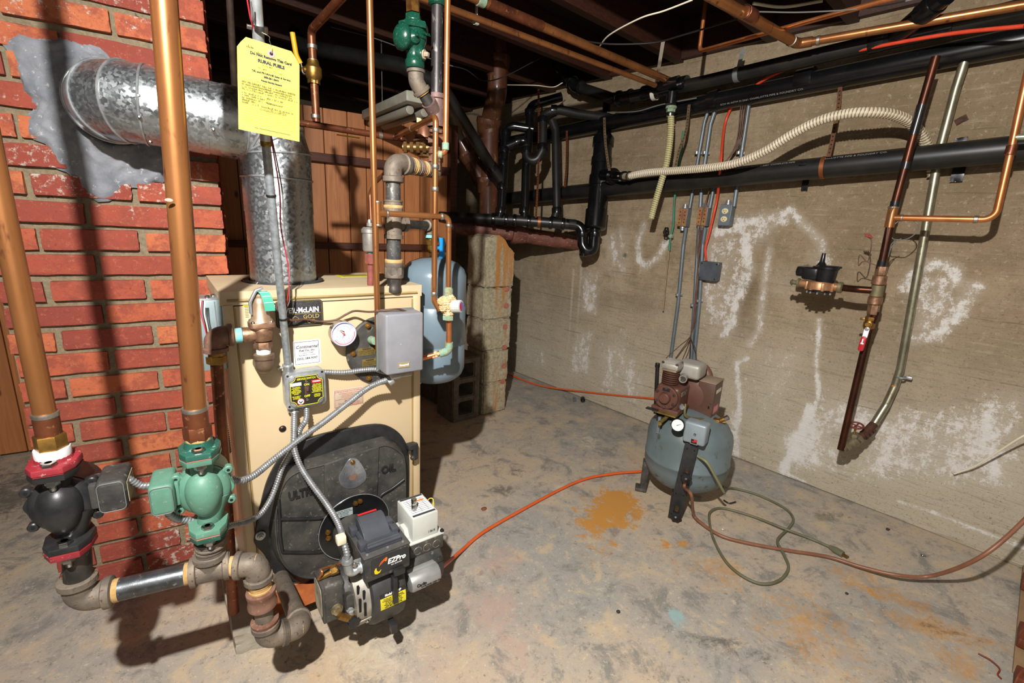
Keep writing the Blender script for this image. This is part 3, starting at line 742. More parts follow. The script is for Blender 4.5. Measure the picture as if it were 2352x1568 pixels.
# ================================================================== BOILER
AO = -BV; FRM = (BU, AO, ZUP)
def L3(a, off, z): return BL(a, -off, z)
def ab(px, py, off): p = PB(px, py, off); return ((p - BA).dot(BU), p.z)
def Z1(u, v): return (520 + u / 2.852, 950 + v / 2.852)
def Z2(u, v): return (730 + u / 4.613, 1120 + v / 4.613)
BW, BD, ZT, ZB = .527, .345, .962, .062
boiler = thing('boiler', 'beige enamelled steel heating boiler with a black cast burner door, standing on a concrete pad', 'boiler', L3(BW / 2, -BD / 2, .061))
bm = new(); box(bm, L3(BW / 2, -.006, (ZB + .925) / 2), (BW - .05, .02, .925 - ZB), FRM, .003); obj('front_panel', bm, beige, boiler)
for a in (.0125, BW - .0125):
    bm = new(); box(bm, L3(a, -.004, (ZB + .93) / 2), (.024, .028, .93 - ZB), FRM, .004); obj('corner_strip', bm, beige, boiler)
for a in (.027, BW - .027):
    bm = new(); box(bm, L3(a, .0045, (ZB + .92) / 2), (.004, .003, .92 - ZB), FRM); obj('seam', bm, beige_dark, boiler)
for a, nm in ((.002, 'left_side_panel'), (BW - .002, 'right_side_panel')):
    bm = new(); box(bm, L3(a, -.012 - BD / 2, (ZB + .93) / 2), (.004, BD - .03, .93 - ZB), FRM, .001)
    if a < .1:
        for k in range(9): box(bm, L3(-.002, -.10 - k * .03, .885), (.006, .012, .045), FRM, .002, 1)
    obj(nm, bm, beige, boiler)
bm = new(); box(bm, L3(BW / 2, -BD - .0, (ZB + .93) / 2), (BW, .006, .93 - ZB), FRM); obj('back_panel', bm, beige, boiler)
# lid with a hole for the flue collar
bm = new()
lc = Vector((.138, 1.54, 0)); la = (lc - BA).dot(BU); lb = (lc - BA).dot(BV)
N = 48; ot = []; it = []
for k in range(N):
    t = 2 * PI * k / N; c, s = math.cos(t), math.sin(t)
    it.append((la + .112 * c, lb + .112 * s))
    # outer rectangle hit by the same direction
    cand = []
    if c > 1e-9: cand.append((BW + .004 - la) / c)
    if c < -1e-9: cand.append((-.004 - la) / c)
    if s > 1e-9: cand.append((BD + .004 - lb) / s)
    if s < -1e-9: cand.append((-.006 - lb) / s)
    r_ = min(cand); ot.append((la + r_ * c, lb + r_ * s))
def snap(L):
    for cx in (-.004, BW + .004):
        for cy in (-.006, BD + .004):
            i = min(range(N), key=lambda i: (L[i][0] - cx) ** 2 + (L[i][1] - cy) ** 2); L[i] = (cx, cy)
snap(ot)
def rg(L, z): return [bm.verts.new(BL(a, b, z)) for a, b in L]
skin(bm, [rg(it, .945), rg(it, ZT), rg(ot, ZT), rg(ot, .928), rg([(la + (a - la) * .97, lb + (b - lb) * .97) for a, b in ot], .928)], False)
obj('lid', bm, beige_dust, boiler, True, 25)
bm = new(); sweep(bm, [L3(.012, .0075, .940), L3(BW - .012, .0075, .940)], .0035, 8); obj('lid_lip', bm, beige_dark, boiler)
bm = new(); lathe(bm, Vector((.138, 1.54, .90)), ZUP, [(0, .108), (.066, .108), (.066, .094), (.0, .094)], 48, None, False); obj('flue_collar', bm, blk_dust, boiler)
q = PZ(815, 633, ZT + .001); bm = new(); box(bm, q, (.11, .06, .0012), (BU, BV, ZUP)); lb_ = obj('lid_label', bm, yellowlabel, boiler, None)
bm = new()
for k in range(3): box(bm, q + BV * (.02 - k * .02) + Vector((0, 0, .0008)), (.09, .006, .0006), (BU, BV, ZUP))
obj('print', bm, ink, lb_, None)
for p in (Z1(368, 98),):
    c = PB(*p, .004); bm = new(); lathe(bm, c, AO, [(0, .0095), (.002, .0092), (.005, .006), (.0058, .001)], 20); s = obj('panel_screw', bm, M('dark_screw', '#4a3c38', rough=.4, metal=.8), boiler)
    bm = new(); box(bm, c + AO * .0056, (.009, .0012, .002), FRM); box(bm, c + AO * .0056, (.002, .0012, .009), FRM); obj('slot', bm, dark_hole, s, None)
# nameplate
c = (PB(637, 697, .004) + PB(735, 741, .004)) / 2 + BU * .001
bm = new(); prism(bm, rrect(.118, .072, .009), c, BU, ZUP, AO, .004, .001); np_ = obj('nameplate', bm, M('crackle_black', '#232325', '#3b3a3c', scale=260, rough=.5, bump=.6, bscale=300), boiler)
bm = new(); O = rrect(.112, .066, .007)
sweep(bm, [c + AO * .0045 + BU * x + ZUP * y for x, y in O + O[:1]], .0009, 6, False); obj('gold_border', bm, M('gold_line', '#8d7c4e', rough=.4, metal=.6), np_)
text('nameplate_text', 'WEIL·McLAIN', c + AO * .0046 + ZUP * .009 + BU * .002, BU, ZUP, .0195, inkwhite, np_, bold=.0006, depth=.0003, xs=.80)
text('nameplate_gold', 'GOLD', c + AO * .0046 + ZUP * -.009 + BU * .028, BU, ZUP, .015, inkgold, np_, depth=.0003)
text('nameplate_oil', 'OIL', c + AO * .0046 + ZUP * -.0225 + BU * .028, BU, ZUP, .015, inkgold, np_, depth=.0003)
bm = new(); box(bm, c + AO * .0046 + ZUP * .0 + BU * .002, (.10, .0006, .0008), FRM)
P_ = [(-.030, -.028), (-.018, -.010), (-.012, -.022), (-.004, -.012), (-.012, -.006), (-.018, -.010)]
sweep(bm, [c + AO * .0046 + BU * x + ZUP * y for x, y in P_], .0006, 5); obj('nameplate_rule', bm, inkgold, np_, None)
# service sticker
c = PB(705, 809, .0035); tl_ = -.02
bm = new(); prism(bm, rrect(.072, .070, .003), c, BU, ZUP, AO, .0006); st = obj('service_sticker', bm, whitepaper, boiler)
bm = new()
for dx, dz, w1, h1 in ((0, .031, .062, .0009), (0, -.031, .062, .0009), (-.031, 0, .0009, .062), (.031, 0, .0009, .062)): box(bm, c + AO * .001 + BU * dx + ZUP * dz, (w1, .0004, h1), FRM)
obj('sticker_border', bm, ink, st, None)
for s_, dz, sz, shx in (('Continental', .0165, .0120, .25), ('Fuel Co., Inc.', .0065, .0078, .25), ('313 FRONT STREET', -.0010, .0040, 0), ('BRIDGEPORT, CT 06606', -.0070, .0040, 0), ('(203) 384-9097', -.0165, .0085, 0)):
    text('sticker_text', s_, c + AO * .0011 + ZUP * dz, BU, ZUP, sz, ink if sz > .005 else M('grey_print', '#8a8f96', rough=.6), st, shear=shx, depth=.0002, bold=.0001)
# instruction sticker
c = PB(801, 912, .0035)
bm = new(); prism(bm, rrect(.089, .058, .003), c, BU, ZUP, AO, .0005); st = obj('instruction_sticker', bm, creampaper, boiler)
bm = new(); rp = M('faded_red_print', '#c8605a', rough=.6)
for dx, dz, w1, h1 in ((0, .025, .081, .0007), (0, -.025, .081, .0007), (-.0405, 0, .0007, .05), (.0405, 0, .0007, .05)): box(bm, c + AO * .0009 + BU * dx + ZUP * dz, (w1, .0004, h1), FRM)
obj('sticker_border', bm, rp, st, None)
for s_, dz, sz, shx, al in (('IF THE OIL BURNER FAILS TO OPERATE', .0205, .0046, 0, 0), ('1. Be sure thermostat is set above room temp.', .0150, .0032, 0, 0), ('2. Be sure remote switch is on.', .0108, .0032, 0, 0), ('3. Press reset button ONCE ONLY.', .0066, .0032, 0, 0), ('4. Be sure there is oil in the tank.', .0024, .0032, 0, 0),
        ('IF BURNER STILL FAILS TO OPERATE - CALL FOR SERVICE', -.0030, .0031, 0, 0), ('384-9097', -.0090, .0070, 0, 0), ('Continental Fuel Co., Inc.', -.0160, .0062, .3, 0), ('313 Front Street            Bridgeport, CT 06606', -.0220, .0032, 0, 0)):
    text('sticker_text', s_, c + AO * .001 + ZUP * dz, BU, ZUP, sz, rp if dz != -.009 else M('dark_red_print', '#8a2a38', rough=.6), st, shear=shx, depth=.0002)
# yellow paper behind the relief valve
c = PB(590, 705, .0035); bm = new(); prism(bm, rrect(.062, .066, .001), c, BU, ZUP, AO, .0004); st = obj('yellow_notice', bm, M('ochre_paper', '#e6cf48', '#dcc23c', scale=5, rough=.7), boiler)
bm = new()
for k in range(14): box(bm, c + AO * .0008 + BU * -.0235 + ZUP * (.028 - k * .004), (.008, .0003, .0014), FRM)
obj('notice_print', bm, M('olive_print', '#7a6a2a', rough=.7), st, None)
# round cover plate behind the aquastat
def ell(c, r, off0, off1, m, nm, par, bev=.002):
    bm = new(); lathe(bm, c + AO * off0, AO, [(0, r), (off1 - off0 - bev, r), (off1 - off0, r - bev)], 56); return obj(nm, bm, m, par)
cc = (PB(797, 820, .01) + PB(917, 990, .01)) * .5
a0, z0_ = .345, .715
p1 = ab(796, 820, .01); p3 = ab(898, 872, .01); p2 = ab(842, 735, .01)
# circle through three rim points
def circ3(a, b, c):
    ax, ay = a; bx, by = b; cx, cy = c; d = 2 * (ax * (by - cy) + bx * (cy - ay) + cx * (ay - by))
    ux = ((ax * ax + ay * ay) * (by - cy) + (bx * bx + by * by) * (cy - ay) + (cx * cx + cy * cy) * (ay - by)) / d
    uy = ((ax * ax + ay * ay) * (cx - bx) + (bx * bx + by * by) * (ax - cx) + (cx * cx + cy * cy) * (bx - ax)) / d
    return ux, uy, math.hypot(ax - ux, ay - uy)
ca, cz, cr = circ3(p1, p2, p3)
cover = ell(L3(ca, 0, cz), cr, .004, .018, blk_dust, 'cover_plate', boiler, .004)
for p in ((845, 748), (811, 811), (847, 867)):
    c = PB(*p, .018); bm = new(); lathe(bm, c, AO, [(0, .0085), (.0015, .0085), (.0015, .0070)], 20); nut(bm, c + AO * .0015, AO, .0072, .006); lathe(bm, c + AO * .0075, AO, [(0, .0040), (.003, .0035)], 12)
    obj('cover_bolt', bm, brass, cover, True, 25)
for (p, w1, h1) in (((842, 807), .050, .022), ((849, 832), .044, .022)):
    c = PB(*p, .0185); bm = new(); prism(bm, rrect(w1, h1, .001), c, BU, ZUP, AO, .0006); wl_ = obj('warning_label', bm, M('brass_label', '#a08a4a', '#8a763e', scale=30, rough=.4, metal=.5), cover)
    text('warning_word', 'WARNING', c + AO * .0009 + ZUP * (h1 / 2 - .0035), BU, ZUP, .0050, ink, wl_, depth=.0002, bold=.0002)
    bm = new()
    for k in range(5): scribble(bm, c + AO * .0009 - BU * (w1 / 2 - .002) + ZUP * (h1 / 2 - .0085 - k * .0028), BU, ZUP, w1 - .004, .0013, 1, k + int(w1 * 1000), .0004)
    obj('warning_lines', bm, ink, wl_, None)
c = PB(856, 782, .03); bm = new(); lathe(bm, c - AO * .014, AO, [(0, .0115), (.010, .012), (.014, .0125), (.022, .010), (.03, .009)], 18); obj('well_nut', bm, verdigris, cover)

# ---- cast door
def outl(L, off): return [ab(*Z1(*p), off) for p in L]
FL = outl([(1190, 700), (1195, 300), (1165, 170), (1090, 95), (980, 68), (780, 100), (600, 140), (450, 200), (350, 290), (270, 430), (222, 600), (185, 780), (185, 850), (250, 925), (300, 1030), (400, 1092), (560, 1108), (900, 1110), (1180, 1000)], .010)
def smooth_loop(P, n=4):
    V = [Vector((p[0], p[1], 0)) for p in P]; o = []
    m = len(V)
    for i in range(m):
        p0, p1, p2, p3 = V[i - 1], V[i], V[(i + 1) % m], V[(i + 2) % m]
        for k in range(n):
            t = k / n; q = 0.5 * ((2 * p1) + (-p0 + p2) * t + (2 * p0 - 5 * p1 + 4 * p2 - p3) * t * t + (-p0 + 3 * p1 - 3 * p2 + p3) * t ** 3); o.append((q.x, q.y))
    return o
def OB(L, c0, off0, h, bev, inset=0.0, bm=None, seg=3):
    bm = bm or new(); prism(bm, L, L3(0, off0, 0), BU, ZUP, AO, h, bev, seg, inset); return bm
door = obj('burner_door', OB(smooth_loop(FL), 0, .003, .012, .004), blk_paint, boiler, True, 40)
BO = outl([(1178, 700), (1178, 330), (1140, 245), (1065, 205), (1000, 212), (820, 265), (640, 330), (480, 372), (385, 440), (337, 560), (318, 700), (332, 900), (395, 1020), (490, 1078), (640, 1085), (1000, 1070), (1165, 980)], .058)
bm = new(); s1 = smooth_loop(BO)
gx = sum(p[0] for p in s1) / len(s1); gz = sum(p[1] for p in s1) / len(s1)
big = [(gx + (x - gx) * 1.045, gz + (z - gz) * 1.045) for x, z in s1]
inn = [(gx + (x - gx) * .965, gz + (z - gz) * .965) for x, z in s1]
R4 = []
for Ls, off in ((big, .010), (big, .016), (s1, .050), ([(gx + (x - gx) * .993, gz + (z - gz) * .993) for x, z in s1], .057), ([(gx + (x - gx) * .982, gz + (z - gz) * .982) for x, z in s1], .058), (inn, .0545)):
    R4.append([bm.verts.new(L3(a, off, z)) for a, z in Ls])
skin(bm, R4, True); obj('door_body', bm, blk_dust, door, True, 40)
# raised centre band, ribs, lettering
CB = outl([(640, 335), (1000, 214), (990, 520), (960, 620), (640, 760)], .0585)
obj('centre_band', OB(CB, 0, .052, .008, .002), blk_dust, door, True, 30)
bm = new()
for L_ in ([(345, 690), (480, 688), (625, 682), (655, 662)], [(368, 905), (480, 908), (600, 905), (648, 895)], [(1165, 428), (1090, 485), (1012, 535), (990, 600)], [(342, 560), (350, 690), (352, 800), (368, 905)]):
    sweep(bm, spline([PB(*Z1(*p), .0575) for p in L_], 6), .0045, 10)
    obj('rib', bm, blk_paint, door); bm = new()
bm.free()
zt1 = (-.004)
text('cast_lettering', 'ULTRA', PB(*Z1(500, 520), .0565), BU, ZUP, .034, blk_paint, door, bold=.0012, depth=.002, xs=.72)
text('cast_lettering', 'OIL', PB(*Z1(1062, 362), .0565), BU, ZUP, .036, blk_paint, door, bold=.0008, depth=.002, xs=.85)
# inspection shutter
T = [ab(*Z1(*p), .060) for p in [(828, 288), (862, 300), (895, 345), (915, 395), (905, 440), (850, 480), (790, 488), (750, 465), (735, 415), (758, 370), (795, 305)]]
sh_ = obj('inspection_shutter', OB(smooth_loop(T), 0, .0595, .003, .001), M('scratched_shutter', '#c8ccd4', '#a8acb4', '#7a5a48', scale=50, rough=.3, metal=.85), door)
c = PB(*Z1(832, 415), .0632); bm = new(); prism(bm, circ(.0125, 20, .010), c, BU, ZUP, AO, .0003); obj('rust_spot', bm, iron_rust, sh_)
c = PB(*Z1(828, 318), .0635); bm = new(); lathe(bm, c, AO, [(0, .007), (.002, .007), (.002, .0055), (.006, .005)], 16); obj('shutter_screw', bm, brass, sh_)
# round mounting flange of the burner
pa, pb_, pc = ab(*Z1(605, 830), .062), ab(*Z1(880, 526), .062), ab(*Z1(1063, 655), .062)
fa, fz_, fr = circ3(pa, pb_, pc)
flange = ell(L3(fa, 0, fz_), fr, .054, .064, M('gloss_black', '#121214', '#1c1c1e', scale=18, rough=.25), 'burner_flange', door, .002)
bm = new(); pts = [L3(fa + fr * math.cos(t), .0635, fz_ + fr * math.sin(t)) for t in [2 * PI * k / 64 for k in range(65)]]; sweep(bm, pts, .0013, 6, False); obj('flange_rim', bm, zinc, flange)
for p in ((845, 585), (875, 572), (665, 775), (668, 812)):
    c = PB(*Z1(*p), .064); bm = new(); lathe(bm, c, AO, [(0, .0078), (.002, .0078)], 16); nut(bm, c + AO * .002, AO, .0062, .005); obj('flange_nut', bm, brass, flange, True, 25)
c = PB(*Z1(772, 650), .0645); bm = new(); prism(bm, rrect(.050, .024, .002), c, BU, ZUP, AO, .0005); sl = obj('silver_label', bm, M('pale_foil', '#b4c0c0', rough=.4, metal=.2), flange)
for k, s_ in enumerate(('SCALEN GOLD OIL', 'BURNER SPECIFICATION', 'FOR BOILERS', 'SEE MANUAL')):
    text('foil_text', s_, c + AO * .0008 + ZUP * (.0078 - k * .0052), BU, ZUP, .0044, ink, sl, depth=.0002)
c = L3(*((lambda q: (q[0], .016, q[1]))(ab(*Z1(222, 795), .016))))
bm = new(); lathe(bm, c, AO, [(0, .013), (.004, .013), (.004, .009), (.012, .0085), (.012, .005), (.016, .005)], 20); obj('door_bolt', bm, zinc, door)
c = PB(*Z1(1215, 215), .03); bm = new(); box(bm, c + AO * -.004, (.034, .030, .020), FRM, .006); lathe(bm, c + BU * .010 - ZUP * .045, ZUP, [(0, .011), (.05, .011), (.054, .009)], 18); obj('hinge', bm, blk_paint, door)
c = PB(*Z1(1212, 278), .03) + AO * .009; bm = new(); lathe(bm, c, AO, [(0, .0085), (.006, .008), (.009, .005)], 16); obj('hinge_bolt', bm, iron_blk, door)

# ================================================================== OIL BURNER
burner = thing('oil_burner', 'black oil burner on the boiler door with a flame logo and silver capacitor', 'burner', L3(.27, .26, .10))
bm = new(); cyl(bm, L3(.27, .060, .235), L3(.27, .20, .215), .052, 32); cyl(bm, L3(.27, .18, .215), L3(.27, .24, .20), .075, 32, .085); obj('air_tube', bm, blk_dust, burner)
bm = new()
lathe(bm, L3(.232, .262, .195), BU, [(0, .088), (.004, .096), (.012, .099), (.080, .099), (.088, .096), (.094, .086)], 56)
obj('fan_housing', bm, M('sooty_casting', '#3a3a3c', '#55524c', scale=9, rough=.55, metal=.4, bump=.2, bscale=90), burner)
for c_, s_ in (((.287, .360, .235), (.012, .020, .075)), ((.287, .345, .108), (.016, .03, .026)), ((.300, .361, .283), (.03, .012, .016))): bm = new(); box(bm, L3(*c_), s_, FRM, .002); obj('housing_rib', bm, blk_paint, burner, True, 30)
bm = new(); lathe(bm, L3(.196, .262, .195), BU, [(0, .070), (.0, .082), (.036, .084), (.036, .070)], 48); ab_ = obj('air_band', bm, alum, burner)
bm = new()
for k in range(4):
    t = math.radians(35 - k * 11); c = L3(.204 + (k % 2) * .012, .262 + .0835 * math.cos(t), .195 + .0835 * math.sin(t)); box(bm, c, (.006, .004, .040), (BU, AO, ZUP), .001, 1)
obj('air_slot', bm, dark_hole, ab_, None)
bm = new(); t = math.radians(-28); box(bm, L3(.217, .262 + .085 * math.cos(t), .195 + .085 * math.sin(t)), (.040, .004, .022), (BU, Vector((AO * math.cos(t) + ZUP * math.sin(t))), (ZUP * math.cos(t) - AO * math.sin(t))), .0015); obj('band_tab', bm, alum, ab_)
c = L3(.222, .262 + .088 * math.cos(t), .195 + .088 * math.sin(t)); bm = new(); lathe(bm, c, AO * math.cos(t) + ZUP * math.sin(t), [(0, .005), (.003, .004)], 12); obj('band_screw', bm, steel, ab_)
# pump on the left of the fan
bm = new(); cyl(bm, L3(.178, .262, .205), L3(.200, .262, .205), .058, 32, .062, .003); obj('pump_flange', bm, blk_dust, burner)
bm = new(); box(bm, L3(.155, .262, .215), (.052, .082, .112), FRM, .010, 3); box(bm, L3(.130, .262, .215), (.008, .078, .106), FRM, .003); pump = obj('fuel_pump', bm, blk_dust, burner, True, 30)
bm = new(); prism(bm, rrect(.066, .088, .016), L3(.1255, .262, .215), AO, ZUP, -BU, .001); obj('pump_label', bm, M('worn_label', '#bdb49c', '#8a8270', scale=30, rough=.6), pump)
c = L3(.158, .303, .196); bm = new(); lathe(bm, c, AO, [(0, .0145), (.004, .0145)], 20); nut(bm, c + AO * .004, AO, .0125, .007); obj('pump_cap', bm, M('old_nut', '#b8ac88', '#6a5a40', scale=60, rough=.5, metal=.6), pump, True, 25)
c = L3(.185, .303, .228); bm = new(); lathe(bm, c, AO, [(0, .012), (.012, .012), (.012, .006), (.008, .006)], 20, None, False); obj('pump_port', bm, iron_blk, pump)
c = L3(.188, .312, .190); bm = new(); nut(bm, c, AO, .0105, .010); cyl(bm, c + AO * .008 - ZUP * .004, c + AO * .012 - ZUP * .030, .006, 12); nut(bm, c - ZUP * .026 + AO * .006, -ZUP, .008, .006); obj('pump_fitting', bm, zinc, pump, True, 25)
kc = PB(*Z2(378, 1410), .335)
bm = new(); cyl(bm, kc - BU * .032 - AO * .01 + ZUP * .026, kc - BU * .006 - AO * .004 + ZUP * .006, .0085, 16); nut(bm, kc - AO * .018, AO, .013, .012); cyl(bm, kc - AO * .01, kc + AO * .006, .005, 12); vb = obj('valve_body', bm, brass, burner, True, 25)
bm = new(); K = [(.0155 * (1 + .07 * math.cos(8 * 2 * PI * k / 64)) * math.cos(2 * PI * k / 64), .0155 * (1 + .07 * math.cos(8 * 2 * PI * k / 64)) * math.sin(2 * PI * k / 64)) for k in range(64)]
prism(bm, K, kc, BU, ZUP, AO, .009, .002); obj('valve_knob', bm, blk_plastic, vb)
# junction housing and EZPro badge
zj0, zj1, oj0, oj1, aj0, aj1 = .282, .350, .235, .357, .213, .332
bm = new(); box(bm, L3((aj0 + aj1) / 2, (oj0 + oj1) / 2, (zj0 + zj1) / 2), (aj1 - aj0, oj1 - oj0, zj1 - zj0), FRM, .004); jb = obj('junction_housing', bm, blk_dust, burner, True, 30)
bm = new(); box(bm, L3((aj0 + aj1) / 2, (oj0 + oj1) / 2, zj1 + .0015), (aj1 - aj0 + .002, oj1 - oj0 + .002, .003), FRM, .001); obj('cover_lid', bm, M('dusty_lid', '#3c3c3e', '#524f4b', scale=20, rough=.6), jb)
for a, o in ((.225, .345), (.318, .345), (.277, .345)):
    bm = new(); lathe(bm, L3(a, o, zj1 + .003), ZUP, [(0, .0035), (.0015, .003)], 12); obj('lid_screw', bm, zinc, jb)
mid = L3((aj0 + aj1) / 2 + .006, oj1 + .0005, (zj0 + zj1) / 2 + .004)
bm = new(); prism(bm, rrect(.098, .048, .006), mid, BU, ZUP, AO, .0012, .0004); bd = obj('badge', bm, M('badge_black', '#2a2a2c', rough=.4), jb)
text('badge_text', 'EZPro', mid + AO * .0016 + BU * .016 + ZUP * .002, BU, ZUP, .0195, inkwhite, bd, bold=.0006, depth=.0004, shear=.22, xs=.95)
text('badge_small_text', 'OIL BURNER', mid + AO * .0016 + BU * .016 - ZUP * .010, BU, ZUP, .0042, inkwhite, bd, depth=.0003, xs=1.25)
def crescent(c, pts, m, nm, par):
    bm = new(); prism(bm, pts, c, BU, ZUP, AO, .0006); return obj(nm, bm, m, par)
sw1 = [(-.030, -.001), (-.025, .008), (-.018, .014), (-.011, .018), (-.008, .016), (-.009, .011), (-.012, .006), (-.014, .009), (-.017, .009), (-.023, .004)]
sw2 = [(-.041, -.018), (-.042, -.010), (-.039, -.004), (-.036, -.003), (-.036, -.008), (-.034, -.013), (-.030, -.016), (-.024, -.012), (-.028, -.019), (-.035, -.021)]
crescent(mid + AO * .0014, sw1, orangeprint, 'flame_mark', bd); crescent(mid + AO * .0014, sw2, M('flame_yellow', '#e8c818', rough=.5), 'flame_mark', bd)
crescent(mid + AO * .0022, [(-.028, .002), (-.023, .009), (-.017, .014), (-.012, .016), (-.018, .012), (-.024, .006)], redpla, 'flame_mark', bd)
# ignition transformer on top
def trz(prof, a0_, a1_, m, nm, par):
    bm = new(); t = bmesh.new(); A_ = [t.verts.new(L3(a0_, o, z)) for o, z in prof]; B_ = [t.verts.new(L3(a1_, o, z)) for o, z in prof]
    skin(t, [A_, B_]); bmesh.ops.recalc_face_normals(t, faces=t.faces[:]); bmesh.ops.bevel(t, geom=t.edges[:], offset=.0025, segments=2, affect='EDGES'); merge(bm, t); return obj(nm, bm, m, par, True, 35)
plas = M('igniter_plastic', '#3e4148', '#4a4d54', scale=10, rough=.42)
ig = trz([(.240, .352), (.240, .392), (.247, .398), (.262, .398), (.275, .392), (.297, .380), (.310, .366), (.318, .364), (.322, .352)], .232, .300, plas, 'igniter', burner)
trz([(.238, .352), (.238, .366), (.340, .366), (.340, .352)], .224, .318, plas, 'igniter_base', ig)
for a, o in ((.222, .250), (.222, .318), (.312, .262), (.312, .30)): bm = new(); box(bm, L3(a, o, .364), (.018, .026, .022), FRM, .003); obj('igniter_lug', bm, plas, ig, True, 35)
for o in (.326, .336): bm = new(); cyl(bm, L3(.228, o, .364), L3(.314, o, .364), .005, 12); obj('igniter_ridge', bm, plas, ig, True, 35)
bm = new(); box(bm, L3(.262, .243, .3995), (.05, .006, .0015), FRM); rl = obj('red_strip', bm, redpla, ig, None)
# black switch box with the light grey control on top
bz0, bz1 = .243, .286
bm = new(); box(bm, L3(.412, .238, (bz0 + bz1) / 2), (.104, .112, bz1 - bz0), FRM, .004); swb = obj('switch_box', bm, blk_dust, burner, True, 30)
for a in (.383, .412, .441):
    c = L3(a, .2945, .264); bm = new(); pts = [c + BU * .0115 * math.cos(t) + ZUP * .0115 * math.sin(t) for t in [2 * PI * k / 24 for k in range(22)]]; sweep(bm, pts, .0006, 5); obj('knockout', bm, alum, swb)
bm = new(); box(bm, L3(.412, .236, bz1 + .002), (.108, .114, .005), FRM, .002); ct = obj('burner_control', bm, lightgrey, burner, True, 30)
bm = new(); box(bm, L3(.411, .232, .325), (.078, .106, .074), FRM, .003); cb_ = obj('control_case', bm, lightgrey, ct, True, 30)
bm = new(); t = [( .0, 0), (.052, 0), (.040, .022), (.012, .022)]; prism(bm, [(o - .026, z) for o, z in t], L3(.372, .238, .292), AO, ZUP, -BU, .012, .002); obj('case_bulge', bm, lightgrey, ct)
bm = new(); box(bm, L3(.411, .232, .3625), (.068, .096, .0008), FRM); cl = obj('control_label', bm, whitepaper, ct, None)
bm = new()
box(bm, L3(.411, .276, .3634), (.068, .008, .0006), FRM); box(bm, L3(.411, .188, .3634), (.068, .008, .0006), FRM)
for k in range(8): box(bm, L3(.411, .262 - k * .0085, .3633), (.062, .0007, .0005), FRM)
for k in range(3): box(bm, L3(.392 + k * .020, .232, .3633), (.0006, .066, .0005), FRM)
obj('label_lines', bm, M('label_ink', '#3a3c40', rough=.6), cl, None)
bm = new(); box(bm, L3(.424, .212, .3636), (.030, .006, .0005), FRM); obj('orange_bar', bm, orangeprint, cl, None)
text('control_mark', '( 0619', L3(.430, .2858, .305), BU, ZUP, .010, ink, ct, depth=.0003, xs=.8)
c = L3(.394, .246, .362); bm = new(); lathe(bm, c, ZUP, [(0, .0075), (.016, .0075), (.018, .0068), (.020, .0078), (.034, .0078), (.036, .0068)], 20); obj('reset_button', bm, steel, ct)
for k in range(2):
    bm = new(); sweep(bm, spline([L3(.449, .215, .300), L3(.466, .222 - k * .008, .322 + .004 * k), L3(.470, .215, .352), L3(.462, .205, .352), L3(.452, .203, .335)], 6), .0013, 6); obj('yellow_wire', bm, M('yellow_wire', '#e8d04a', rough=.4), ct)
bm = new()
for a in (.357, .463): lathe(bm, L3(a, .285, .288), ZUP, [(0, .006), (.006, .006), (.010, .003)], 12)
obj('ear_screw', bm, blk_plastic, ct)
bm = new(); cyl(bm, L3(.326, .258, .195), L3(.455, .258, .195), .062, 36, None, .006); obj('motor', bm, blk_dust, burner)
bm = new(); box(bm, L3(.40, .29, .225), (.10, .06, .012), FRM, .003); obj('motor_bracket', bm, iron_blk, burner)
bm = new(); cyl(bm, L3(.338, .330, .205), L3(.428, .330, .205), .0265, 32, None, .008); box(bm, L3(.383, .318, .218), (.088, .028, .028), FRM, .008); cp = obj('capacitor_cover', bm, M('silver_shell', '#b4b4b2', '#9c9c9a', scale=20, rough=.4, metal=.5), burner)
text('capacitor_text', 'Carlin', L3(.366, .3570, .208), BU, ZUP, .0130, ink, cp, bold=.0003, depth=.0006, xs=.9)
text('capacitor_small_text', 'BURNER MOTOR · MODEL 98022', L3(.394, .3568, .199), BU, ZUP, .0040, ink, cp, depth=.0006)
text('capacitor_small_text', '120V 60HZ 3450RPM', L3(.394, .3560, .1935), BU, ZUP, .0036, ink, cp, depth=.0006)
# yellow label on the fan housing (bent round it)
def bent(a0_, a1_, t0, t1, R_, m, nm, par, n=8, ca_=.262, cz_=.195):
    bm = new(); r1 = []
    for i in range(n + 1):
        t = math.radians(t0 + (t1 - t0) * i / n); r1.append([bm.verts.new(L3(a, ca_ + rr_ * math.cos(t), cz_ + rr_ * math.sin(t))) for a, rr_ in ((a0_, R_), (a1_, R_), (a1_, R_ - .001), (a0_, R_ - .001))])
    skin(bm, r1); return obj(nm, bm, m, par, True, 30)
yl = bent(.250, .318, -4, 14, .1004, yellowlabel, 'yellow_label', burner)
bent(.250, .318, 14, 20, .1004, M('label_black', '#242426', rough=.5), 'label_header', yl)
text('label_heading', 'Model EZ-1HP', L3(.284, .262 + .1008 * math.cos(math.radians(17)), .195 + .1008 * math.sin(math.radians(17))), BU, (ZUP * math.cos(math.radians(17)) - AO * math.sin(math.radians(17))), .0085, inkwhite, yl, depth=.0003, shear=.2, xs=.85, bold=.0002)
for k in range(7):
    t = math.radians(11.5 - k * 2.2); text('label_line', ('Oil Burner USA & Canada', 'Combustion Equipment Corp', 'Firing Rate .60 to 1.65 GPH', 'Use no heavier than No 2 oil', 'Motor 120V 60Hz  Ignition 120V', 'Install clearance see manual', 'Made in East Longmeadow MA')[k], L3(.284, .262 + .1008 * math.cos(t), .195 + .1008 * math.sin(t)), BU, (ZUP * math.cos(t) - AO * math.sin(t)), .0052 if k < 2 else .0040, ink, yl, depth=.0003, xs=.95)
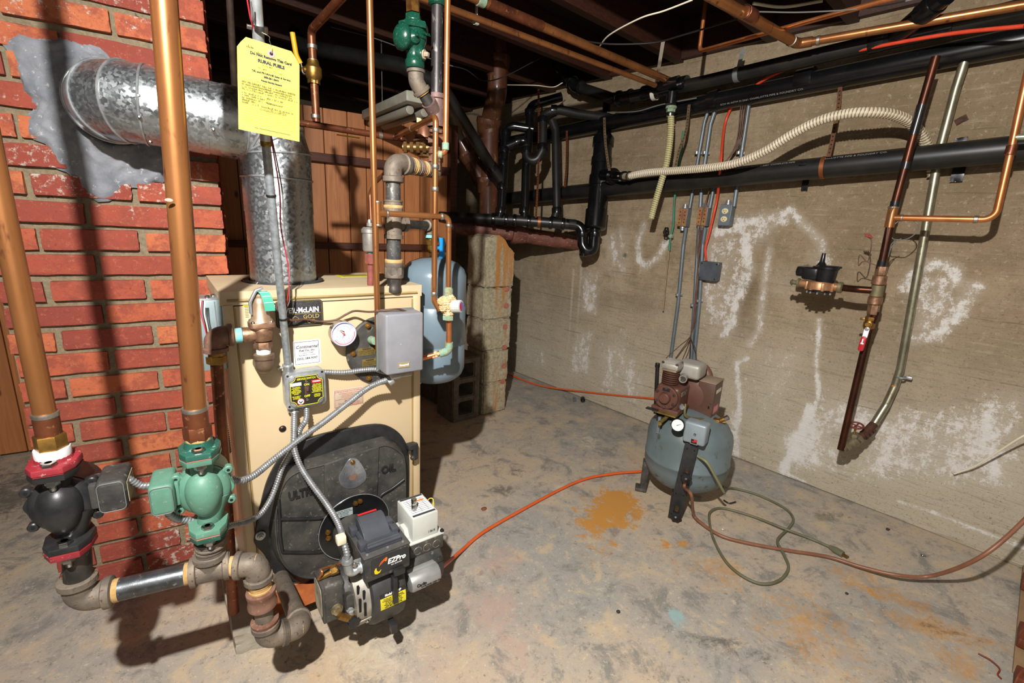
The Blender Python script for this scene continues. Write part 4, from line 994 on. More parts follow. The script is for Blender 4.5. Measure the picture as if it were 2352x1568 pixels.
# conduit connector at the left, oil lines
cn = PB(*Z2(420, 850), .33); bm = new(); cyl(bm, cn + BU * .004, cn + BU * .030, .0155, 24, None, .002); cyl(bm, cn - BU * .004, cn + BU * .006, .0115, 20); sweep(bm, fillet([cn + BU * .004, cn - BU * .020 - ZUP * .008, cn - BU * .024 + ZUP * .030], .012), .011, 18); lathe(bm, cn - BU * .024 + ZUP * .028, ZUP, [(0, .014), (.008, .014), (.012, .0115)], 20); box(bm, cn - BU * .005 + ZUP * .020, (.03, .006, .012), FRM, .002); obj('conduit_connector', bm, zinc, burner, True, 35)
bm = new(); nut(bm, cn - BU * .010 + ZUP * .022 + AO * .010, AO, .006, .004); obj('connector_screw', bm, steel, burner)
oilp = [PB(*Z2(250, 800), .22), PB(*Z2(150, 830), .25), PB(*Z2(40, 865), .27), PB(*Z2(45, 900), .28), PB(*Z2(10, 960), .27)]
bm = new(); sweep(bm, spline(oilp, 6), .0032, 8); obj('oil_line', bm, copper_bright, burner)
bm = new(); sweep(bm, [PB(*Z2(0, 975), .27), PB(*Z2(85, 925), .272), PB(*Z2(150, 890), .275)], [.003, .006, .007], 10); cyl(bm, PB(*Z2(140, 890), .275), PB(*Z2(215, 860), .28), .010, 14); nut(bm, PB(*Z2(150, 880), .275), (PB(*Z2(215, 850), .28) - PB(*Z2(150, 880), .275)), .012, .014); obj('line_fitting', bm, brass, burner, True, 25)

# ================================================================== CONCRETE PAD under the boiler
bm = new(); rr = random.Random(9)
pts = [(-.055, -.10), (.05, -.125), (.12, -.105), (.135, .012), (.26, .012), (.56, .012), (.57, BD + .03), (-.06, BD + .03)]
t = bmesh.new(); vs = [t.verts.new(BL(a, b, -.004)) for a, b in pts]; f = t.faces.new(vs); r = bmesh.ops.extrude_face_region(t, geom=[f])
for v in [e for e in r['geom'] if isinstance(e, bmesh.types.BMVert)]: v.co.z = .060
bmesh.ops.recalc_face_normals(t, faces=t.faces[:]); bmesh.ops.subdivide_edges(t, edges=t.edges[:], cuts=6, use_grid_fill=True)
for v in t.verts: v.co += Vector((rr.uniform(-1, 1), rr.uniform(-1, 1), 0)) * .004; v.co.z += rr.uniform(-.003, .0) if v.co.z > .04 else 0
merge(bm, t); tag(obj('concrete_pad', bm, padmat, None, True, 50), 'broken-edged grey concrete pad under the beige boiler', 'pad')
bm = new(); box(bm, L3(.19, .02, .0625), (.30, .16, .003), FRM, .001); o = obj('rust_tray', bm, M('orange_rust_sheet', '#b0602c', '#8a4420', scale=20, rough=.8), None); tag(o, 'orange rusted sheet metal sticking out under the boiler front', 'sheet')

# ================================================================== PIPE FITTINGS
def elbow(c, d1, d2, r, L, mat, name='elbow', parent=None, band=True, seg=20):
    c = Vector(c); d1 = Vector(d1).normalized(); d2 = Vector(d2).normalized(); bm = new()
    sweep(bm, fillet([c + d1 * L, c, c + d2 * L], L * .78, 8), r * 1.14, seg)
    if band:
        for d in (d1, d2): lathe(bm, c + d * (L * .72), d, [(0, r * 1.16), (L * .05, r * 1.34), (L * .30, r * 1.34), (L * .34, r * 1.2)], seg)
    return obj(name, bm, mat, parent)
def coup(a, d, r, L, mat, name='coupling', parent=None, k=1.25, seg=20, hexa=False):
    a = Vector(a); d = Vector(d).normalized(); bm = new()
    if hexa: nut(bm, a, d, r * k, L)
    else: lathe(bm, a, d, [(0, r * 1.02), (L * .08, r * k), (L * .25, r * k), (L * .32, r * (k * .94)), (L * .68, r * (k * .94)), (L * .75, r * k), (L * .92, r * k), (L, r * 1.02)], seg)
    return obj(name, bm, mat, parent, True, 25 if hexa else 40)
def ringb(c, d, r, L, mat, name, parent, seg=20):
    bm = new(); lathe(bm, Vector(c), d, [(0, r * .98), (L * .2, r), (L * .8, r), (L, r * .98)], seg); return obj(name, bm, mat, parent)
def tube(pts, r, mat, name, parent=None, R=0, seg=16, n=7):
    bm = new(); sweep(bm, fillet(pts, R, n) if R else pts, r, seg); return obj(name, bm, mat, parent)
def wire(pts, r, mat, name, parent=None, seg=8, n=8):
    bm = new(); sweep(bm, spline(pts, n), r, seg); return obj(name, bm, mat, parent)
def joint(c, d, r, parent, L=.012, m=None, k=1.10):   # a soldered socket: copper sleeve with a solder line at its lip
    d = Vector(d).normalized(); c = Vector(c)
    bm = new(); lathe(bm, c - d * L / 2, d, [(0, r * 1.0), (.0012, r * k), (L - .0012, r * k), (L, r)], 16); obj('solder_joint', bm, m or solder, parent)

# ================================================================== CIRCULATOR PUMPS
def make_pump(name, label, c, side, body, fl_top, fl_bot, gasket, box_m, half=.080, s=1.0):
    t = thing(name, label, 'pump', c - ZUP * half)
    FX = Vector((1, 0, 0)); FY = Vector((0, -1, 0)); c = Vector(c)
    bm = new()
    # volute dome facing out, its neck to each flange
    tt = bmesh.new(); bmesh.ops.create_uvsphere(tt, u_segments=32, v_segments=20, radius=1)
    for v in tt.verts:
        x, y, z = v.co; wz_ = 1.0 + .10 * z
        v.co = c + FX * (x * .032 * (1 + .14 * z)) + FY * (.014 + y * .033 * (1 + .12 * z)) + ZUP * (z * .050 - .002)
    merge(bm, tt)
    tt = bmesh.new(); bmesh.ops.create_uvsphere(tt, u_segments=28, v_segments=16, radius=1)
    for v in tt.verts:
        x, y, z = v.co; v.co = c + FX * (x * .047) + FY * (.002 + y * .022) + ZUP * (z * .052)
    merge(bm, tt)
    sweep(bm, spline([c + ZUP * (half - .004), c + ZUP * .058 + FY * .002, c + ZUP * .036 + FY * .010, c + ZUP * .010 + FY * .014], 6), [.0215 - .0002 * k for k in range(19)], 22)
    sweep(bm, spline([c - ZUP * (half - .004), c - ZUP * .062 + FX * .004, c - ZUP * .040 + FX * .010, c - ZUP * .010 + FX * .020 + FY * .0], 6), [.0205 + .0002 * k for k in range(19)], 22)
    # rim plate with scalloped ears
    P = [((.0485 + .0045 * max(0, math.cos(4 * a + PI * .15)) ** 3) * math.cos(a) , (.0485 + .0045 * max(0, math.cos(4 * a + PI * .15)) ** 3) * math.sin(a)) for a in [2 * PI * k / 72 for k in range(72)]]
    prism(bm, P, c - FY * .010, FX, ZUP, FY, .013, .003)
    for a in (38, 142, 218, 322):
        a = math.radians(a); q = c + FX * (.056 * math.cos(a)) + ZUP * (.056 * math.sin(a)); lathe(bm, q - FY * .008, FY, [(0, .0085), (.011, .0085), (.013, .0065)], 16)
        box(bm, c + FX * (.047 * math.cos(a)) + ZUP * (.047 * math.sin(a)) - FY * .002, (.020, .010, .016), (FX * math.cos(a) + ZUP * math.sin(a), FY, -FX * math.sin(a) + ZUP * math.cos(a)), .002)
    vol = obj('volute', bm, body, t)
    bm = new()
    for a in (38, 142, 218, 322):
        a = math.radians(a); q = c + FX * (.056 * math.cos(a)) + ZUP * (.056 * math.sin(a)) + FY * .0045; lathe(bm, q, FY, [(0, .0030), (.001, .0030)], 12)
    bm_ = obj('ear_hole', bm, dark_hole, vol, None)
    # cast arrow of flow
    bm = new(); prism(bm, [(-.007, .006), (0, -.002), (.007, .006), (0, -.008)], c + FY * .0455 + ZUP * .004, FX, ZUP, FY, .0012); obj('flow_arrow', bm, body, vol)
    # motor can behind, junction box at the side
    bm = new(); lathe(bm, c - FY * .008, -FY, [(0, .050), (.012, .050), (.016, .044), (.078, .043), (.090, .036), (.094, .015)], 32); obj('motor', bm, body, t)
    bm = new(); bw_ = .044 if side > 0 else .040; bc = c + FX * (side * (.074 if side > 0 else .066)) - FY * .008 + ZUP * .010
    box(bm, bc, (bw_, .082, .062), (FX, FY, ZUP), .008, 3); jb_ = obj('junction_box', bm, box_m, t, True, 30)
    bm = new(); R_ = rrect(bw_ - .006, .056, .008); sweep(bm, [bc + FY * .0405 + FX * x + ZUP * y for x, y in R_ + R_[:1]], .0009, 6, False); obj('box_seam', bm, M('worn_edge', '#8f9496', rough=.4, metal=.6), jb_)
    if side > 0:
        bm = new(); box(bm, bc + FX * .0225, (.001, .060, .040), (FX, FY, ZUP)); obj('rating_plate', bm, M('dusty_plate', '#b8ac8c', '#9a8c6a', scale=30, rough=.7), jb_, None)
    bm = new(); box(bm, c + FX * side * .046 - FY * .010 + ZUP * .008, (.014, .050, .050), (FX, FY, ZUP), .004); obj('box_neck', bm, box_m, t)
    # flanges: casting half, gasket, pipe half, two bolts
    OCT = [(-.020, .044), (-.032, .024), (-.036, -.010), (-.022, -.040), (.022, -.040), (.036, -.010), (.032, .024), (.020, .044)]
    for sg, m_out in ((1, fl_top), (-1, fl_bot)):
        z = c + ZUP * (sg * half)
        bm = new(); prism(bm, OCT, z - ZUP * (sg * .002), FX, FY, ZUP * -sg, .011, .003)
        obj('pump_flange', bm, body, t)
        bm = new(); prism(bm, [(x * .97, y * .97) for x, y in OCT], z - ZUP * (sg * .001), FX, FY, ZUP * sg, .003); obj('gasket', bm, gasket, t)
        bm = new(); prism(bm, OCT, z + ZUP * (sg * .002), FX, FY, ZUP * sg, .011, .003); lathe(bm, z + ZUP * sg * .012, ZUP * sg, [(0, .0265), (.010, .0235), (.014, .0235)], 24); of = obj('pipe_flange', bm, m_out, t)
        for yy in (.030, -.028):
            q = z + FY * yy; bm = new()
            lathe(bm, q - ZUP * .020, ZUP, [(0, .0052), (.040, .0052)], 14)
            nut(bm, q + ZUP * .013, ZUP, .0112, .007)
            nut(bm, q - ZUP * .023, ZUP, .0105, .010)
            lathe(bm, q - ZUP * .034, ZUP, [(0, .0045), (.004, .0052), (.012, .0052)], 14)
            for k in range(5): lathe(bm, q - ZUP * (.033 - k * .002), ZUP, [(0, .0052), (.0006, .0060), (.0012, .0052)], 12)
            obj('flange_bolt', bm, steel, t, True, 25)
    return t
Y1, Y2 = 1.05, 1.033
p1 = PY(145, 1155, Y1); pc1 = Vector((PY(125, 1068, Y1).x * .5 + PY(165, 1240, Y1).x * .5, Y1, (PY(125, 1068, Y1).z + PY(165, 1240, Y1).z) / 2))
pc2 = Vector((PY(470, 1125, Y2).x, Y2, (PY(465, 1030, Y2).z + PY(475, 1212, Y2).z) / 2))
make_pump('circulator_pump', 'black circulator pump with red flanges, on the left vertical copper pipe', pc1, 1, blk_paint, red_paint, red_paint, M('red_gasket', '#8a3030', rough=.7), blk_dust, .077)
make_pump('circulator_pump', 'pale green circulator pump with dark green flanges beside the boiler', pc2, -1, green_pump, green_dark, green_dark, M('pink_gasket', '#c87a6a', rough=.7), green_pump, .084)
# left riser
XL = pc1.x
t = thing('copper_riser', 'leftmost vertical copper pipe, dropping to the red flange of the black pump', 'pipe', (XL, Y1, pc1.z + .10))
zt_ = pc1.z + .077 + .026
ringb((XL, Y1, zt_ - .008), ZUP, .0250, .016, M('thread_tape', '#e8e8ea', rough=.5), 'thread_tape', t)
coup((XL, Y1, zt_ + .006), ZUP, .0175, .028, brass, 'hex_adapter', t, 1.28, hexa=True)
ringb((XL, Y1, zt_ + .034), ZUP, .0178, .034, copper_old, 'socket', t)
ringb((XL, Y1, zt_ + .066), ZUP, .0185, .008, solder, 'solder_joint', t)
tube([(XL, Y1, zt_ + .03), (XL - .002, Y1, 1.93)], .0155, copper, 'pipe', t, seg=28)
X2 = PY(465, 940, Y2).x; Xt = PY(378, 0, Y2 - .02).x
t = thing('copper_riser', 'thick vertical copper pipe in front of the chimney, feeding the pale green pump', 'pipe', (X2, Y2, pc2.z + .10))
zt_ = pc2.z + .084 + .026
ringb((pc2.x, Y2, zt_ - .010), ZUP, .0215, .016, dope, 'pipe_threads', t)
coup((pc2.x, Y2, zt_ + .004), ZUP, .0195, .026, copper_old, 'hex_adapter', t, 1.25, hexa=True)
ringb((pc2.x, Y2, zt_ + .028), ZUP, .0215, .036, copper_old, 'socket', t, 24); ringb((pc2.x, Y2, zt_ + .060), ZUP, .0222, .008, solder, 'solder_joint', t, 24)
tube([(pc2.x, Y2, zt_ + .03), (Xt, Y2 - .02, 1.50), (Xt + .012, Y2 - .02, 1.93)], .0190, copper, 'pipe', t, seg=28)
bm = new(); q = PY(397, 460, Y2 - .02); prism(bm, circ(.006, 10, .003), q - Vector((.004, .0185, 0)), Vector((1, 0, 0)), ZUP, Vector((0, -1, 0)), .0006); obj('solder_drip', bm, solder, t)

# ================================================================== LOW IRON PIPING
ZE = 1.155 - .70 * Y1
lp = thing('iron_return_pipe', 'low iron pipework joining both pumps to the boiler near the floor', 'pipe', (XL, Y1, ZE - .03))
r = .0215
coup((XL + .004, Y1, pc1.z - .125), ZUP, r * .8, .022, iron_blk, 'nipple', lp, 1.1)
tube([(XL + .006, Y1, pc1.z - .09), (XL - .002, Y1, ZE + .03)], r, iron_blk, 'drop_pipe', lp, seg=24)
elb = Vector((XL - .002, Y1, ZE)); tee = PY(485, 1306, Y2); tee.z = ZE
dh = (tee - elb).normalized()
elbow(elb, ZUP, dh, r * 1.05, .046, iron_fit, 'elbow', lp, seg=28)
bm = new()
for k in range(4): lathe(bm, elb + dh * (.046 + k * .003), dh, [(0, r), (.0015, r * 1.05), (.003, r)], 24)
obj('pipe_threads', bm, dope, lp)
tube([elb + dh * .045, tee - dh * .03], r, M('scuffed_steel_pipe', '#6c7278', '#4c4a48', '#9aa0a4', scale=22, rough=.35, metal=.8, bump=.15), 'cross_pipe', lp, seg=24)
bm = new()
for k in range(4): lathe(bm, tee - dh * (.046 - k * .003), dh, [(0, r), (.0015, r * 1.05), (.003, r)], 24)
obj('pipe_threads', bm, dope, lp)
bm = new(); cyl(bm, tee - dh * .038, tee + dh * .036, r * 1.22, 24)
for d_, L_ in ((-dh, .036), (dh, .034), (ZUP, .036)): lathe(bm, tee + d_ * (L_ - .012), d_, [(0, r * 1.25), (.002, r * 1.42), (.012, r * 1.42), (.013, r * 1.1)], 24)
cyl(bm, tee, tee + ZUP * .03, r * 1.2, 24); obj('tee', bm, iron_fit, lp)
zb2 = pc2.z - .084 - .026
h_ = (zb2 - (ZE + .03))
x0 = Vector((pc2.x, Y2, 0)); x1 = Vector((tee.x, tee.y, 0))
def lerpx(z): k = (zb2 - z) / h_; return x0.lerp(x1, max(0, min(1, k))) + ZUP * z
tube([lerpx(zb2 + .03), lerpx(ZE + .02)], r * .85, iron_blk, 'nipple', lp)
coup(lerpx(zb2 - .004), -ZUP, r, h_ * .42, iron_fit, 'coupling', lp, 1.35, 24)
coup(lerpx(zb2 - .004 - h_ * .46), -ZUP, r, h_ * .42, iron_fit, 'union', lp, 1.28, 24)
e1 = PY(590, 1290, 1.005); e1.z = ZE; d1 = (e1 - tee).normalized()
tube([tee + d1 * .03, e1], r * .95, dope, 'nipple', lp)
elbow(e1, -d1, -ZUP, r, .040, iron_fit, 'elbow', lp, seg=24)
zb = .225; e2 = Vector((e1.x + .006, e1.y - .004, zb)); dn_ = (e2 - e1).normalized()
tube([e1, e2], r * .88, iron_fit, 'drop_pipe', lp)
coup(e1 + dn_ * .046, dn_, r * .95, .020, dope, 'sealant_ring', lp, 1.15)
coup(e1 + dn_ * .064, dn_, r, .046, iron_rust, 'reducer', lp, 1.38, 24)
coup(e2 - dn_ * .052, dn_, r * .92, .016, iron_rust, 'lock_nut', lp, 1.45)
d3 = Vector((.86, .1, -.12)).normalized()
elbow(e2, -dn_, d3, r, .040, iron_fit, 'elbow', lp, seg=24)
e3 = e2 + d3 * .072
tube([e2 + d3 * .03, e3], r * .95, dope, 'nipple', lp)
en = PZ(642, 1318, .11); d4 = (en - e3).normalized()
elbow(e3, -d3, d4, r, .040, iron_fit, 'elbow', lp, seg=24)
tube([e3 + d4 * .03, en], r, iron_fit, 'boiler_nipple', lp, seg=20)

# ================================================================== RELIEF VALVE AND ITS DRAIN
OR = .070
vc = PB(600, 738, OR)      # centre of the flange
rv = thing('relief_valve', 'bronze relief valve with a lever and green tag at the boiler upper left', 'valve', vc - ZUP * .06)
top = PB(588, 682, OR)
bm = new(); lathe(bm, vc, ZUP, [(0, .027), (.004, .0255), (.010, .0215), (.045, .0170), (.056, .0150), (.059, .0120), (.064, .0125), (.069, .009), (.071, .003)], 28); obj('bonnet', bm, M('pale_bronze', '#c4a890', '#b09478', scale=50, rough=.42, metal=.6), rv)
bm = new(); prism(bm, rrect(.056, .050, .010), vc - ZUP * .012, BU, AO, ZUP, .012, .002); prism(bm, rrect(.052, .046, .012), vc - ZUP * .016, BU, AO, ZUP, .005); obj('flange', bm, bronze, rv)
for sx in (-1, 1):
    for sy in (-1, 1):
        bm = new(); lathe(bm, vc + BU * sx * .020 + AO * sy * .018, ZUP, [(0, .0052), (.002, .0050), (.0045, .003), (.005, .0005)], 14); obj('flange_screw', bm, steel, rv)
bm = new(); lathe(bm, vc - ZUP * .050, ZUP, [(0, .015), (.004, .021), (.012, .022), (.020, .024), (.034, .024), (.038, .021)], 28)
cyl(bm, vc - ZUP * .030, vc - ZUP * .030 - BU * .044, .0185, 24, None, .002); obj('body', bm, bronze, rv)
bm = new(); nut(bm, vc - ZUP * .066, ZUP, .0215, .016); obj('hex_outlet', bm, bronze, rv, True, 25)
bm = new(); lv = [(-.022, .020), (-.025, .024), (-.025, .052), (-.010, .080), (.006, .086), (.008, .082), (-.006, .074), (-.019, .050), (-.019, .020)]
prism(bm, lv, vc + AO * .006, BU, ZUP, AO, .010, .002); obj('lever', bm, zinc, rv)
bm = new(); pts = [(-.002, .070, .0), (.004, .076, .012), (.010, .070, .022), (.014, .054, .028), (.017, .030, .030)]
V_ = spline([vc + AO * o + BU * x + ZUP * z for x, z, o in pts], 5); n_ = len(V_)
skin(bm, [[bm.verts.new(p + BU * -.011), bm.verts.new(p + BU * .011), bm.verts.new(p + BU * .011 - AO * .0006), bm.verts.new(p - BU * .011 - AO * .0006)] for p in V_]); tg = obj('green_tag', bm, greentag, rv)
bm = new()
for k in range(4):
    i = 4 + k * 4; p = V_[min(i, n_ - 1)]; q = V_[min(i + 1, n_ - 1)]; cyl(bm, p - BU * .009 + AO * .0006, p + BU * .009 + AO * .0006, .0009, 6)
obj('tag_print', bm, inkwhite, tg)
zb_ = vc - ZUP * .075
ringb(zb_ - ZUP * .006, ZUP, .0165, .016, M('white_tape', '#e8e8e6', rough=.5), 'thread_tape', rv)
bm = new(); lathe(bm, zb_ - ZUP * .020, ZUP, [(0, .0215), (.002, .0235), (.012, .0235), (.014, .021)], 24); sweep(bm, fillet([zb_ - ZUP * .010, zb_ - ZUP * .040, zb_ - ZUP * .042 - AO * .05], .026, 8), .0205, 22); obj('street_elbow', bm, M('weathered_brass', '#7a6450', '#94806a', scale=30, rough=.5, metal=.6, bump=.3), rv)
pl_ = vc - ZUP * .030 - BU * .044
ringb(pl_, -BU, .0180, .014, tape_t, 'thread_tape', rv); bm = new(); cyl(bm, pl_ - BU * .012, pl_ - BU * .032, .0168, 20); obj('nipple', bm, dope, rv)
dr = thing('relief_drain_pipe', 'copper drain pipe running down the left corner of the boiler from a rusty elbow', 'pipe', PY(537, 1410, 1.26))
ec = PB(492, 772, OR); elbow(ec, BU, -ZUP, .020, .036, iron_rust, 'elbow', dr, seg=22)
bm = new(); b0 = ec - ZUP * .036; cyl(bm, b0 + ZUP * .004, b0 - ZUP * .012, .0165, 20); nut(bm, b0 - ZUP * .012, -ZUP, .0215, .018); obj('brass_adapter', bm, brass, dr, True, 25)
bot = PB(537, 1405, OR); tube([b0 - ZUP * .02, bot], .0138, copper_old, 'pipe', dr, seg=22)

# ================================================================== GAUGE AND AQUASTAT
gc = PB(790, 767, .055)
ga = thing('pressure_gauge', 'round white faced pressure and temperature gauge with red rim arc', 'gauge', gc - ZUP * .035)
bm = new(); lathe(bm, gc - AO * .030, AO, [(0, .012), (.001, .030), (.004, .0345), (.026, .0345)], 40); obj('gauge_case', bm, M('gauge_steel', '#a8a4a0', '#8a8680', scale=20, rough=.3, metal=.9), ga)
bm = new(); lathe(bm, gc - AO * .006, AO, [(0, .0340), (.007, .0345), (.009, .0325), (.0065, .0325), (.0045, .0325)], 40, None, False); obj('bezel', bm, M('violet_clear_rim', '#b9b4d8', rough=.15, coat=1.0), ga)
bm = new(); prism(bm, circ(.0328, 40), gc - AO * .003, BU, ZUP, AO, .002); fc = obj('gauge_face', bm, glass_w, ga)
def arc(c, r, a0, a1, w_, m, nm, par, n=30, lift=.0):
    bm = new(); V = []
    for k in range(n + 1):
        a = math.radians(a0 + (a1 - a0) * k / n); V.append([c + BU * (q * math.cos(a)) + ZUP * (q * math.sin(a)) + AO * lift for q in (r - w_ / 2, r + w_ / 2)])
    for a, b in zip(V, V[1:]): bm.faces.new([bm.verts.new(x) for x in (a[0], a[1], b[1], b[0])])
    return obj(nm, bm, m, par, None)
arc(gc, .0290, -150, 10, .0022, M('pink_print', '#d85a70', rough=.5), 'red_arc', fc, 30, -.0005); arc(gc, .0245, -150, -10, .0006, ink, 'scale_arc', fc, 30, -.0006)
arc(gc + ZUP * .005, .0175, 10, 170, .0005, blueprint, 'scale_arc', fc, 24, -.0006); arc(gc, .0290, 30, 150, .0010, blueprint, 'scale_arc', fc, 24, -.0006)
bm = new()
for k in range(26):
    a = math.radians(-150 + k * 6); q = gc + BU * .0225 * math.cos(a) + ZUP * .0225 * math.sin(a) - AO * .0006; box(bm, q, (.0026 if k % 5 == 0 else .0014, .0003, .0004), (BU * math.cos(a) + ZUP * math.sin(a), AO, ZUP * math.cos(a) - BU * math.sin(a)))
for k in range(19):
    a = math.radians(k * 10); q = gc + ZUP * .006 + BU * .0185 * math.cos(a) + ZUP * .0185 * math.sin(a) - AO * .0006; box(bm, q, (.0022, .0003, .0004), (BU * math.cos(a) + ZUP * math.sin(a), AO, ZUP * math.cos(a) - BU * math.sin(a)))
obj('scale_ticks', bm, ink, fc, None)
for k, s_ in enumerate(('80', '120', '160', '200', '240', '280', '320')):
    a = math.radians(-160 - (-k * 23)); text('scale_number', s_, gc + BU * .0192 * math.cos(a) + ZUP * .0192 * math.sin(a) - AO * .0006, BU, ZUP, .0032, ink, fc)
for k, s_ in enumerate(('0', '10', '20', '30', '40')):
    a = math.radians(165 - k * 37); text('scale_number', s_, gc + ZUP * .006 + BU * .0145 * math.cos(a) + ZUP * .0145 * math.sin(a) - AO * .0006, BU, ZUP, .0030, blueprint, fc)
text('gauge_word', 'PSI', gc + ZUP * .012 - AO * .0006, BU, ZUP, .0030, blueprint, fc)
def needle(c, a, L, w_, m, nm):
    bm = new(); d = BU * math.cos(math.radians(a)) + ZUP * math.sin(math.radians(a)); n = AO.cross(d); bm.faces.new([bm.verts.new(x) for x in (c - n * w_, c + d * L, c + n * w_, c - d * .003)]); obj(nm, bm, m, ga, None)
needle(gc + AO * .0012, 137, .021, .0014, M('needle_red', '#d84838', rough=.4), 'needle'); needle(gc + ZUP * .007 + AO * .001, 150, .015, .0012, ink, 'needle'); needle(gc + AO * .0009, 248, .022, .0006, M('needle_blue', '#5878b0', rough=.4), 'needle')
bm = new(); lathe(bm, gc, AO, [(0, .0028), (.003, .0028)], 14); obj('needle_hub', bm, M('needle_red', '#d84838'), ga)
bm = new(); lathe(bm, gc + AO * .0045, AO, [(-.001, .0006), (.0, .0006)], 6); bm.free()
bm = new(); cyl(bm, gc - AO * .045, gc - AO * .028, .007, 14); obj('gauge_stem', bm, brass, ga)

q0 = ab(885, 723, .140); q1 = ab(972, 850, .140); aw = q1[0] - q0[0]; ah = q0[1] - q1[1]; ac = L3((q0[0] + q1[0]) / 2, .102, (q0[1] + q1[1]) / 2)
aq = thing('aquastat', 'grey metal aquastat control box mounted on the round black cover', 'control box', ac - ZUP * ah / 2)
bm = new(); box(bm, ac + AO * .004, (aw, .072, ah), FRM, .006, 3); obj('cover', bm, greybox, aq, True, 30)
bm = new(); box(bm, ac - AO * .030, (aw + .002, .012, ah + .004), FRM, .002); obj('back_plate', bm, M('bluish_zinc', '#9fb4b8', '#8aa0a4', scale=20, rough=.4, metal=.6), aq)
bm = new(); pc_ = PB(927, 837, .140) + AO * .0022; prism(bm, rrect(.034, .015, .0005), pc_, BU, ZUP, AO, .0016); bp = obj('brand_plate', bm, M('gold_plate', '#b0a078', rough=.4, metal=.3), aq)
text('brand_text', 'Honeywell', pc_ + AO * .0018, BU, ZUP, .0075, inkwhite, bp, bold=.0003, depth=.0002, xs=.85)
bm = new(); lathe(bm, PB(920, 790, .14) + AO * .001, AO, [(0, .0008), (.002, .0008)], 8); obj('paint_fleck', bm, inkwhite, aq)
bm = new(); box(bm, ac - AO * .004 - ZUP * (ah / 2 + .010), (aw * .55, .05, .016), FRM, .003); obj('bottom_bracket', bm, alum, aq)
bm = new(); box(bm, ac + BU * (aw / 2 - .012) - ZUP * (ah / 2 + .004), (.05, .018, .003), FRM, .001); obj('bracket_foot', bm, zinc, aq)
w1 = [PB(*p, o) for p, o in (((640, 712), .045), ((668, 735), .035), ((700, 733), .018), ((735, 738), .015), ((770, 735), .020), ((795, 722), .030), ((815, 714), .040), ((850, 716), .075), ((890, 712), .105), ((915, 710), .110), ((935, 716), .106))]
tag(wire(w1, .0030, browncord, 'thermostat_cable'), 'brown sheathed cable crossing from the conduit to the top of the grey aquastat', 'cable')

# ================================================================== SERVICE SWITCH
OS = .056
s_tl, s_tr, s_br = ab(657, 868, OS), ab(745, 853, OS), ab(752, 925, OS)
sc = L3((s_tl[0] + s_tr[0]) / 2 + .001, 0, (s_tr[1] + s_br[1]) / 2)
sw = .101
ss = thing('service_switch', 'square galvanized box with a black and yellow service switch plate on the boiler front', 'switch', sc + AO * .02 - ZUP * .05)
bm = new(); prism(bm, rrect(sw, sw * .98, .010), sc + AO * .002, BU, ZUP, AO, .040, .003); obj('box_body', bm, zinc, ss)
bm = new(); prism(bm, rrect(sw + .003, sw * .98 + .003, .012), sc + AO * .042, BU, ZUP, AO, .004, .0015); prism(bm, rrect(sw * .86, sw * .86, .014), sc + AO * .045, BU, ZUP, AO, .010, .003); obj('box_cover', bm, zinc, ss)
def notched(w_, h_, r_, n=6):
    o = []
    for sx, sy, a0 in ((1, 1, 270), (-1, 1, 0), (-1, -1, 90), (1, -1, 180)):
        for k in range(n + 1):
            a = math.radians(a0 - 90 * k / n) if False else None
        cx, cy = sx * w_ / 2, sy * h_ / 2
        st = {(1, 1): 270, (-1, 1): 360, (-1, -1): 90, (1, -1): 180}[(sx, sy)]
        for k in range(n + 1):
            a = math.radians(st - 90 * k / n); o.append((cx + r_ * math.cos(a), cy + r_ * math.sin(a)))
    return o
def fixn(w_, h_, r_, n=6):
    o = []
    for cx, cy, a0, a1 in ((w_ / 2, h_ / 2, -90, -180), (-w_ / 2, h_ / 2, 0, -90), (-w_ / 2, -h_ / 2, 90, 0), (w_ / 2, -h_ / 2, 180, 90)):
        for k in range(n + 1):
            a = math.radians(a0 + (a1 - a0) * k / n); o.append((cx + r_ * math.cos(a), cy + r_ * math.sin(a)))
    return o
pc_ = sc + AO * .055
bm = new(); prism(bm, fixn(.084, .084, .014), pc_, BU, ZUP, AO, .0008); sp_ = obj('switch_plate', bm, M('switch_black', '#26241c', rough=.5), ss)
bm = new(); N_ = fixn(.081, .081, .014); sweep(bm, [pc_ + AO * .0009 + BU * x + ZUP * y for x, y in N_ + N_[:1]], .0009, 6, False); obj('yellow_border', bm, inkyellow, sp_)
F_ = pc_ + AO * .0011
text('switch_text', 'SERVICE SWITCH', F_ + ZUP * .0335, BU, ZUP, .0072, inkyellow, sp_, depth=.0002, xs=.85, bold=.00015)
text('switch_text', 'ON', F_ + ZUP * .0165, BU, ZUP, .0085, inkyellow, sp_, depth=.0002, bold=.0002)
text('switch_text', 'OFF', F_ - ZUP * .016, BU, ZUP, .0085, inkyellow, sp_, depth=.0002, bold=.0002)
bm = new(); box(bm, F_ + BU * .0255 + ZUP * .0225, (.025, .0004, .009), FRM); wr = obj('warning_patch', bm, redpla, sp_, None)
text('warning_word', 'WARNING', F_ + AO * .0004 + BU * .0255 + ZUP * .0225, BU, ZUP, .0050, inkwhite, wr, bold=.0002, depth=.0002, xs=.85)
bm = new(); box(bm, F_ - BU * .0265 + ZUP * .0205, (.027, .0004, .009), FRM); wr = obj('safety_patch', bm, whitepaper, sp_, None)
text('safety_text', 'FOR YOUR', F_ + AO * .0004 - BU * .0265 + ZUP * .0225, BU, ZUP, .0038, M('grey_print', '#8a8f96'), wr, depth=.0002); text('safety_text', 'SAFETY', F_ + AO * .0004 - BU * .0265 + ZUP * .0182, BU, ZUP, .0038, M('grey_print', '#8a8f96'), wr, depth=.0002)
LL = ('This equipment', 'should be serviced', 'annually by a', 'qualified oil heating', 'technician to assure', 'safe and efficient', 'operation.', '', 'Refer to NFPA 31', 'for installation', 'and clearances.')
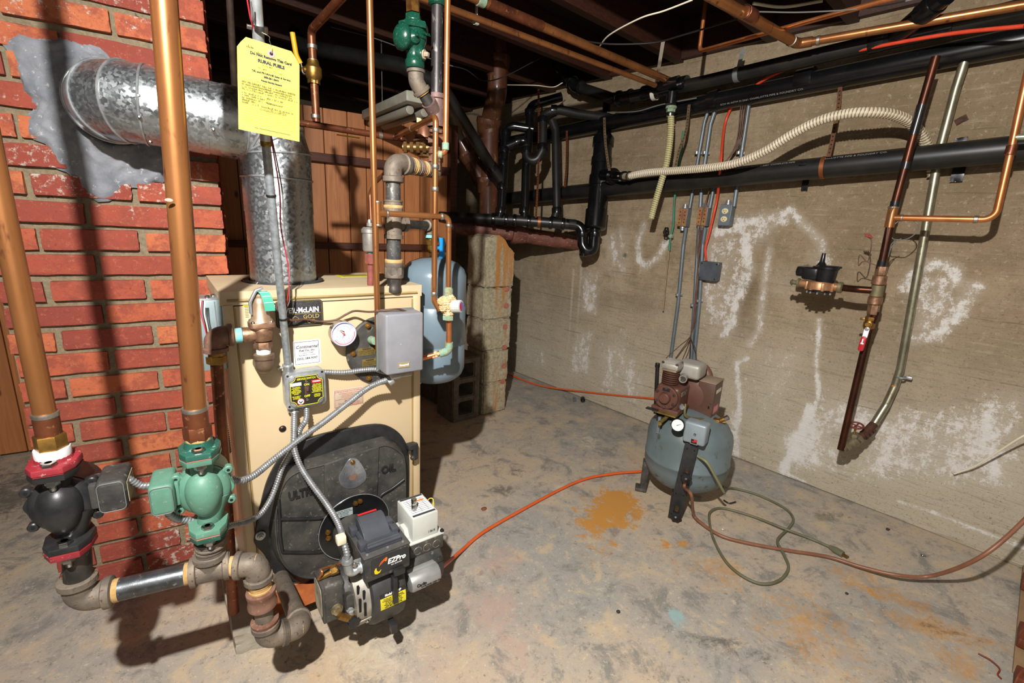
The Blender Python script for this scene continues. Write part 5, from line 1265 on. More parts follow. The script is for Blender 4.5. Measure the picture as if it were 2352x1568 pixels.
for k, s_ in enumerate(LL):
    if s_: text('fine_print', s_, F_ - BU * .0265 + ZUP * (.0125 - k * .0032), BU, ZUP, .0033, inkyellow, sp_, depth=.0002, bold=.0001, xs=.9)
RR = ('■ This switch shuts', 'off burner in case of', 'emergency or service.', '■ Place this switch in', 'the off position before', 'servicing equipment.', '■ Disconnect power', 'before working on unit.', '', '■ Replace fuses', 'only with same', 'size and type.')
for k, s_ in enumerate(RR):
    if s_: text('fine_print', s_.replace('■', '•'), F_ + BU * .0255 + ZUP * (.0145 - k * .0032), BU, ZUP, .0033, inkyellow, sp_, depth=.0002, bold=.0001, xs=.85)
bm = new(); box(bm, F_ + ZUP * .001, (.011, .002, .021), FRM, .0005); box(bm, F_ + AO * .004 + ZUP * .004, (.007, .007, .010), FRM, .001); obj('toggle', bm, M('brown_toggle', '#5a4038', rough=.4), ss)
for dz in (.0265, -.0255):
    bm = new(); lathe(bm, F_ + ZUP * dz, AO, [(0, .0042), (.0015, .004), (.0022, .002)], 16); obj('plate_screw', bm, steel, ss)
bm = new(); prism(bm, circ(.0092, 28), F_ - BU * .017 - ZUP * .029, BU, ZUP, AO, .0003); rl = obj('round_seal', bm, redpla, sp_)
bm = new(); prism(bm, circ(.0078, 28), F_ + AO * .0003 - BU * .017 - ZUP * .029, BU, ZUP, AO, .0003); obj('seal_face', bm, whitepaper, rl)
bm = new(); q = F_ + AO * .0008 - BU * .017 - ZUP * .029
for sx in (-1, 1):
    bm.faces.new([bm.verts.new(q + BU * (x * sx) + ZUP * z) for x, z in ((0, -.0015), (.0022, .0005), (.0055, .0032), (.0045, -.0005), (.0022, -.0030), (0, -.0035))])
bm.faces.new([bm.verts.new(q + BU * x + ZUP * z) for x, z in ((-.0012, -.003), (.0012, -.003), (.0012, -.0055), (-.0012, -.0055))])
obj('seal_emblem', bm, ink, rl, None)
for sx, sz, m_ in ((-1, 1, steel), (1, 1, dark_hole), (-1, -1, dark_hole), (1, -1, steel)):
    bm = new(); lathe(bm, sc + AO * .046 + BU * sx * .0435 + ZUP * sz * .0430, AO, [(0, .0032), (.0006, .0030)], 14); obj('corner_screw', bm, m_, ss)
# conduit down to the switch
cb = sc + AO * .022 - BU * .036 + ZUP * .047; ct_ = PY(610, 322, 1.175); c0 = PY(588, 0, 1.075); c0 = c0 + (c0 - ct_) * .6
cond = thing('metal_conduit', 'shiny steel conduit dropping from the ceiling in front of the flue to the service switch', 'conduit', cb)
tube([cb, ct_], .0090, galv_pipe, 'lower_pipe', cond, seg=20); dd = (ct_ - cb).normalized()
tube([ct_ - dd * .002, c0], .0102, zinc, 'upper_pipe', cond, seg=20)
coup(ct_ - dd * .012, dd, .0098, .034, M('brass_coupling', '#9a8038', '#6a5a30', scale=30, rough=.4, metal=.8), 'coupling', cond, 1.12)
bm = new(); lathe(bm, cb - dd * .004, dd, [(0, .015), (.004, .0155), (.010, .0125), (.022, .0122), (.024, .0135), (.028, .0135), (.030, .0105)], 20); lathe(bm, cb + dd * .016 - BU * .016, -BU, [(-.006, .003), (.006, .003), (.006, .005), (.010, .0045)], 10); obj('conduit_connector', bm, zinc, cond)
for py_ in ((631, 430), (649, 712)):
    q = ct_ + (cb - ct_) * ((py_[1] - 322) / (858 - 322.)); bm = new(); lathe(bm, q, dd, [(0, .0102), (.003, .0104), (.005, .0102)], 20); obj('cable_tie', bm, blackcord, cond)
q = PY(600, 74, 1.09); bm = new(); dq = (c0 - ct_).normalized(); lathe(bm, q, dq, [(0, .0118), (.006, .012), (.010, .0118)], 20); lathe(bm, q - BU * .016 + dq * .004, -BU, [(0, .004), (.007, .004)], 10); obj('pipe_clamp', bm, steel, cond)
for m_, dx, nm in ((redwire, 0.0, 'red wire'), (greycord, .005, 'grey wire')):
    tag(wire([PY(568, 0, 1.05) + BU * dx, PY(575, 40, 1.07) + BU * dx, PY(584, 80, 1.10) + BU * dx, PY(600, 200, 1.20), PY(640, 420, 1.24) + BU * dx, PY(645, 520, 1.26) + BU * dx * 1.5, PY(660, 600, 1.275) + BU * dx, PY(664, 650, 1.275), PY(660, 690, 1.285) + BU * dx, PY(655, 712, 1.29)], .0014, m_, 'loose_wire', None, 6),
        'thin %s strung down alongside the shiny conduit' % nm, 'wire')
# flexible metal conduits
def flexc(name, label, L, r=.0082, m=flexmetal, pitch=.0062):
    bm = new(); ribbed(bm, spline([p for p in L], 8), r, pitch, .22, 12, 5); o = obj(name, bm, m, None, True, 60); return tag(o, label, 'conduit')
sb = sc + AO * .022 - ZUP * .050
conn = thing('cable_clamp', 'zinc cable clamp under the left side of the service switch', 'clamp', sb - BU * .030 - ZUP * .02)
bm = new(); lathe(bm, sb - BU * .028 - ZUP * .018, ZUP, [(0, .0125), (.003, .0150), (.006, .0125), (.018, .0115)], 20); box(bm, sb - BU * .028 - ZUP * .013, (.036, .010, .005), FRM, .002); obj('clamp_body', bm, zinc, conn)
bm = new()
for sx in (-1, 1): lathe(bm, sb - BU * (.028 + sx * .014) - ZUP * .008, ZUP, [(-.004, .003), (.006, .003), (.008, .004)], 10)
obj('clamp_screw', bm, steel, conn)
flexc('flexible_conduit', 'ribbed metal conduit from the service switch down to the burner junction', [sb - BU * .028 - ZUP * .015, PB(675, 1000, .075), PB(676, 1030, .085), PB(690, 1070, .11), PB(715, 1110, .15), PB(745, 1150, .19), PB(768, 1185, .235), PB(782, 1215, .275), PB(788, 1238, .31), cn - BU * .024 + ZUP * .055, cn - BU * .024 + ZUP * .038], .0085)
bm = new(); box(bm, PB(783, 1238, .318), (.022, .020, .022), FRM, .003); tag(obj('wire_clip', bm, M('cream_plastic', '#d8d4b8', rough=.5), None), 'cream plastic clip around the conduit just above the burner', 'clip')
flexc('flexible_conduit', 'short ribbed conduit bowing from the service switch to the underside of the aquastat', [sc + AO * .020 + BU * .050 + ZUP * .034, PB(790, 855, .03), PB(830, 850, .034), PB(862, 848, .038), PB(880, 853, .045), ac - AO * .004 - ZUP * (ah / 2 + .006) - BU * .02], .0080)
c2e = pc2 + Vector((-.082, .045, .01))
flexc('flexible_conduit', 'long ribbed conduit sweeping from the aquastat down behind the pale green pump', [ac + AO * .0 - ZUP * (ah / 2 + .022) - BU * .020, PB(850, 888, .075), PB(800, 925, .082), PB(745, 968, .085), PB(700, 1000, .085), PB(660, 1030, .09), PB(620, 1062, .11), PB(585, 1090, .14), PB(555, 1103, .16), PY(530, 1100, 1.16), c2e + Vector((.05, .03, -.01)), c2e], .0088)
bm = new(); q = ac + AO * .0 - ZUP * (ah / 2 + .018) - BU * .016; box(bm, q, (.030, .024, .014), FRM, .003); lathe(bm, q - BU * .006 - ZUP * .010, (-BU * .8 - ZUP * .5), [(0, .012), (.014, .012)], 16); tag(obj('conduit_elbow', bm, zinc, None), 'zinc conduit elbow fixed under the left corner of the aquastat', 'fitting')
flexc('flexible_conduit', 'ribbed conduit hanging from the service switch, curving left across the black door edge', [sb + BU * .004 + ZUP * .004, PB(703, 962, .060), PB(690, 985, .055), PB(672, 1030, .055), PB(650, 1070, .060), PB(638, 1105, .07), PB(622, 1145, .085), PB(598, 1180, .11), PB(565, 1198, .14), PY(535, 1205, 1.16), PY(500, 1215, 1.13), PY(470, 1200, 1.12)], .0078)
b1 = pc1 + Vector((.096, .0, .025)); b2 = pc2 + Vector((-.086, .02, .02))
flexc('flexible_conduit', 'short ribbed conduit linking the black pump box to the green pump box', [b1, (b1 + b2) / 2 + Vector((0, .006, -.010)), b2], .0070)
b3 = pc2 + Vector((-.066, .0, -.020))
flexc('flexible_conduit', 'ribbed conduit curling out below the green pump box against the bricks', [b3, b3 - ZUP * .018 + Vector((.004, 0, 0)), b3 - ZUP * .04 + Vector((.018, .01, 0)), b3 - ZUP * .06 + Vector((.05, .03, 0)), b3 - ZUP * .05 + Vector((.09, .10, 0))], .0080)
# junction box on the boiler's left side
q = PB(474, 762, -.05); jq = thing('junction_box', 'pale blue grey metal box fixed beside the upper left edge of the boiler', 'box', q - ZUP * .09)
bm = new(); box(bm, q, (.070, .10, .175), FRM, .002); obj('box_body', bm, M('blue_grey_steel', '#a4b6ba', '#93a6aa', scale=14, rough=.4, metal=.5), jq, True, 30)
bm = new(); box(bm, q + ZUP * .089 + AO * .02, (.066, .05, .004), FRM, .001); box(bm, q + AO * .051 + BU * .020, (.002, .002, .17), FRM); obj('box_flange', bm, zinc, jq, True, 30)
for k, (dx, dy) in enumerate(((-.014, .02), (.008, .03), (.022, .01))):
    bm = new(); lathe(bm, q + ZUP * .090 + BU * dx + AO * dy, ZUP, [(0, .006), (.005, .006), (.007, .003)], 14); obj('box_screw', bm, steel, jq)
flexc('flexible_conduit', 'ribbed conduit hanging straight down from the pale box left of the boiler', [q - ZUP * .085 + BU * .012, q - ZUP * .15 + BU * .014, q - ZUP * .25 + BU * .018, q - ZUP * .34 + BU * .02], .0078)
for k, m_ in enumerate((redwire, blackcord, whitecord)):
    tag(wire([PB(464 + k * 3, 690, .03), PB(462 + k * 4, 720, .04), PB(470 + k * 3, 750, .045), PB(476 + k * 2, 775, .04)], .0013, m_, 'loose_wire', None, 6), '%s lead wire dangling in front of the pale box behind the thick copper pipe' % ('red', 'black', 'white')[k], 'wire')

# ================================================================== SERVICE CARD
cTL, cTR, cBR, cBL = PD(541, 78, .84), PD(683, 122, .90), PD(692, 326, .935), PD(551, 297, .865)
ax_ = ((cTR - cTL) + (cBR - cBL)).normalized(); ay_ = ((cTL - cBL) + (cTR - cBR)); ay_ = (ay_ - ay_.dot(ax_) * ax_).normalized(); az_ = ax_.cross(ay_)
cw = ((cTR - cTL).length + (cBR - cBL).length) / 2; chh = ((cTL - cBL).length + (cTR - cBR).length) / 2; cc_ = (cTL + cTR + cBR + cBL) / 4
card = thing('service_card', 'yellow burner service card hanging by wire from the shiny conduit', 'card', cc_ - ay_ * chh / 2)
bm = new(); NX, NY = 10, 16; rows = []
for j in range(NY + 1):
    v = j / NY; row = []
    for i in range(NX + 1):
        u = i / NX; x = (u - .5) * cw; y = (v - .5) * chh
        lim = cw / 2 - max(0, (y - (chh / 2 - .018))) * .8; x = max(-lim, min(lim, x))
        b = 0
        row.append(cc_ + ax_ * x + ay_ * y + az_ * b)
    rows.append(row)
F1 = [[bm.verts.new(p) for p in row] for row in rows]; F0 = [[bm.verts.new(p - az_ * .0005) for p in row] for row in rows]
for j in range(NY):
    for i in range(NX):
        bm.faces.new((F1[j][i], F1[j][i + 1], F1[j + 1][i + 1], F1[j + 1][i])); bm.faces.new((F0[j][i], F0[j + 1][i], F0[j + 1][i + 1], F0[j][i + 1]))
obj('card_sheet', bm, yellowpaper, card, True, 180)
T0 = cc_ + az_ * .0005; cq = 1.0
def ct2(s_, x, y, sz, m=ink, **k): return text('card_print', s_, T0 + ax_ * x * cw + ay_ * (y * chh), ax_, ay_, sz * cw * cq, m, card, depth=.0001, **dict(k, bold=k.get('bold', 0) + .00005))
Tb = T0
ct2('Do Not Remove This Card', .03, .352, .060, bold=.0004); ct2('RURAL FUELS', .03, .292, .072, bold=.0005)
ct2('7176 MAIN ST.', .03, .252, .046, inkblue); ct2('TRUMBULL, CT. 06611', .03, .212, .046, inkblue); ct2('OIL and PROPANE Sales & Service', .03, .170, .044, bold=.0002); ct2('203-261-3641', .03, .132, .044, bold=.0003)
ct2('Burner Service Record', .03, .088, .036, bold=.0003); ct2('DATE        TECH                     REMARKS', -.02, .060, .022, inkblue)
bm = new()
for k in range(20): box(bm, T0 + ay_ * (chh * (.062 - k * .0245)) , (cw * .88, .0004, .0003), (ax_, az_, ay_))
for x in (-.30, -.20): box(bm, T0 + ax_ * cw * x + ay_ * (chh * -.15) , (.0003, .0004, chh * .43), (ax_, az_, ay_))
obj('ruled_lines', bm, M('ruling', '#d0c04a', rough=.8), card, None)
pencil = M('pencil', '#5e5a2c', '#6e6a38', rough=.8)
bm = new(); H_ = [(-.44, .020, .86), (-.44, -.006, .80), (-.44, -.032, .84), (-.44, -.060, .90), (-.44, -.098, .30), (-.44, -.122, .34), (-.05, -.102, .26), (-.05, -.150, .28), (-.44, -.150, .34), (-.44, -.176, .12), (-.30, -.176, .1), (-.44, -.20, .10), (-.28, -.205, .1), (-.14, -.205, .52), (-.16, -.235, .44)]
for k, (x, y, L_) in enumerate(H_): scribble(bm, T0 + ax_ * cw * x + ay_ * chh * y, ax_, ay_, cw * L_, cw * .030, 1, 40 + k, .0010)
obj('handwriting', bm, pencil, card, None)
bm = new(); scribble(bm, T0 + ax_ * cw * -.36 + ay_ * chh * .40, ax_, ay_, cw * .12, cw * .035, 1, 77, .0008); scribble(bm, T0 + ax_ * cw * -.24 + ay_ * chh * .365, ax_, ay_, cw * .12, cw * .03, 1, 78, .0008); obj('handwriting', bm, pencil, card, None)
text('handwriting', 'Replaced Expand.', T0 + ax_ * cw * .12 - ay_ * chh * .205, ax_, ay_, cw * .055, pencil, card, shear=.5, xs=.85); text('handwriting', 'and Relife Valve', T0 + ax_ * cw * .08 - ay_ * chh * .236, ax_, ay_, cw * .055, pencil, card, shear=.5, xs=.85)
text('handwriting', 'Tune up', T0 + ax_ * cw * .0 - ay_ * chh * .150, ax_, ay_, cw * .05, ink, card, shear=.5)
bm = new()
for k, w_ in enumerate((.06, .52)): box(bm, T0 + ax_ * cw * (-.22 + k * .30) - ay_ * (chh * .445), (cw * w_, .0004, .0011), (ax_, az_, ay_))
obj('small_print', bm, inkblue, card, None)
g_ = T0 + ax_ * cw * .03 + ay_ * chh * .405
bm = new(); lathe(bm, g_ - az_ * .0005, az_, [(0, .0066), (.0008, .0066)], 24); ey = obj('eyelet', bm, M('pink_eyelet', '#d07a78', rough=.7), card)
bm = new(); lathe(bm, g_ + az_ * .0004, az_, [(0, .0031), (.0004, .0031)], 20); obj('eyelet_hole', bm, dark_hole, ey)
wq = PY(600, 80, 1.085)
wire([g_ + az_ * .002, g_ + ay_ * .010 + az_ * .004, g_ + ay_ * .022 + ax_ * -.003, wq + Vector((.012, -.014, -.004)), wq + Vector((0, -.014, 0))], .0007, steel, 'hanging_wire', card, 6)

# ================================================================== IRON SUPPLY RISER
RB = Vector((.419, 1.376, ZT))
def RZ(py): p = PY(905, py, RB.y); return Vector((RB.x, RB.y, p.z))
ir = thing('iron_supply_riser', 'mottled iron pipe rising from the boiler lid, bending right below the ceiling', 'pipe', RB)
r = .0205
coup(RB - ZUP * .02, ZUP, r, .05, iron_blk, 'nipple', ir, 1.05, 22)
coup(RZ(640), ZUP, r, RZ(600).z - RZ(640).z, iron_fit, 'union', ir, 1.36, 24); bm = new(); nut(bm, RZ(630), ZUP, r * 1.45, .022); obj('union_nut', bm, iron_fit, ir, True, 25)
ringb(RZ(603), ZUP, r * 1.30, .010, dope, 'sealant_ring', ir)
mott = M('mottled_pipe', '#3c3f42', '#6c6a66', '#b8b4a8', scale=30, rough=.5, metal=.5, bump=.2, stretch=(1, 1, .6))
tube([RZ(605), RZ(540)], r, mott, 'lower_pipe', ir, seg=22)
bm = new(); a, b = RZ(548), RZ(478); cyl(bm, a, b, r * 1.18, 24)
for q, d_ in ((a, 1), (b, -1)): lathe(bm, q, ZUP * d_, [(0, r * 1.34), (.010, r * 1.34), (.012, r * 1.2)], 24)
tm = (a + b) / 2; dB = Vector((.97, .2, 0)).normalized(); cyl(bm, tm, tm + dB * .040, r * .9, 20); lathe(bm, tm + dB * .030, dB, [(0, r * 1.1), (.012, r * 1.1)], 20); obj('tee', bm, iron_fit, ir)
ringb(RZ(478), ZUP, r * 1.36, .008, dope, 'sealant_ring', ir, 24)
coup(RZ(476), ZUP, r, .020, iron_fit, 'collar', ir, 1.3)
tube([RZ(470), RZ(392)], r, mott, 'upper_pipe', ir, seg=22)
EC = RZ(372); EV = PY(1003, 388, 1.47); EV.z = EC.z - .004; dE = (EV - EC).normalized()
elbow(EC, -ZUP, dE, r * 1.08, .052, iron_fit, 'elbow', ir, seg=28)
L_ = (EV - EC).length
tube([EC + dE * .04, EV], r * .95, iron_fit, 'cross_pipe', ir, seg=22)
for k in range(7):
    q = EC + dE * (.056 + k * (L_ - .075) / 7); coup(q, dE, r * (1 - .01 * k), .014, (iron_fit, dope, iron_fit, iron_rust, dope, iron_fit, iron_fit)[k], ('collar', 'sealant_ring')[k in (1, 4)], ir, 1.25 - .02 * k)
# branch to the expansion tank
tb = tm + dB * .042; te = PY(988, 512, 1.50); te.z = tm.z - .002; db = (te - tb).normalized()
tube([tb - dB * .01, te], .0130, iron_blk, 'branch_pipe', ir, seg=18); elbow(te, -db, -ZUP, .0135, .028, iron_fit, 'elbow', ir, seg=20)
ringb(te - ZUP * .030, -ZUP, .0155, .010, tape_t, 'thread_tape', ir)
# vertical leg at the right
VX, VY = PY(1003, 200, 1.46).x, 1.46
def VZ(py): p = PY(1003, py, VY); return Vector((VX, VY, p.z))
sv = thing('iron_vertical_pipe', 'dark iron vertical pipe hanging from a green fitting with a brown tee below it', 'pipe', VZ(390))
r = .0175
tube([VZ(215), VZ(2)], r, M('grey_black_pipe', '#4c4848', '#2e2c2c', '#8a8684', scale=22, rough=.45, metal=.5, bump=.15, stretch=(1, 1, .3)), 'pipe', sv, seg=22)
coup(VZ(14), ZUP, .021, .06, green_valve, 'green_coupling', sv, 1.25, 24)
bm = new(); a, b = VZ(292), VZ(216); cyl(bm, a, b, .0255, 26); lathe(bm, b - ZUP * .016, ZUP, [(0, .027), (.002, .030), (.014, .030), (.016, .024)], 26); lathe(bm, a, ZUP, [(0, .027), (.012, .029), (.014, .026)], 26)
jt = VZ(262); up = PY(984, 234, 1.44); cyl(bm, jt, up, .022, 22); obj('wye_tee', bm, M('violet_brown_iron', '#6c5450', '#7e6560', '#a09490', scale=26, rough=.6, metal=.3, bump=.4), sv)
coup(VZ(300), ZUP, .016, .026, brass, 'brass_bushing', sv, 1.2)
bm = new(); nut(bm, VZ(330), ZUP, .026, .020); nut(bm, VZ(306), ZUP, .022, .010); obj('union_nut', bm, iron_rust, sv, True, 25)
coup(VZ(356), ZUP, .0185, .022, iron_rust, 'collar', sv, 1.3)
bm = new(); cyl(bm, VZ(392), VZ(352), .019, 22); nut(bm, VZ(372), ZUP, .024, .016); obj('lower_fitting', bm, iron_rust, sv, True, 30)
# flow-check valve
VT = PY(949, 30, 1.43); VBm = PY(953, 158, 1.43); du = (VT - VBm).normalized(); Lv = (VT - VBm).length
fv = thing('flow_check_valve', 'dark green cast flow control valve with side bonnet, hanging near the top centre left', 'valve', VBm)
def vp(t): return VBm + du * (Lv * t)
bm = new()
lathe(bm, VBm, du, [(0, .024), (.004, .027), (Lv * .14, .027), (Lv * .18, .023), (Lv * .24, .0215), (Lv * .34, .026), (Lv * .48, .034), (Lv * .58, .036), (Lv * .68, .034), (Lv * .72, .030)], 30)
obj('valve_body', bm, green_valve, fv)
bm = new(); nut(bm, vp(.69), du, .043, Lv * .13, .12); ob_ = obj('cap_nut', bm, green_valve, fv, True, 25)
bm = new(); nut(bm, vp(.82), du, .022, Lv * .16, .1); cyl(bm, vp(.80), vp(.86), .026, 20); obj('neck_nut', bm, green_valve, fv, True, 25)
bm = new(); sx = -BU * .9 - BV * .2; sx.normalize(); q = vp(.50); lathe(bm, q, sx, [(0, .026), (.030, .029), (.036, .034), (.044, .034), (.052, .028), (.060, .016), (.062, .004)], 28); obj('side_bonnet', bm, green_valve, fv)
bm = new(); q = vp(.50) - BU * .014 + AO * .026; lathe(bm, q, AO, [(0, .018), (.010, .016), (.014, .010), (.018, .004), (.026, .0025)], 22); obj('front_boss', bm, green_valve, fv)
bm = new(); dpl = (AO * .8 + BU * .5 - ZUP * .1).normalized(); q = vp(.27) + dpl * .014; lathe(bm, q, dpl, [(0, .019), (.014, .018), (.018, .016)], 22); pgb = obj('plug_boss', bm, green_valve, fv)
bm = new(); lathe(bm, q + dpl * .018, dpl, [(0, .0125), (.003, .0115)], 20); box(bm, q + dpl * .026, (.012, .012, .014), frame(dpl), .002); obj('square_plug', bm, M('caulked_plug', '#b8a284', '#8c8478', scale=60, rough=.7, bump=.5), fv, True, 30)
text('cast_letters', 'FLO-CONTROL', vp(.60) + AO * .0355 + BU * .004, BU, ZUP, .0085, green_valve, fv, depth=.001, bold=.0003); text('cast_letters', 'VALVE', vp(.53) + AO * .0360 + BU * .006, BU, ZUP, .0085, green_valve, fv, depth=.001, bold=.0003)
coup(vp(1.0), du, .0135, .030, M('brass_hex', '#b88a48', '#8a5a30', scale=40, rough=.4, metal=.9), 'brass_adapter', fv, 1.45, hexa=True)
tube([vp(1.05), vp(1.8)], .0125, copper, 'feed_pipe', fv)
cn2 = thing('iron_offset_pipe', 'brown iron elbow and short sloping pipe under the dark green valve', 'pipe', PY(955, 205, 1.43))
q1 = PY(956, 188, 1.432); q2 = PY(984, 236, 1.44)
tube([VBm + du * .002, q1], .0155, iron_rust, 'nipple', cn2); dq = (q2 - q1).normalized()
elbow(q1, du, dq, .0195, .030, iron_fit, 'elbow', cn2, seg=24); ringb(q1 + dq * .030, dq, .0215, .006, dope, 'sealant_ring', cn2)
tube([q1 + dq * .02, q2 + dq * .01], .0160, iron_blk, 'sloping_pipe', cn2, seg=20)
# brass feed valve cluster behind
fc_ = PY(962, 345, 1.56)
pr = thing('feed_regulator', 'brass and bronze feed regulator with a bell cap, behind the iron bend', 'valve', fc_)
bm = new(); q = PY(974, 318, 1.56); lathe(bm, q, ZUP, [(0, .030), (.008, .030), (.010, .022), (.034, .018), (.044, .010), (.050, .006)], 26); obj('bell_cap', bm, M('brown_bell', '#8a5a42', '#6e4634', scale=20, rough=.45, metal=.4), pr)
bm = new(); box(bm, q - ZUP * .006, (.058, .052, .010), FRM, .006); obj('bell_flange', bm, iron_rust, pr, True, 30)
bm = new(); a = PY(925, 338, 1.57); b = PY(990, 340, 1.53); dd_ = (b - a).normalized(); cyl(bm, a, b, .012, 18)
for k in range(4): nut(bm, a + dd_ * (.004 + k * .020), dd_, .0185 - .001 * (k % 2), .011)
cyl(bm, q - ZUP * .044, q - ZUP * .006, .020, 20); nut(bm, q - ZUP * .056, ZUP, .022, .016); obj('brass_body', bm, M('dull_brass', '#8e6e42', '#6e4e30', scale=30, rough=.45, metal=.8), pr, True, 30)
bm = new(); box(bm, q + BU * -.012 + ZUP * .052, (.028, .001, .014), (BU, AO, ZUP)); obj('paper_tag', bm, M('cream_tag', '#dccb9a', rough=.7), pr, None)

# ================================================================== COPPER WATER PIPES
def pz(px, py, z): return PZ(px, py, z)
zh = PY(800, 296, 1.70).z
a = pz(670, 279, zh); YBK = a.y; b = pz(905, 316, zh); c = pz(1001, 267, zh)
cw1 = thing('copper_water_pipe', 'copper pipe running level across the pine boards and angling forward to a drop', 'pipe', b)
rr_ = .0105
tube([a, b], rr_, copper_old, 'back_run', cw1, seg=14)
tube([b, pz(928, 320, zh), pz(934, 335, zh - .03)], rr_ * .9, copper_old, 'stub', cw1, .02)
pe = Vector((c.x, c.y, PY(998, 690, c.y).z))
tube([b, c, pe + ZUP * .02, pe, pe + Vector((.016, -.006, -.03))], rr_ * .78, copper, 'front_run', cw1, .018, 16)
dbc = (c - b).normalized()
for q, d_, rr2 in ((b - (b - a).normalized() * .05, b - a, rr_), (b + dbc * .02, dbc, rr_ * .8), (b + dbc * .21, dbc, rr_ * .8), (c - ZUP * .035, ZUP, rr_ * .8), (c - ZUP * .13, ZUP, rr_ * .9), (c - ZUP * .19, ZUP, rr_ * .9), (pe + ZUP * .02, ZUP, rr_ * .85)): joint(q, d_, rr2, cw1)
# bypass drop at far right of the cluster
x2 = PY(1026, 150, c.y - .02); tb0 = Vector((x2.x, c.y - .02, PY(1026, -30, c.y - .02).z)); tb1 = Vector((x2.x, c.y - .02, PY(1022, 352, c.y - .02).z))
cw2 = thing('copper_drop_pipe', 'right-hand thin bright copper pipe dropping from the ceiling beside the dark iron pipe', 'pipe', tb1)
tube([tb0, tb1, Vector((c.x + .002, c.y, tb1.z - .002))], .0078, copper_bright, 'pipe', cw2, .014, 16); joint(tb1 + ZUP * .018, ZUP, .0082, cw2, .02, verdigris, 1.2); joint(tb1 + (c - tb1).normalized() * .0 + Vector((-.012, .008, -.004)), Vector((-1, .5, 0)), .0085, cw2, .012, verdigris, 1.2)
# front pair
YF = 1.300
A0 = PY(848, -40, YF); A1 = PY(867, 712, YF)
cw3 = thing('copper_drop_pipe', 'tall thin copper pipe dropping from the ceiling to behind the grey aquastat', 'pipe', A1)
tube([A0, A1 - ZUP * .12, A1 - ZUP * .135 + BU * .01], .0082, copper, 'pipe', cw3, .01, 16)
A2 = PY(868, 489, YF)
bm = new(); cyl(bm, A2 - ZUP * .030, A2 + ZUP * .026, .0098, 16); cyl(bm, A2, A2 + BU * .024, .0098, 16); obj('tee', bm, copper, cw3); joint(A2 + ZUP * .028, ZUP, .0094, cw3, .006); joint(A2 - ZUP * .032, ZUP, .0094, cw3, .006); joint(A2 + BU * .026, BU, .0094, cw3, .006)
B1 = PY(1031, 497, YF); B1.z = A2.z; B2 = PY(1030, 668, YF)
cw4 = thing('copper_branch_pipe', 'copper branch running right from the tall pipe, then down to the crusted mixing valve', 'pipe', B2)
tube([A2 + BU * .02, B1, B2 - ZUP * .02], .0080, copper, 'pipe', cw4, .016, 16); joint(B1 - BU * .022, BU, .0088, cw4, .008); joint(B1 - ZUP * .024, ZUP, .0088, cw4, .008)
B3 = PY(1031, 735, YF); B4 = PY(1031, 806, YF); B5 = PY(955, 826, YF + .03)
cw5 = thing('copper_return_pipe', 'short copper pipe below the mixing valve turning left behind the aquastat', 'pipe', B4)
tube([B3 + ZUP * .01, B4, B5, B5 - BU * .06], .0085, copper_bright, 'pipe', cw5, .016, 16)
bm = new(); sweep(bm, fillet([B4 + ZUP * .028, B4, B4 + (B5 - B4).normalized() * .030], .018, 8), .0125, 18); obj('crusted_elbow', bm, verdigris, cw5)
bm = new(); rr = random.Random(4)
for k in range(7):
    q = B4 + (B5 - B4).normalized() * (.016 + .006 * k) + Vector((rr.uniform(-.003, .003), -.004, rr.uniform(-.006, .008))); bmesh.ops.create_icosphere(bm, subdivisions=2, radius=rr.uniform(.005, .008), matrix=Matrix.Translation(q))
obj('mineral_crust', bm, paste, cw5)
# tempering valve caked in deposit
mvc = PY(1030, 702, YF - .005)
mv = thing('mixing_valve', 'mixing valve caked in tan deposit with a pale grey knob, red and blue dial', 'valve', mvc - ZUP * .04)
bm = new(); coup_z = mvc + ZUP * .030; lathe(bm, B2 - ZUP * .004, ZUP, [(-.010, .0135), (.010, .0135), (.016, .009)], 16); obj('top_union', bm, verdigris, mv)
bm = new(); nut(bm, mvc - ZUP * .043, ZUP, .0175, .014); obj('bottom_union', bm, verdigris, mv, True, 25)
bm = new(); rr = random.Random(8)
base = [(0, 0, 0, .020), (-.012, 0, .012, .018), (-.024, 0, .014, .012), (.004, 0, .022, .014), (.000, 0, -.022, .015), (-.016, 0, -.004, .014), (.014, 0, .014, .012)]
for x, y, z, R_ in base:
    t = bmesh.new(); bmesh.ops.create_icosphere(t, subdivisions=4, radius=R_)
    for v in t.verts:
        n_ = v.co.normalized(); f = .5 * math.sin(n_.x * 9 + x * 300) * math.sin(n_.y * 11 + z * 200) + .35 * math.sin(n_.z * 17 + x * 90) + rr.uniform(-.35, .35); v.co = v.co + n_ * (.0030 * f) + mvc + BU * x + AO * y + ZUP * z
    merge(bm, t)
obj('crusted_body', bm, paste, mv)
kd = (AO * .80 + BU * .52 + ZUP * .10).normalized(); kx, ky, _ = frame(kd); kc_ = mvc + kd * .014 + BU * .002 - ZUP * .002
bm = new(); K = [(.0185 * (1 + .035 * (1 if k % 4 < 2 else 0)) * math.cos(2 * PI * k / 96), .0185 * (1 + .035 * (1 if k % 4 < 2 else 0)) * math.sin(2 * PI * k / 96)) for k in range(96)]
prism(bm, K, kc_, kx, ky, kd, .028, .002); kn = obj('knob', bm, M('pale_knob', '#c4c8c0', '#b4b8b0', scale=30, rough=.45), mv, True, 25)
bm = new(); prism(bm, circ(.0135, 28), kc_ + kd * .0284, kx, ky, kd, .0004); kf = obj('knob_dial', bm, M('dial_blue', '#3f78c8', rough=.4), kn)
bm = new(); kr = (-kx).normalized() if (-kx).dot(BU) < 0 else kx
P_ = [(.0135 * math.cos(a), .0135 * math.sin(a)) for a in [math.radians(110 + 150 * k / 14) for k in range(15)]] + [(.001, -.002)]
kxx = BU - kd * BU.dot(kd); kxx.normalize(); kyy = kd.cross(kxx)
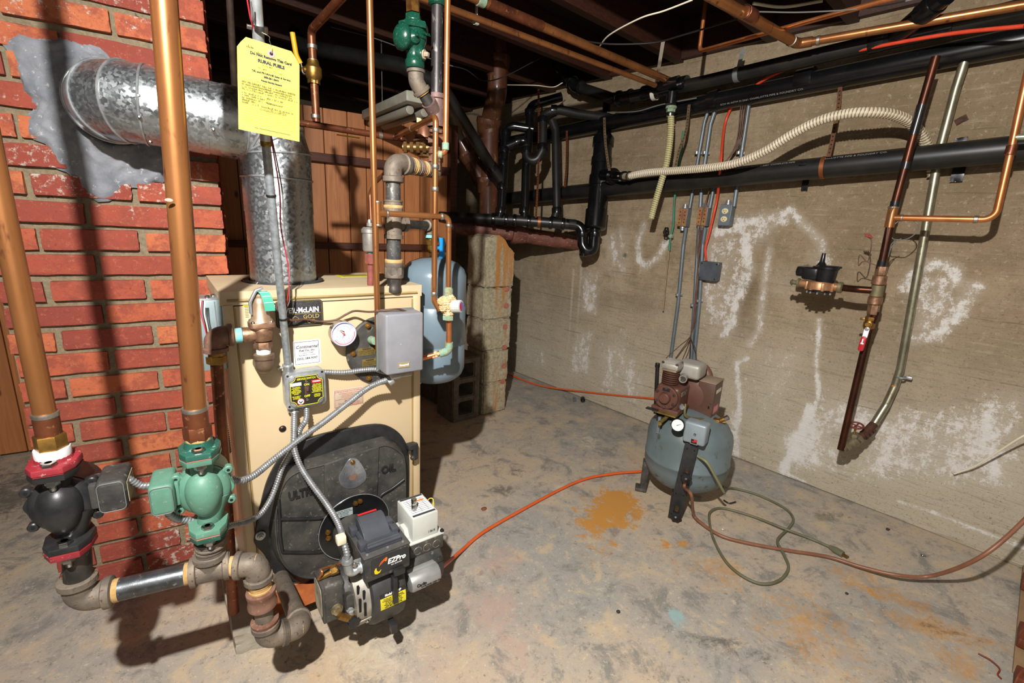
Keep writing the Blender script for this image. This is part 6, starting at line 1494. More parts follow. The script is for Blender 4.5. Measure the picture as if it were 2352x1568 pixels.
prism(bm, P_, kc_ + kd * .0288, kxx, kyy, kd, .0003); obj('dial_red', bm, redpla, kf, None)
arc_c = kc_ + kd * .0290
bm = new(); V = []
for k in range(13):
    a = math.radians(-40 + 130 * k / 12); V.append([arc_c + kxx * (q * math.cos(a)) + kyy * (q * math.sin(a)) for q in (.0095, .0115)])
for a_, b_ in zip(V, V[1:]): bm.faces.new([bm.verts.new(x) for x in (a_[0], a_[1], b_[1], b_[0])])
obj('dial_red_arc', bm, redpla, kf, None)
# rear drop with yellow-handled ball valve
YB = YBK
P5a, P5b = PY(727, 280, YB + .0), PY(717, 70, YB)
P5b = Vector((P5a.x - .003, P5a.y, P5b.z)); P5c = pz(790, -12, P5b.z + .02)
cw6 = thing('copper_drop_pipe', 'copper pipe with a yellow lever ball valve, dropping onto the level pipe', 'pipe', P5a)
tube([P5a, P5b, P5c], .0120, copper_old, 'pipe', cw6, .022, 18)
for q in (P5b - ZUP * .045, PY(723, 142, YB), PY(725, 186, YB), PY(727, 268, YB)): joint(Vector((P5a.x - .002, P5a.y, q.z)), ZUP, .0130, cw6, .012)
bvq = Vector((P5a.x - .002, P5a.y, PY(722, 164, YB).z)); hx = Vector((-1, 0, 0))
bv = thing('ball_valve', 'brass ball valve with a yellow dipped lever, left of the tall thin copper pipe', 'valve', bvq - ZUP * .03)
bm = new(); lathe(bm, bvq - ZUP * .036, ZUP, [(0, .0165), (.008, .0165), (.014, .020), (.022, .0245), (.044, .0245), (.054, .018), (.066, .0165)], 24); nut(bm, bvq - ZUP * .036, ZUP, .0185, .012); cyl(bm, bvq + hx * .015, bvq + hx * .028, .009, 14); nut(bm, bvq + hx * .030, hx, .009, .006); obj('valve_body', bm, brass, bv, True, 30)
bm = new(); pts = [bvq + hx * .026 - ZUP * .014, bvq + hx * .032 - ZUP * .010, bvq + hx * .034 + ZUP * .004, bvq + hx * .036 + ZUP * .018]
skin(bm, [[bm.verts.new(p + Vector((0, sy * .007, 0)) + hx * sx * .0015) for sx, sy in ((-1, -1), (1, -1), (1, 1), (-1, 1))] for p in spline(pts, 5)]); lev = obj('lever', bm, steel, bv, True, 30)
bm = new(); sweep(bm, spline([bvq + hx * .036 + ZUP * .014, bvq + hx * .046 + ZUP * .034, bvq + hx * .050 + ZUP * .060, bvq + hx * .054 + ZUP * .094], 6), .0075, 14); obj('yellow_grip', bm, yellowgrip, lev)
bm = new(); box(bm, pz(800, 303, zh) - ZUP * .014, (.075, .010, .003), (BU, BV, ZUP)); tag(obj('pencil_stub', bm, M('pencil_yellow', '#d8b038', rough=.5), None), 'yellow strip clipped beneath the level copper pipe at the pine boards', 'strip')
# air vent
av = PY(855, 655, 1.40); av = Vector((PZ(852, 655, ZT).x, PZ(852, 655, ZT).y, ZT))
def AZ(py): return Vector((av.x, av.y, PY(852, py, av.y).z))
ve = thing('air_vent', 'silver float air vent on a rusty red nipple at the back of the boiler lid', 'vent', av)
coup(av - ZUP * .004, ZUP, .0095, AZ(605).z - ZT, M('rusty_red', '#8a4a40', '#6e3830', scale=40, rough=.7, bump=.4), 'nipple', ve, 1.12)
bm = new(); nut(bm, AZ(605), ZUP, .0155, AZ(582).z - AZ(605).z); obj('bushing', bm, M('rusty_red', '#8a4a40'), ve, True, 25)
ringb(AZ(582), ZUP, .008, .008, tape_t, 'thread_tape', ve)
bm = new(); H_ = AZ(520).z - AZ(576).z; lathe(bm, AZ(578), ZUP, [(0, .012), (.002, .019), (.006, .0205), (H_ * .75, .0205), (H_ * .78, .0235), (H_ * .92, .0235), (H_ * .95, .020), (H_, .018)], 28); nut(bm, AZ(520), ZUP, .008, .010); lathe(bm, AZ(512), ZUP, [(0, .006), (.006, .006), (.010, .004)], 14); obj('vent_can', bm, M('matte_silver', '#b8b4ac', '#a09c94', scale=40, rough=.45, metal=.7), ve, True, 30)
tg_ = thing('copper_capillary', 'thin copper pipe rising behind the tall copper pipe to the mid-height bend', 'pipe', PY(850, 460, 1.42))
tube([PY(853, 520, 1.40), PY(850, 448, 1.41), PY(862, 418, 1.45), PY(888, 395, 1.50)], .0065, copper_old, 'pipe', tg_, .012, 12)

# ================================================================== EXPANSION TANK
tc = Vector((.603, 1.525, 0)); zt0 = PY(1010, 882, 1.525 - .05).z; zt1 = PY(985, 590, 1.525).z
tk = thing('expansion_tank', 'smooth blue grey expansion tank hanging behind the right side of the boiler', 'tank', tc + ZUP * zt0)
RT = .112; Ht = zt1 - zt0
prof = [(0, .02), (.004, .055), (.016, .085), (.034, .104), (.055, RT)]
for k in (.33, .64): prof += [(Ht * k - .006, RT), (Ht * k - .002, RT - .003), (Ht * k + .002, RT - .003), (Ht * k + .006, RT)]
prof += [(Ht - .060, RT), (Ht - .038, .104), (Ht - .018, .082), (Ht - .005, .050), (Ht, .018)]
bm = new(); lathe(bm, tc + ZUP * zt0, ZUP, prof, 64); obj('tank_shell', bm, tankblue, tk, True, 50)
bm = new(); lathe(bm, tc + ZUP * (zt0 + .004) - Vector((.05, 0, 0)), -ZUP, [(-.012, .008), (.006, .008), (.010, .005)], 14); obj('air_valve', bm, zinc, tk)
tv = thing('tank_valve', 'small brass valve with a bright blue lever on top of the expansion tank', 'valve', tc + ZUP * (zt1 - .004))
tt0 = te - ZUP * .040; tt1 = tc + ZUP * (zt1 - .003); dv = (tt1 - tt0); 
bm = new(); n0 = tt0; Lq = dv.length; dn2 = dv.normalized(); cyl(bm, n0, tt1, .0095, 16); nut(bm, n0 + dn2 * .002, dn2, .0155, Lq * .25); nut(bm, n0 + dn2 * Lq * .66, dn2, .0155, Lq * .25); lathe(bm, n0 + dn2 * Lq * .28, dn2, [(0, .013), (Lq * .15, .016), (Lq * .36, .013)], 18); obj('valve_body', bm, M('yellow_brass', '#c09848', '#a07c38', scale=40, rough=.35, metal=.9), tv, True, 30)
bm = new(); m_ = n0 + dn2 * Lq * .5; cyl(bm, m_, m_ + BU * .03, .006, 12); bl_ = PY(1006, 555, 1.55); wv = [(-.012, -.035), (.010, -.032), (.014, -.010), (.008, 0), (.014, .012), (.010, .034), (-.010, .036), (-.006, .012), (-.010, 0), (-.006, -.012)]
prism(bm, wv, m_ + BU * .034, BU, ZUP, AO, .006, .002); obj('blue_lever', bm, bluetape, tv, True, 30)

# ================================================================== BLOCK PILLAR AND CINDER BLOCKS
PLN = Vector((PZ(1105, 955, 0).x, 0, 0))
FA = PY(1108, 955, 2.39); FBk = PY(1165, 940, 2.41)
p_l, p_r = Vector((1.268, 2.392, 0)), Vector((1.462, 2.415, 0))
ua = (p_r - p_l).normalized(); va = ZUP.cross(ua)
pil = thing('block_pillar', 'broken rough block pillar with a rust stained top, standing free on the cellar floor', 'pillar', (p_l + p_r) / 2 + va * .1)
def blk(z0_, z1_, w0, w1, name, topcut=False, seed=1):
    t = bmesh.new(); wd = (p_r - p_l).length; n_ = 10
    P = [(w0, 0), (w1, 0), (w1, .19), (w0, .19)]
    vs = [t.verts.new(p_l + ua * x + va * y + ZUP * z0_) for x, y in P]; f = t.faces.new(vs); r_ = bmesh.ops.extrude_face_region(t, geom=[f])
    for v in [e for e in r_['geom'] if isinstance(e, bmesh.types.BMVert)]: v.co.z = z1_
    bmesh.ops.recalc_face_normals(t, faces=t.faces[:]); bmesh.ops.bevel(t, geom=t.edges[:], offset=.008, segments=2, affect='EDGES')
    bmesh.ops.subdivide_edges(t, edges=[e for e in t.edges if e.calc_length() > .05], cuts=8, use_grid_fill=True)
    rr = random.Random(seed)
    for v in t.verts:
        x = (v.co - p_l).dot(ua); v.co += Vector((rr.uniform(-1, 1), rr.uniform(-1, 1), rr.uniform(-1, 1))) * .0028
        if topcut:
            lim = z1_ - max(0, (x - .09)) * .75 - (.02 if x > .14 else 0)
            if v.co.z > lim: v.co.z = lim + (v.co.z - z1_) * .15
            if x < .03 and v.co.z > z1_ - .03: v.co.z -= .012
    bm = new(); merge(bm, t); return obj(name, bm, None or stained, pil, True, 60)
def mat_pillar():
    m = bpy.data.materials.new('rust_run_block'); n = NT(m); fine = n.noise(60, 6, .75)
    c = n.ramp(fine, [(.35, srgb('#8c826c')), (.6, srgb('#b4a98e'))])
    geo = n.n('ShaderNodeNewGeometry'); sp = n.n('ShaderNodeSeparateXYZ'); n.l(geo.outputs['Position'], sp.inputs[0])
    vv = n.n('ShaderNodeMapping'); vv.inputs['Scale'].default_value = (22, 22, 2.2); n.l(geo.outputs['Position'], vv.inputs['Vector'])
    run = n.noise(1.0, 6, .6, vv.outputs[0])
    hz = n.n('ShaderNodeMapRange'); hz.inputs[1].default_value = .66; hz.inputs[2].default_value = 1.06; n.l(sp.outputs[2], hz.inputs[0])
    xx = n.n('ShaderNodeMapRange'); xx.inputs[1].default_value = 1.27; xx.inputs[2].default_value = 1.34; n.l(sp.outputs[0], xx.inputs[0])
    k = n.math('MULTIPLY', n.math('ADD', run, n.math('MULTIPLY', hz.outputs[0], .22)), xx.outputs[0])
    c = n.mix(n.ramp(k, [(.54, (0, 0, 0)), (.66, (.85, .85, .85))]), c, srgb('#b0742c'))
    n.col(c); n.b.inputs['Roughness'].default_value = .95; n.bump(n.math('ADD', fine, n.noise(14, 5, .7)), .9, .006); return m
stained = mat_pillar()
wd = (p_r - p_l).length
blk(0, .20, .005, wd - .012, 'block', False, 1); blk(.202, .41, .0, wd - .006, 'block', False, 2); blk(.412, .60, -.006, wd, 'block', False, 3); blk(.602, .79, -.012, wd - .002, 'block', False, 4); blk(.792, 1.095, -.012, wd + .004, 'top_block', True, 5)
bm = new(); rr = random.Random(21)
for k, z in enumerate((.20, .30, .42, .55, .68, .78)):
    q = p_l + ua * (wd - .045) - va * .001 + ZUP * z; t = bmesh.new(); bmesh.ops.create_cube(t, size=1); bmesh.ops.bevel(t, geom=t.edges[:], offset=.2, segments=2, affect='EDGES')
    for v in t.verts: v.co = q + ua * (v.co.x * .034 * rr.uniform(.9, 1.1)) + va * (v.co.y * .008) + ZUP * (v.co.z * .030 * rr.uniform(.9, 1.1))
    b2 = new(); merge(b2, t); obj('brick_fragment', b2, M('brick_chip', '#b07060', '#9a5a48', scale=60, rough=.9, bump=.6), pil, True, 60)
bm.free()
def cblock(c, ang, label, size=(.19, .19, .39)):
    ux = Vector((math.cos(ang), math.sin(ang), 0)); uy = ZUP.cross(ux); w_, d_, h_ = size
    bm = new(); out = rrect(w_, h_, .008, 2)
    # a block stood on end: three cores open to the front
    t = bmesh.new(); cols = []
    zs = [-h_ / 2, -h_ / 2 + .035, -h_ / 2 + .120, -h_ / 2 + .155, h_ / 2 - .155, h_ / 2 - .120, h_ / 2 - .035, h_ / 2]; xs = [-w_ / 2, -w_ / 2 + .045, w_ / 2 - .045, w_ / 2]
    holes = {(1, 1), (1, 3), (1, 5)}
    V = {}
    def gv(i, j, k):
        if (i, j, k) not in V: V[(i, j, k)] = t.verts.new(c + ux * xs[i] + ZUP * (zs[j] + h_ / 2) + uy * (0 if k == 0 else d_))
        return V[(i, j, k)]
    solid = {(i, j) for i in range(3) for j in range(7) if (i, j) not in holes}
    for i, j in solid:
        t.faces.new((gv(i, j, 0), gv(i + 1, j, 0), gv(i + 1, j + 1, 0), gv(i, j + 1, 0))); t.faces.new((gv(i, j, 1), gv(i, j + 1, 1), gv(i + 1, j + 1, 1), gv(i + 1, j, 1)))
        for (di, dj, e) in ((-1, 0, ((i, j), (i, j + 1))), (1, 0, ((i + 1, j), (i + 1, j + 1))), (0, -1, ((i, j), (i + 1, j))), (0, 1, ((i, j + 1), (i + 1, j + 1)))):
            if (i + di, j + dj) not in solid: (a, b_), (a2, b2) = e; t.faces.new((gv(a, b_, 0), gv(a2, b2, 0), gv(a2, b2, 1), gv(a, b_, 1)))
    bmesh.ops.recalc_face_normals(t, faces=t.faces[:]); bmesh.ops.bevel(t, geom=[e for e in t.edges if e.calc_face_angle(0) > .5], offset=.006, segments=2, affect='EDGES')
    merge(bm, t); return tag(obj('cinder_block', bm, cinder, None, True, 40), label, 'block')
q = PZ(1075, 965, 0); cblock(Vector((q.x - .01, q.y + .01, 0)), .12, 'grey three-core cinder block stood on end against the pillar')
bm = new(); bx = PZ(1035, 940, 0); box(bm, Vector((bx.x + .0, bx.y + .28, .22)), (.16, .3, .44), (WN, WD, ZUP), .005); tag(obj('dark_block_stack', bm, cinder, None, True, 30), 'dark block base standing in shadow behind the upright cinder block', 'block')

# ================================================================== RIGHT WALL SERVICES
def rbox(c, ax, w_, d_, h_, bev, m, nm, par, a=35):
    bm = new(); box(bm, c, (w_, d_, h_), ax, bev); return obj(nm, bm, m, par, True, a)
WX = (-WD, WN, ZUP)          # seen from the room: x to the right, y into the wall
WR, WI = -WD, -WN            # right along the wall, out into the room
def offs(L, o=None): return [PW(p[0], p[1], p[2] if len(p) > 2 else o) for p in L]
def strap(L, label, m, w_=.016, group=None, hole=True, d=WR):
    """perforated hanger strap along L (world points)"""
    P = spline(L, 6); st = thing('pipe_strap', label, 'strap', P[-1], group)
    bm = new(); skin(bm, [[bm.verts.new(p + d * sx * w_ / 2 + WI * sy * .0006) for sx, sy in ((-1, -1), (1, -1), (1, 1), (-1, 1))] for p in P]); s_ = obj('band', bm, m, st)
    if hole:
        bm = new(); Q = resample(P, .016)[1:-1]
        for p in Q: prism(bm, circ(.0032, 8), p + WI * .0008, d, ZUP, WI, .0003)
        h_ = obj('punched_holes', bm, dark_hole, s_, None)
    return st
def loop(c, axis, r, w_, m, par, nm='loop'):
    x, y, z = frame(axis); bm = new()
    lathe(bm, Vector(c) - z * w_ / 2, z, [(0, r), (0, r + .0015), (w_, r + .0015), (w_, r), (0, r)], 32, None, False); return obj(nm, bm, m, par)
# large waste pipe along the wall
WPo = .10
wpL = offs([(1160, 452), (1362, 437), (1500, 425), (1900, 376), (2352, 340), (2520, 328)], WPo)
wpA, wpB = wpL[1], wpL[4]; wd_ = (wpB - wpA).normalized()
wpt = thing('waste_pipe', 'long black plastic waste pipe running level across the concrete wall at mid height', 'pipe', wpA)
tube([wpA - wd_ * .9, wpB + wd_ * .35], .0440, abs_dull, 'pipe', wpt, seg=32)
ax2 = (wd_.cross(ZUP)).normalized()
for px_, s_ in ((1760, 'ABS DWV ASTM D-2661 COMPLETE PIPE'), (1960, 'CHARLOTTE PIPE & FOUNDRY CO.'), (1450, 'ABS DWV')):
    q = PW(px_, 382 if px_ < 1900 else 372, WPo); q = wpA + wd_ * (q - wpA).dot(wd_); n1 = (WI * .72 + ZUP * .70).normalized(); up_ = wd_.cross(n1); up_ = up_ if up_.z > 0 else -up_
    text('pipe_print', s_, q + n1 * .0442, wd_ if wd_.cross(up_).dot(n1) > 0 else -wd_, up_, .012, M('pale_print', '#8a8c88', rough=.6), wpt, depth=.0002, xs=1.2)
t = thing('pipe_strap', 'orange copper hanger strap looped round the wall waste pipe under the ribbed white hose', 'strap', PW(1893, 385, WPo))
q = wpA + wd_ * (PW(1893, 385, WPo) - wpA).dot(wd_); loop(q, wd_, .0445, .016, strap_cu, t)
strap([PW(1930, 200, .10), PW(1925, 250, .115), PW(1912, 320, .135), PW(1903, 360, .150)], 'rusty brown hanger strap rising up the concrete wall behind the white hose', M('rusty_strap', '#6a4428', '#543420', scale=30, rough=.7, metal=.3), .016)
for k, (px_, py_, w_, h_, o) in enumerate(((1843, 376, .030, .014, .146), (1849, 424, .026, .045, .02), (2200, 399, .036, .055, .02), (2206, 328, .034, .036, .02), (2208, 275, .034, .020, .01))):
    c = PW(px_, py_, o); bm = new(); ax = (WR, -WI, ZUP) if k != 4 else ((WR * .85 + ZUP * .5).normalized(), -WI, (ZUP * .85 - WR * .5).normalized()); t0 = bmesh.new(); bmesh.ops.create_cube(t0, size=1); bmesh.ops.subdivide_edges(t0, edges=t0.edges[:], cuts=3, use_grid_fill=True); rr = random.Random(k)
    for v in t0.verts: v.co = c + ax[0] * (v.co.x * w_) + ax[1] * (v.co.y * .002 + rr.uniform(0, .006) * abs(v.co.z)) + ax[2] * (v.co.z * h_ + rr.uniform(-.002, .002))
    merge(bm, t0); tag(obj('tape_scrap', bm, blk_plastic if k < 4 else M('rusty_anchor', '#2c1c14', '#5a3420', scale=60, rough=.8), None), ('small black tape scrap stuck on top of the wall waste pipe', 'shiny black tape scrap on the concrete just below the wall waste pipe', 'long black tape scrap on the concrete below the pipe at right', 'black tape scrap on the concrete just above the wall waste pipe at right', 'rusty anchor stub stuck in the upper right concrete wall')[k], 'tape' if k < 4 else 'anchor')
# white ribbed hose
hp = offs([(1442, 405, .22), (1490, 396, .22), (1550, 392, .22), (1620, 386, .23), (1690, 375, .24), (1755, 348, .25), (1820, 308, .26), (1880, 278, .27), (1940, 262, .27), (1995, 258, .26), (2045, 262, .22), (2085, 278, .16), (2115, 308, .09), (2132, 345, .045), (2141, 375, .030), (2143, 405, .030)])
def two_tone(name, label, pts, r, pitch, m1, m2, cat='hose'):
    bm = new(); P = spline(pts, 8); ribbed(bm, P, r, pitch, .16, 16, 6); bm.faces.ensure_lookup_table()
    n = 16
    for i, f in enumerate(bm.faces[:-2]):
        rg_, sg = divmod(i, n); ph = (rg_ / 6.0 + sg / n) % 1.0; f.material_index = 1 if .36 < ph < .64 else 0
    return tag(obj(name, bm, [m1, m2], None, True, 60), label, cat)
two_tone('ribbed_hose', 'white ribbed drain hose arching across the concrete wall and ending behind the waste pipe', hp, .0188, .0115, flexwhite, flexdark)
hq = offs([(1541, 268, .20), (1541, 290, .20), (1538, 330, .20), (1530, 380, .205), (1518, 420, .21), (1505, 465, .22), (1495, 503, .23)])
two_tone('ribbed_hose', 'yellowish ribbed hose hanging straight down from the black ceiling pipe adapter', hq, .0170, .0105, flexyel, M('hose_coil', '#5c6a3c', rough=.5))

# silver conduit
sl = offs([(2222, 120, .06), (2195, 205, .05), (2158, 345, .045), (2120, 560, .045), (2068, 848, .045), (2056, 885, .05), (2035, 930, .07), (2000, 985, .12)])
sc_ = thing('wall_conduit', 'long pale silver conduit slanting down the right of the concrete wall', 'conduit', sl[-1])
tube(sl, .0150, M('aged_silver_conduit', '#a8a48c', '#8a8670', '#6c6450', scale=16, rough=.35, metal=.8), 'pipe', sc_, .03, 18)
c = PW(2070, 866, .05); loop(c, (sl[4] - sl[3]), .0155, .008, zinc, sc_, 'pipe_hanger'); rbox(c + WR * .022 - WI * .02, WX, .024, .018, .012, .003, zinc, 'hanger_foot', sc_)
bm = new(); plate(bm, PW(2053, 890, .065), (WR * .9 + ZUP * .35).normalized(), (ZUP * .9 - WR * .35).normalized(), .010, .022); obj('old_sticker', bm, M('orange_sticker', '#c88018', '#a84820', scale=120, rough=.6), sc_, None)
# main water pipe and its branches
MO = .24
mp = offs([(2150, 130, .24), (2105, 285, .24), (2055, 470, MO), (2022, 622, MO)])
wm = thing('water_main_pipe', 'dark brown copper water pipe slanting down the wall past the meter tee', 'pipe', offs([(1930, 1030)], MO)[0])
tube(mp, .0135, copper_brown, 'upper_pipe', wm, .05, 18)
for (p0, p1_) in (((2118, 240), (2098, 310)), ((2082, 372), (2078, 388)), ((2057, 462), (2054, 476)), ((2027, 598), (2022, 618))):
    a_, b_ = PW(*p0, MO), PW(*p1_, MO); bm = new(); cyl(bm, a_, b_, .0152, 16); obj('tape_wrap', bm, blk_plastic, wm)
lower = offs([(2012, 715), (1995, 760), (1962, 900), (1931, 1030)], MO); lower[-1] = PW(1931, 1032, MO)
tube(lower, .0130, copper_brown, 'lower_pipe', wm, .02, 18)
mt = PW(2047, 500, MO); md = (mp[3] - mp[2]).normalized(); bm = new(); cyl(bm, mt - md * .035, mt + md * .035, .0158, 18); hz1 = PW(2200, 507, MO); hd = (hz1 - mt); hd.z = 0; hd.normalize(); cyl(bm, mt, mt + hd * .030, .012, 18); obj('tee', bm, copper, wm); joint(mt - md * .037, md, .0158, wm, .006); joint(mt + hd * .032, hd, .0112, wm, .006)
cB = thing('copper_branch_pipe', 'copper pipe running level right from the water pipe, then up out of the frame', 'pipe', mt)
hc = PW(2284, 509, MO); hc.z = mt.z; hu = PW(2350, 215, .24)
tube([mt + hd * .02, hc, PW(2322, 345, .24), hu, hu + (hu - hc) * .3], .0105, copper_bright, 'pipe', cB, .03, 18)
joint(hc - hd * .045, hd, .0112, cB, .012); q = PW(2300, 430, .24)
q2 = PW(2328, 316, .24); joint(PW(2322, 345, .24), ZUP, .0122, cB, .03, copper_old, 1.15); tube([q2, q2 + WR * .10], .0095, M('green_tinted_pipe', '#9aa890', '#7a8870', scale=30, rough=.4, metal=.6), 'side_stub', cB)
# meter tee
T_ = offs([(2026, 612), (2022, 632), (2017, 655), (2012, 680), (2008, 700), (2004, 722)], MO)
mtt = thing('meter_tee', 'stack of bronze union nuts and tee joining the meter arm to the water pipe', 'fitting', T_[-1])
for k in range(len(T_) - 1):
    d = (T_[k + 1] - T_[k]); L_ = d.length
    if k in (1, 3): bm = new(); lathe(bm, T_[k], d, [(0, .018), (.003, .0235), (L_ - .004, .0235), (L_, .018)], 20); obj('union_nut', bm, bronze, mtt)
    elif k == 2: bm = new(); cyl(bm, T_[k], T_[k + 1], .021, 22); obj('tee', bm, M('green_bronze', '#6c6a50', '#8a7a58', scale=30, rough=.6, metal=.5), mtt)
    else: bm = new(); nut(bm, T_[k], d, .0195, L_); obj('hex_nut', bm, bronze, mtt, True, 25)
# meter
mc = PW(1884, 655, MO - .0); arm0 = PW(1925, 662, MO); arm1 = PW(2008, 664, MO); arm1.z = arm0.z = PW(1925, 662, MO).z
me_ = thing('water_meter', 'bronze water meter with black register, black plastic head and grey spout', 'meter', mc - ZUP * .05)
ms = .92
bm = new(); lathe(bm, mc - ZUP * .020, ZUP, [(0, .040), (.004, .046), (.030, .046), (.036, .042)], 36)
for k in range(7):
    a = 2 * PI * k / 7 + .2; q = mc + WR * .047 * math.cos(a) + WI * .047 * math.sin(a); box(bm, q - ZUP * .004, (.012, .012, .034), (WR * math.cos(a) + WI * math.sin(a), WI * math.cos(a) - WR * math.sin(a), ZUP), .003)
cyl(bm, mc + WR * .03, mc + WR * .075, .016, 18, None, .002); cyl(bm, mc - WR * .03, mc - WR * .075, .016, 18, None, .002); obj('meter_body', bm, M('meter_bronze', '#b88a64', '#a07452', scale=30, rough=.45, metal=.5), me_)
bm = new(); lathe(bm, mc - ZUP * .030, ZUP, [(0, .036), (.002, .042), (.010, .042)], 32); obj('bottom_plate', bm, blk_plastic, me_)
for k in range(5):
    a = PI * (k + .3) / 5; q = mc + WR * .043 * math.cos(a) + WI * .043 * math.sin(a) - ZUP * .034; bm = new(); nut(bm, q, ZUP, .005, .008); obj('body_bolt', bm, steel, me_, True, 25)
rc = mc + ZUP * .016 + WR * .014
bm = new(); lathe(bm, rc, ZUP, [(0, .034), (.050, .038), (.052, .042), (.060, .042), (.062, .039), (.066, .036)], 32); obj('register', bm, blk_plastic, me_)
bm = new(); lathe(bm, rc + ZUP * .062 + WR * .036, WR, [(-.012, .004), (.012, .004)], 10); obj('register_hinge', bm, blk_plastic, me_)
q = mc + ZUP * .045 - WR * .040; bm = new(); box(bm, q, (.060, .056, .052), WX, .010, 3); cyl(bm, q - WR * .055 + ZUP * .004, q + WR * .01 + ZUP * .004, .021, 24, None, .004); obj('side_housing', bm, blk_plastic, me_)
bm = new(); lathe(bm, mc + ZUP * .070 - WR * .010, ZUP, [(0, .030), (.006, .030), (.008, .020), (.018, .014), (.026, .009), (.060, .007)], 24); obj('top_spout', bm, blk_plastic, me_)
bm = new(); lathe(bm, mc - WR * .072, -WR, [(0, .012), (.006, .020), (.012, .020), (.016, .010), (.030, .009), (.034, .014), (.040, .008)], 18); obj('left_union', bm, M('green_bronze', '#6c6a50'), me_)
bm = new(); lathe(bm, mc + WR * .062, WR, [(0, .018), (.002, .0225), (.014, .0225), (.018, .016)], 22); obj('right_union', bm, M('green_bronze', '#6c6a50'), me_)
arm0 = mc + WR * .08; arm0.z = mc.z; sg_ = (T_[2] + T_[3]) / 2
tube([arm0, arm0 + WR * .02 + WI * .004, (arm0 + sg_) / 2 + WI * .012, sg_], .0135, copper_brown, 'meter_arm', me_, .03, 18)
# lever valve
vq = PW(1998, 738, MO); lvv = thing('ball_valve', 'brass ball valve with a red lever on the dark pipe below the meter', 'valve', vq)
vd = (PW(1992, 762, MO) - vq).normalized(); bm = new(); nut(bm, vq - vd * .018, vd, .018, .014); lathe(bm, vq - vd * .004, vd, [(0, .014), (.010, .0195), (.026, .0195), (.036, .014)], 20); cyl(bm, vq + vd * .01, vq + vd * .01 + WI * .030, .008, 14); box(bm, vq - WR * .022 - vd * .006, (.020, .01, .010), WX, .002); obj('valve_body', bm, brass, lvv, True, 30)
la_, lb2 = PW(1992, 755, MO + .035), PW(1985, 778, MO + .045); bm = new(); prism(bm, rrect(.016, .050, .005), (la_ + lb2) / 2, (lb2 - la_).normalized().cross(WI).normalized(), (lb2 - la_).normalized(), WI, .003); nut(bm, la_ + WI * .002, WI, .008, .005); obj('lever_plate', bm, zinc, lvv, True, 30)
ga_, gb_ = PW(1986, 772, MO + .045), PW(1976, 806, MO + .045); gm = (ga_ + gb_) / 2; gd = (gb_ - ga_).normalized(); gx_ = gd.cross(WI).normalized(); gx_ = gx_ if gx_.dot(WR) > 0 else -gx_
bm = new(); prism(bm, rrect(.019, .058, .007), gm, gx_, -gd, WI, .008, .003); gp = obj('red_grip', bm, redgrip, lvv)
bm = new(); prism(bm, [(-.003, .020), (.001, .020), (.001, .004), (.005, .004), (.005, -.001), (-.005, -.001), (-.005, .004), (-.003, .004)], gm + WI * .0082, gx_, -gd, WI, .0003); obj('grip_mark', bm, inkwhite, gp, None)
# foot of the two pipes: angle valve with a red wheel
fv0 = PW(1931, 1032, MO); vv1 = PW(1985, 1000, .16)
fo = thing('gate_valve', 'dull grey gate valve with a small red handwheel at the foot of the water pipe', 'valve', fv0)
fd = (vv1 - fv0).normalized(); bm = new(); cyl(bm, fv0 + fd * .005, fv0 + fd * .10, .0145, 18); nut(bm, fv0 + fd * .018, fd, .021, .018); lathe(bm, fv0 + fd * .042, fd, [(0, .015), (.010, .023), (.026, .023), (.036, .015)], 20); nut(bm, fv0 + fd * .080, fd, .020, .016)
vb_ = fv0 + fd * .055; cyl(bm, vb_, vb_ + ZUP * .042, .012, 16); nut(bm, vb_ + ZUP * .026, ZUP, .0165, .014); obj('valve_body', bm, M('dull_grey_brass', '#77705e', '#8a7a58', scale=40, rough=.5, metal=.6, bump=.3), fo, True, 30)
bm = new(); cyl(bm, vb_ + ZUP * .042, vb_ + ZUP * .078, .004, 10); obj('stem', bm, brass, fo)
bm = new(); hx_, hy_, hz_ = frame((ZUP + WI * .25).normalized()); hcn = vb_ + ZUP * .078; sweep(bm, [hcn + hx_ * .024 * math.cos(2 * PI * k / 24) + hy_ * .024 * math.sin(2 * PI * k / 24) for k in range(25)], .0040, 8, False)
for k in range(4): sweep(bm, [hcn, hcn + hx_ * .024 * math.cos(PI / 2 * k) + hy_ * .024 * math.sin(PI / 2 * k)], .0032, 8)
obj('handwheel', bm, M('rusty_red_wheel', '#7c3830', '#5e2c26', scale=60, rough=.6), fo)
bm = new(); cyl(bm, fv0 + fd * .095, sl[-1] + (sl[-2] - sl[-1]) * .2, .016, 18)
for k in range(3): nut(bm, (fv0 + fd * .10).lerp(sl[-1], .2 + .35 * k), fd, .021, .012)
obj('coupling', bm, M('rust_brown', '#5a3a2e', '#4a2e24', scale=40, rough=.7, metal=.4), fo, True, 30)
# loose thin wires near the water pipe
for L, m_, nm in (([(1992, 543), (2002, 555), (1993, 600), (1975, 585), (1972, 610), (1985, 600), (2020, 612)], browncord, 'thin brown wire looping beside the water pipe under the branch'),
        ([(2045, 520), (2048, 545), (2062, 550), (2085, 548), (2108, 530), (2106, 512), (2080, 502), (2058, 512), (2046, 530)], greycord, 'grey wire looped round the water pipe just under the copper branch'),
        ([(2058, 555), (2046, 570), (2040, 590), (2048, 560), (2070, 548)], greycord, 'short grey wire tail hanging below the looped grey wire')):
    tag(wire([PW(p[0], p[1], MO - .01 + .01 * (k % 2)) for k, p in enumerate(L)], .0018, m_, 'loose_wire', None, 6, 5), nm, 'wire')
tag(wire([PW(2055, 470, MO + .015), PW(2043, 500, MO + .018), PW(2034, 560, MO + .016), PW(2026, 600, MO + .014)], .0020, browncord, 'loose_wire', None, 6), 'brown wire running down along the front of the dark water pipe', 'wire')
bm = new()
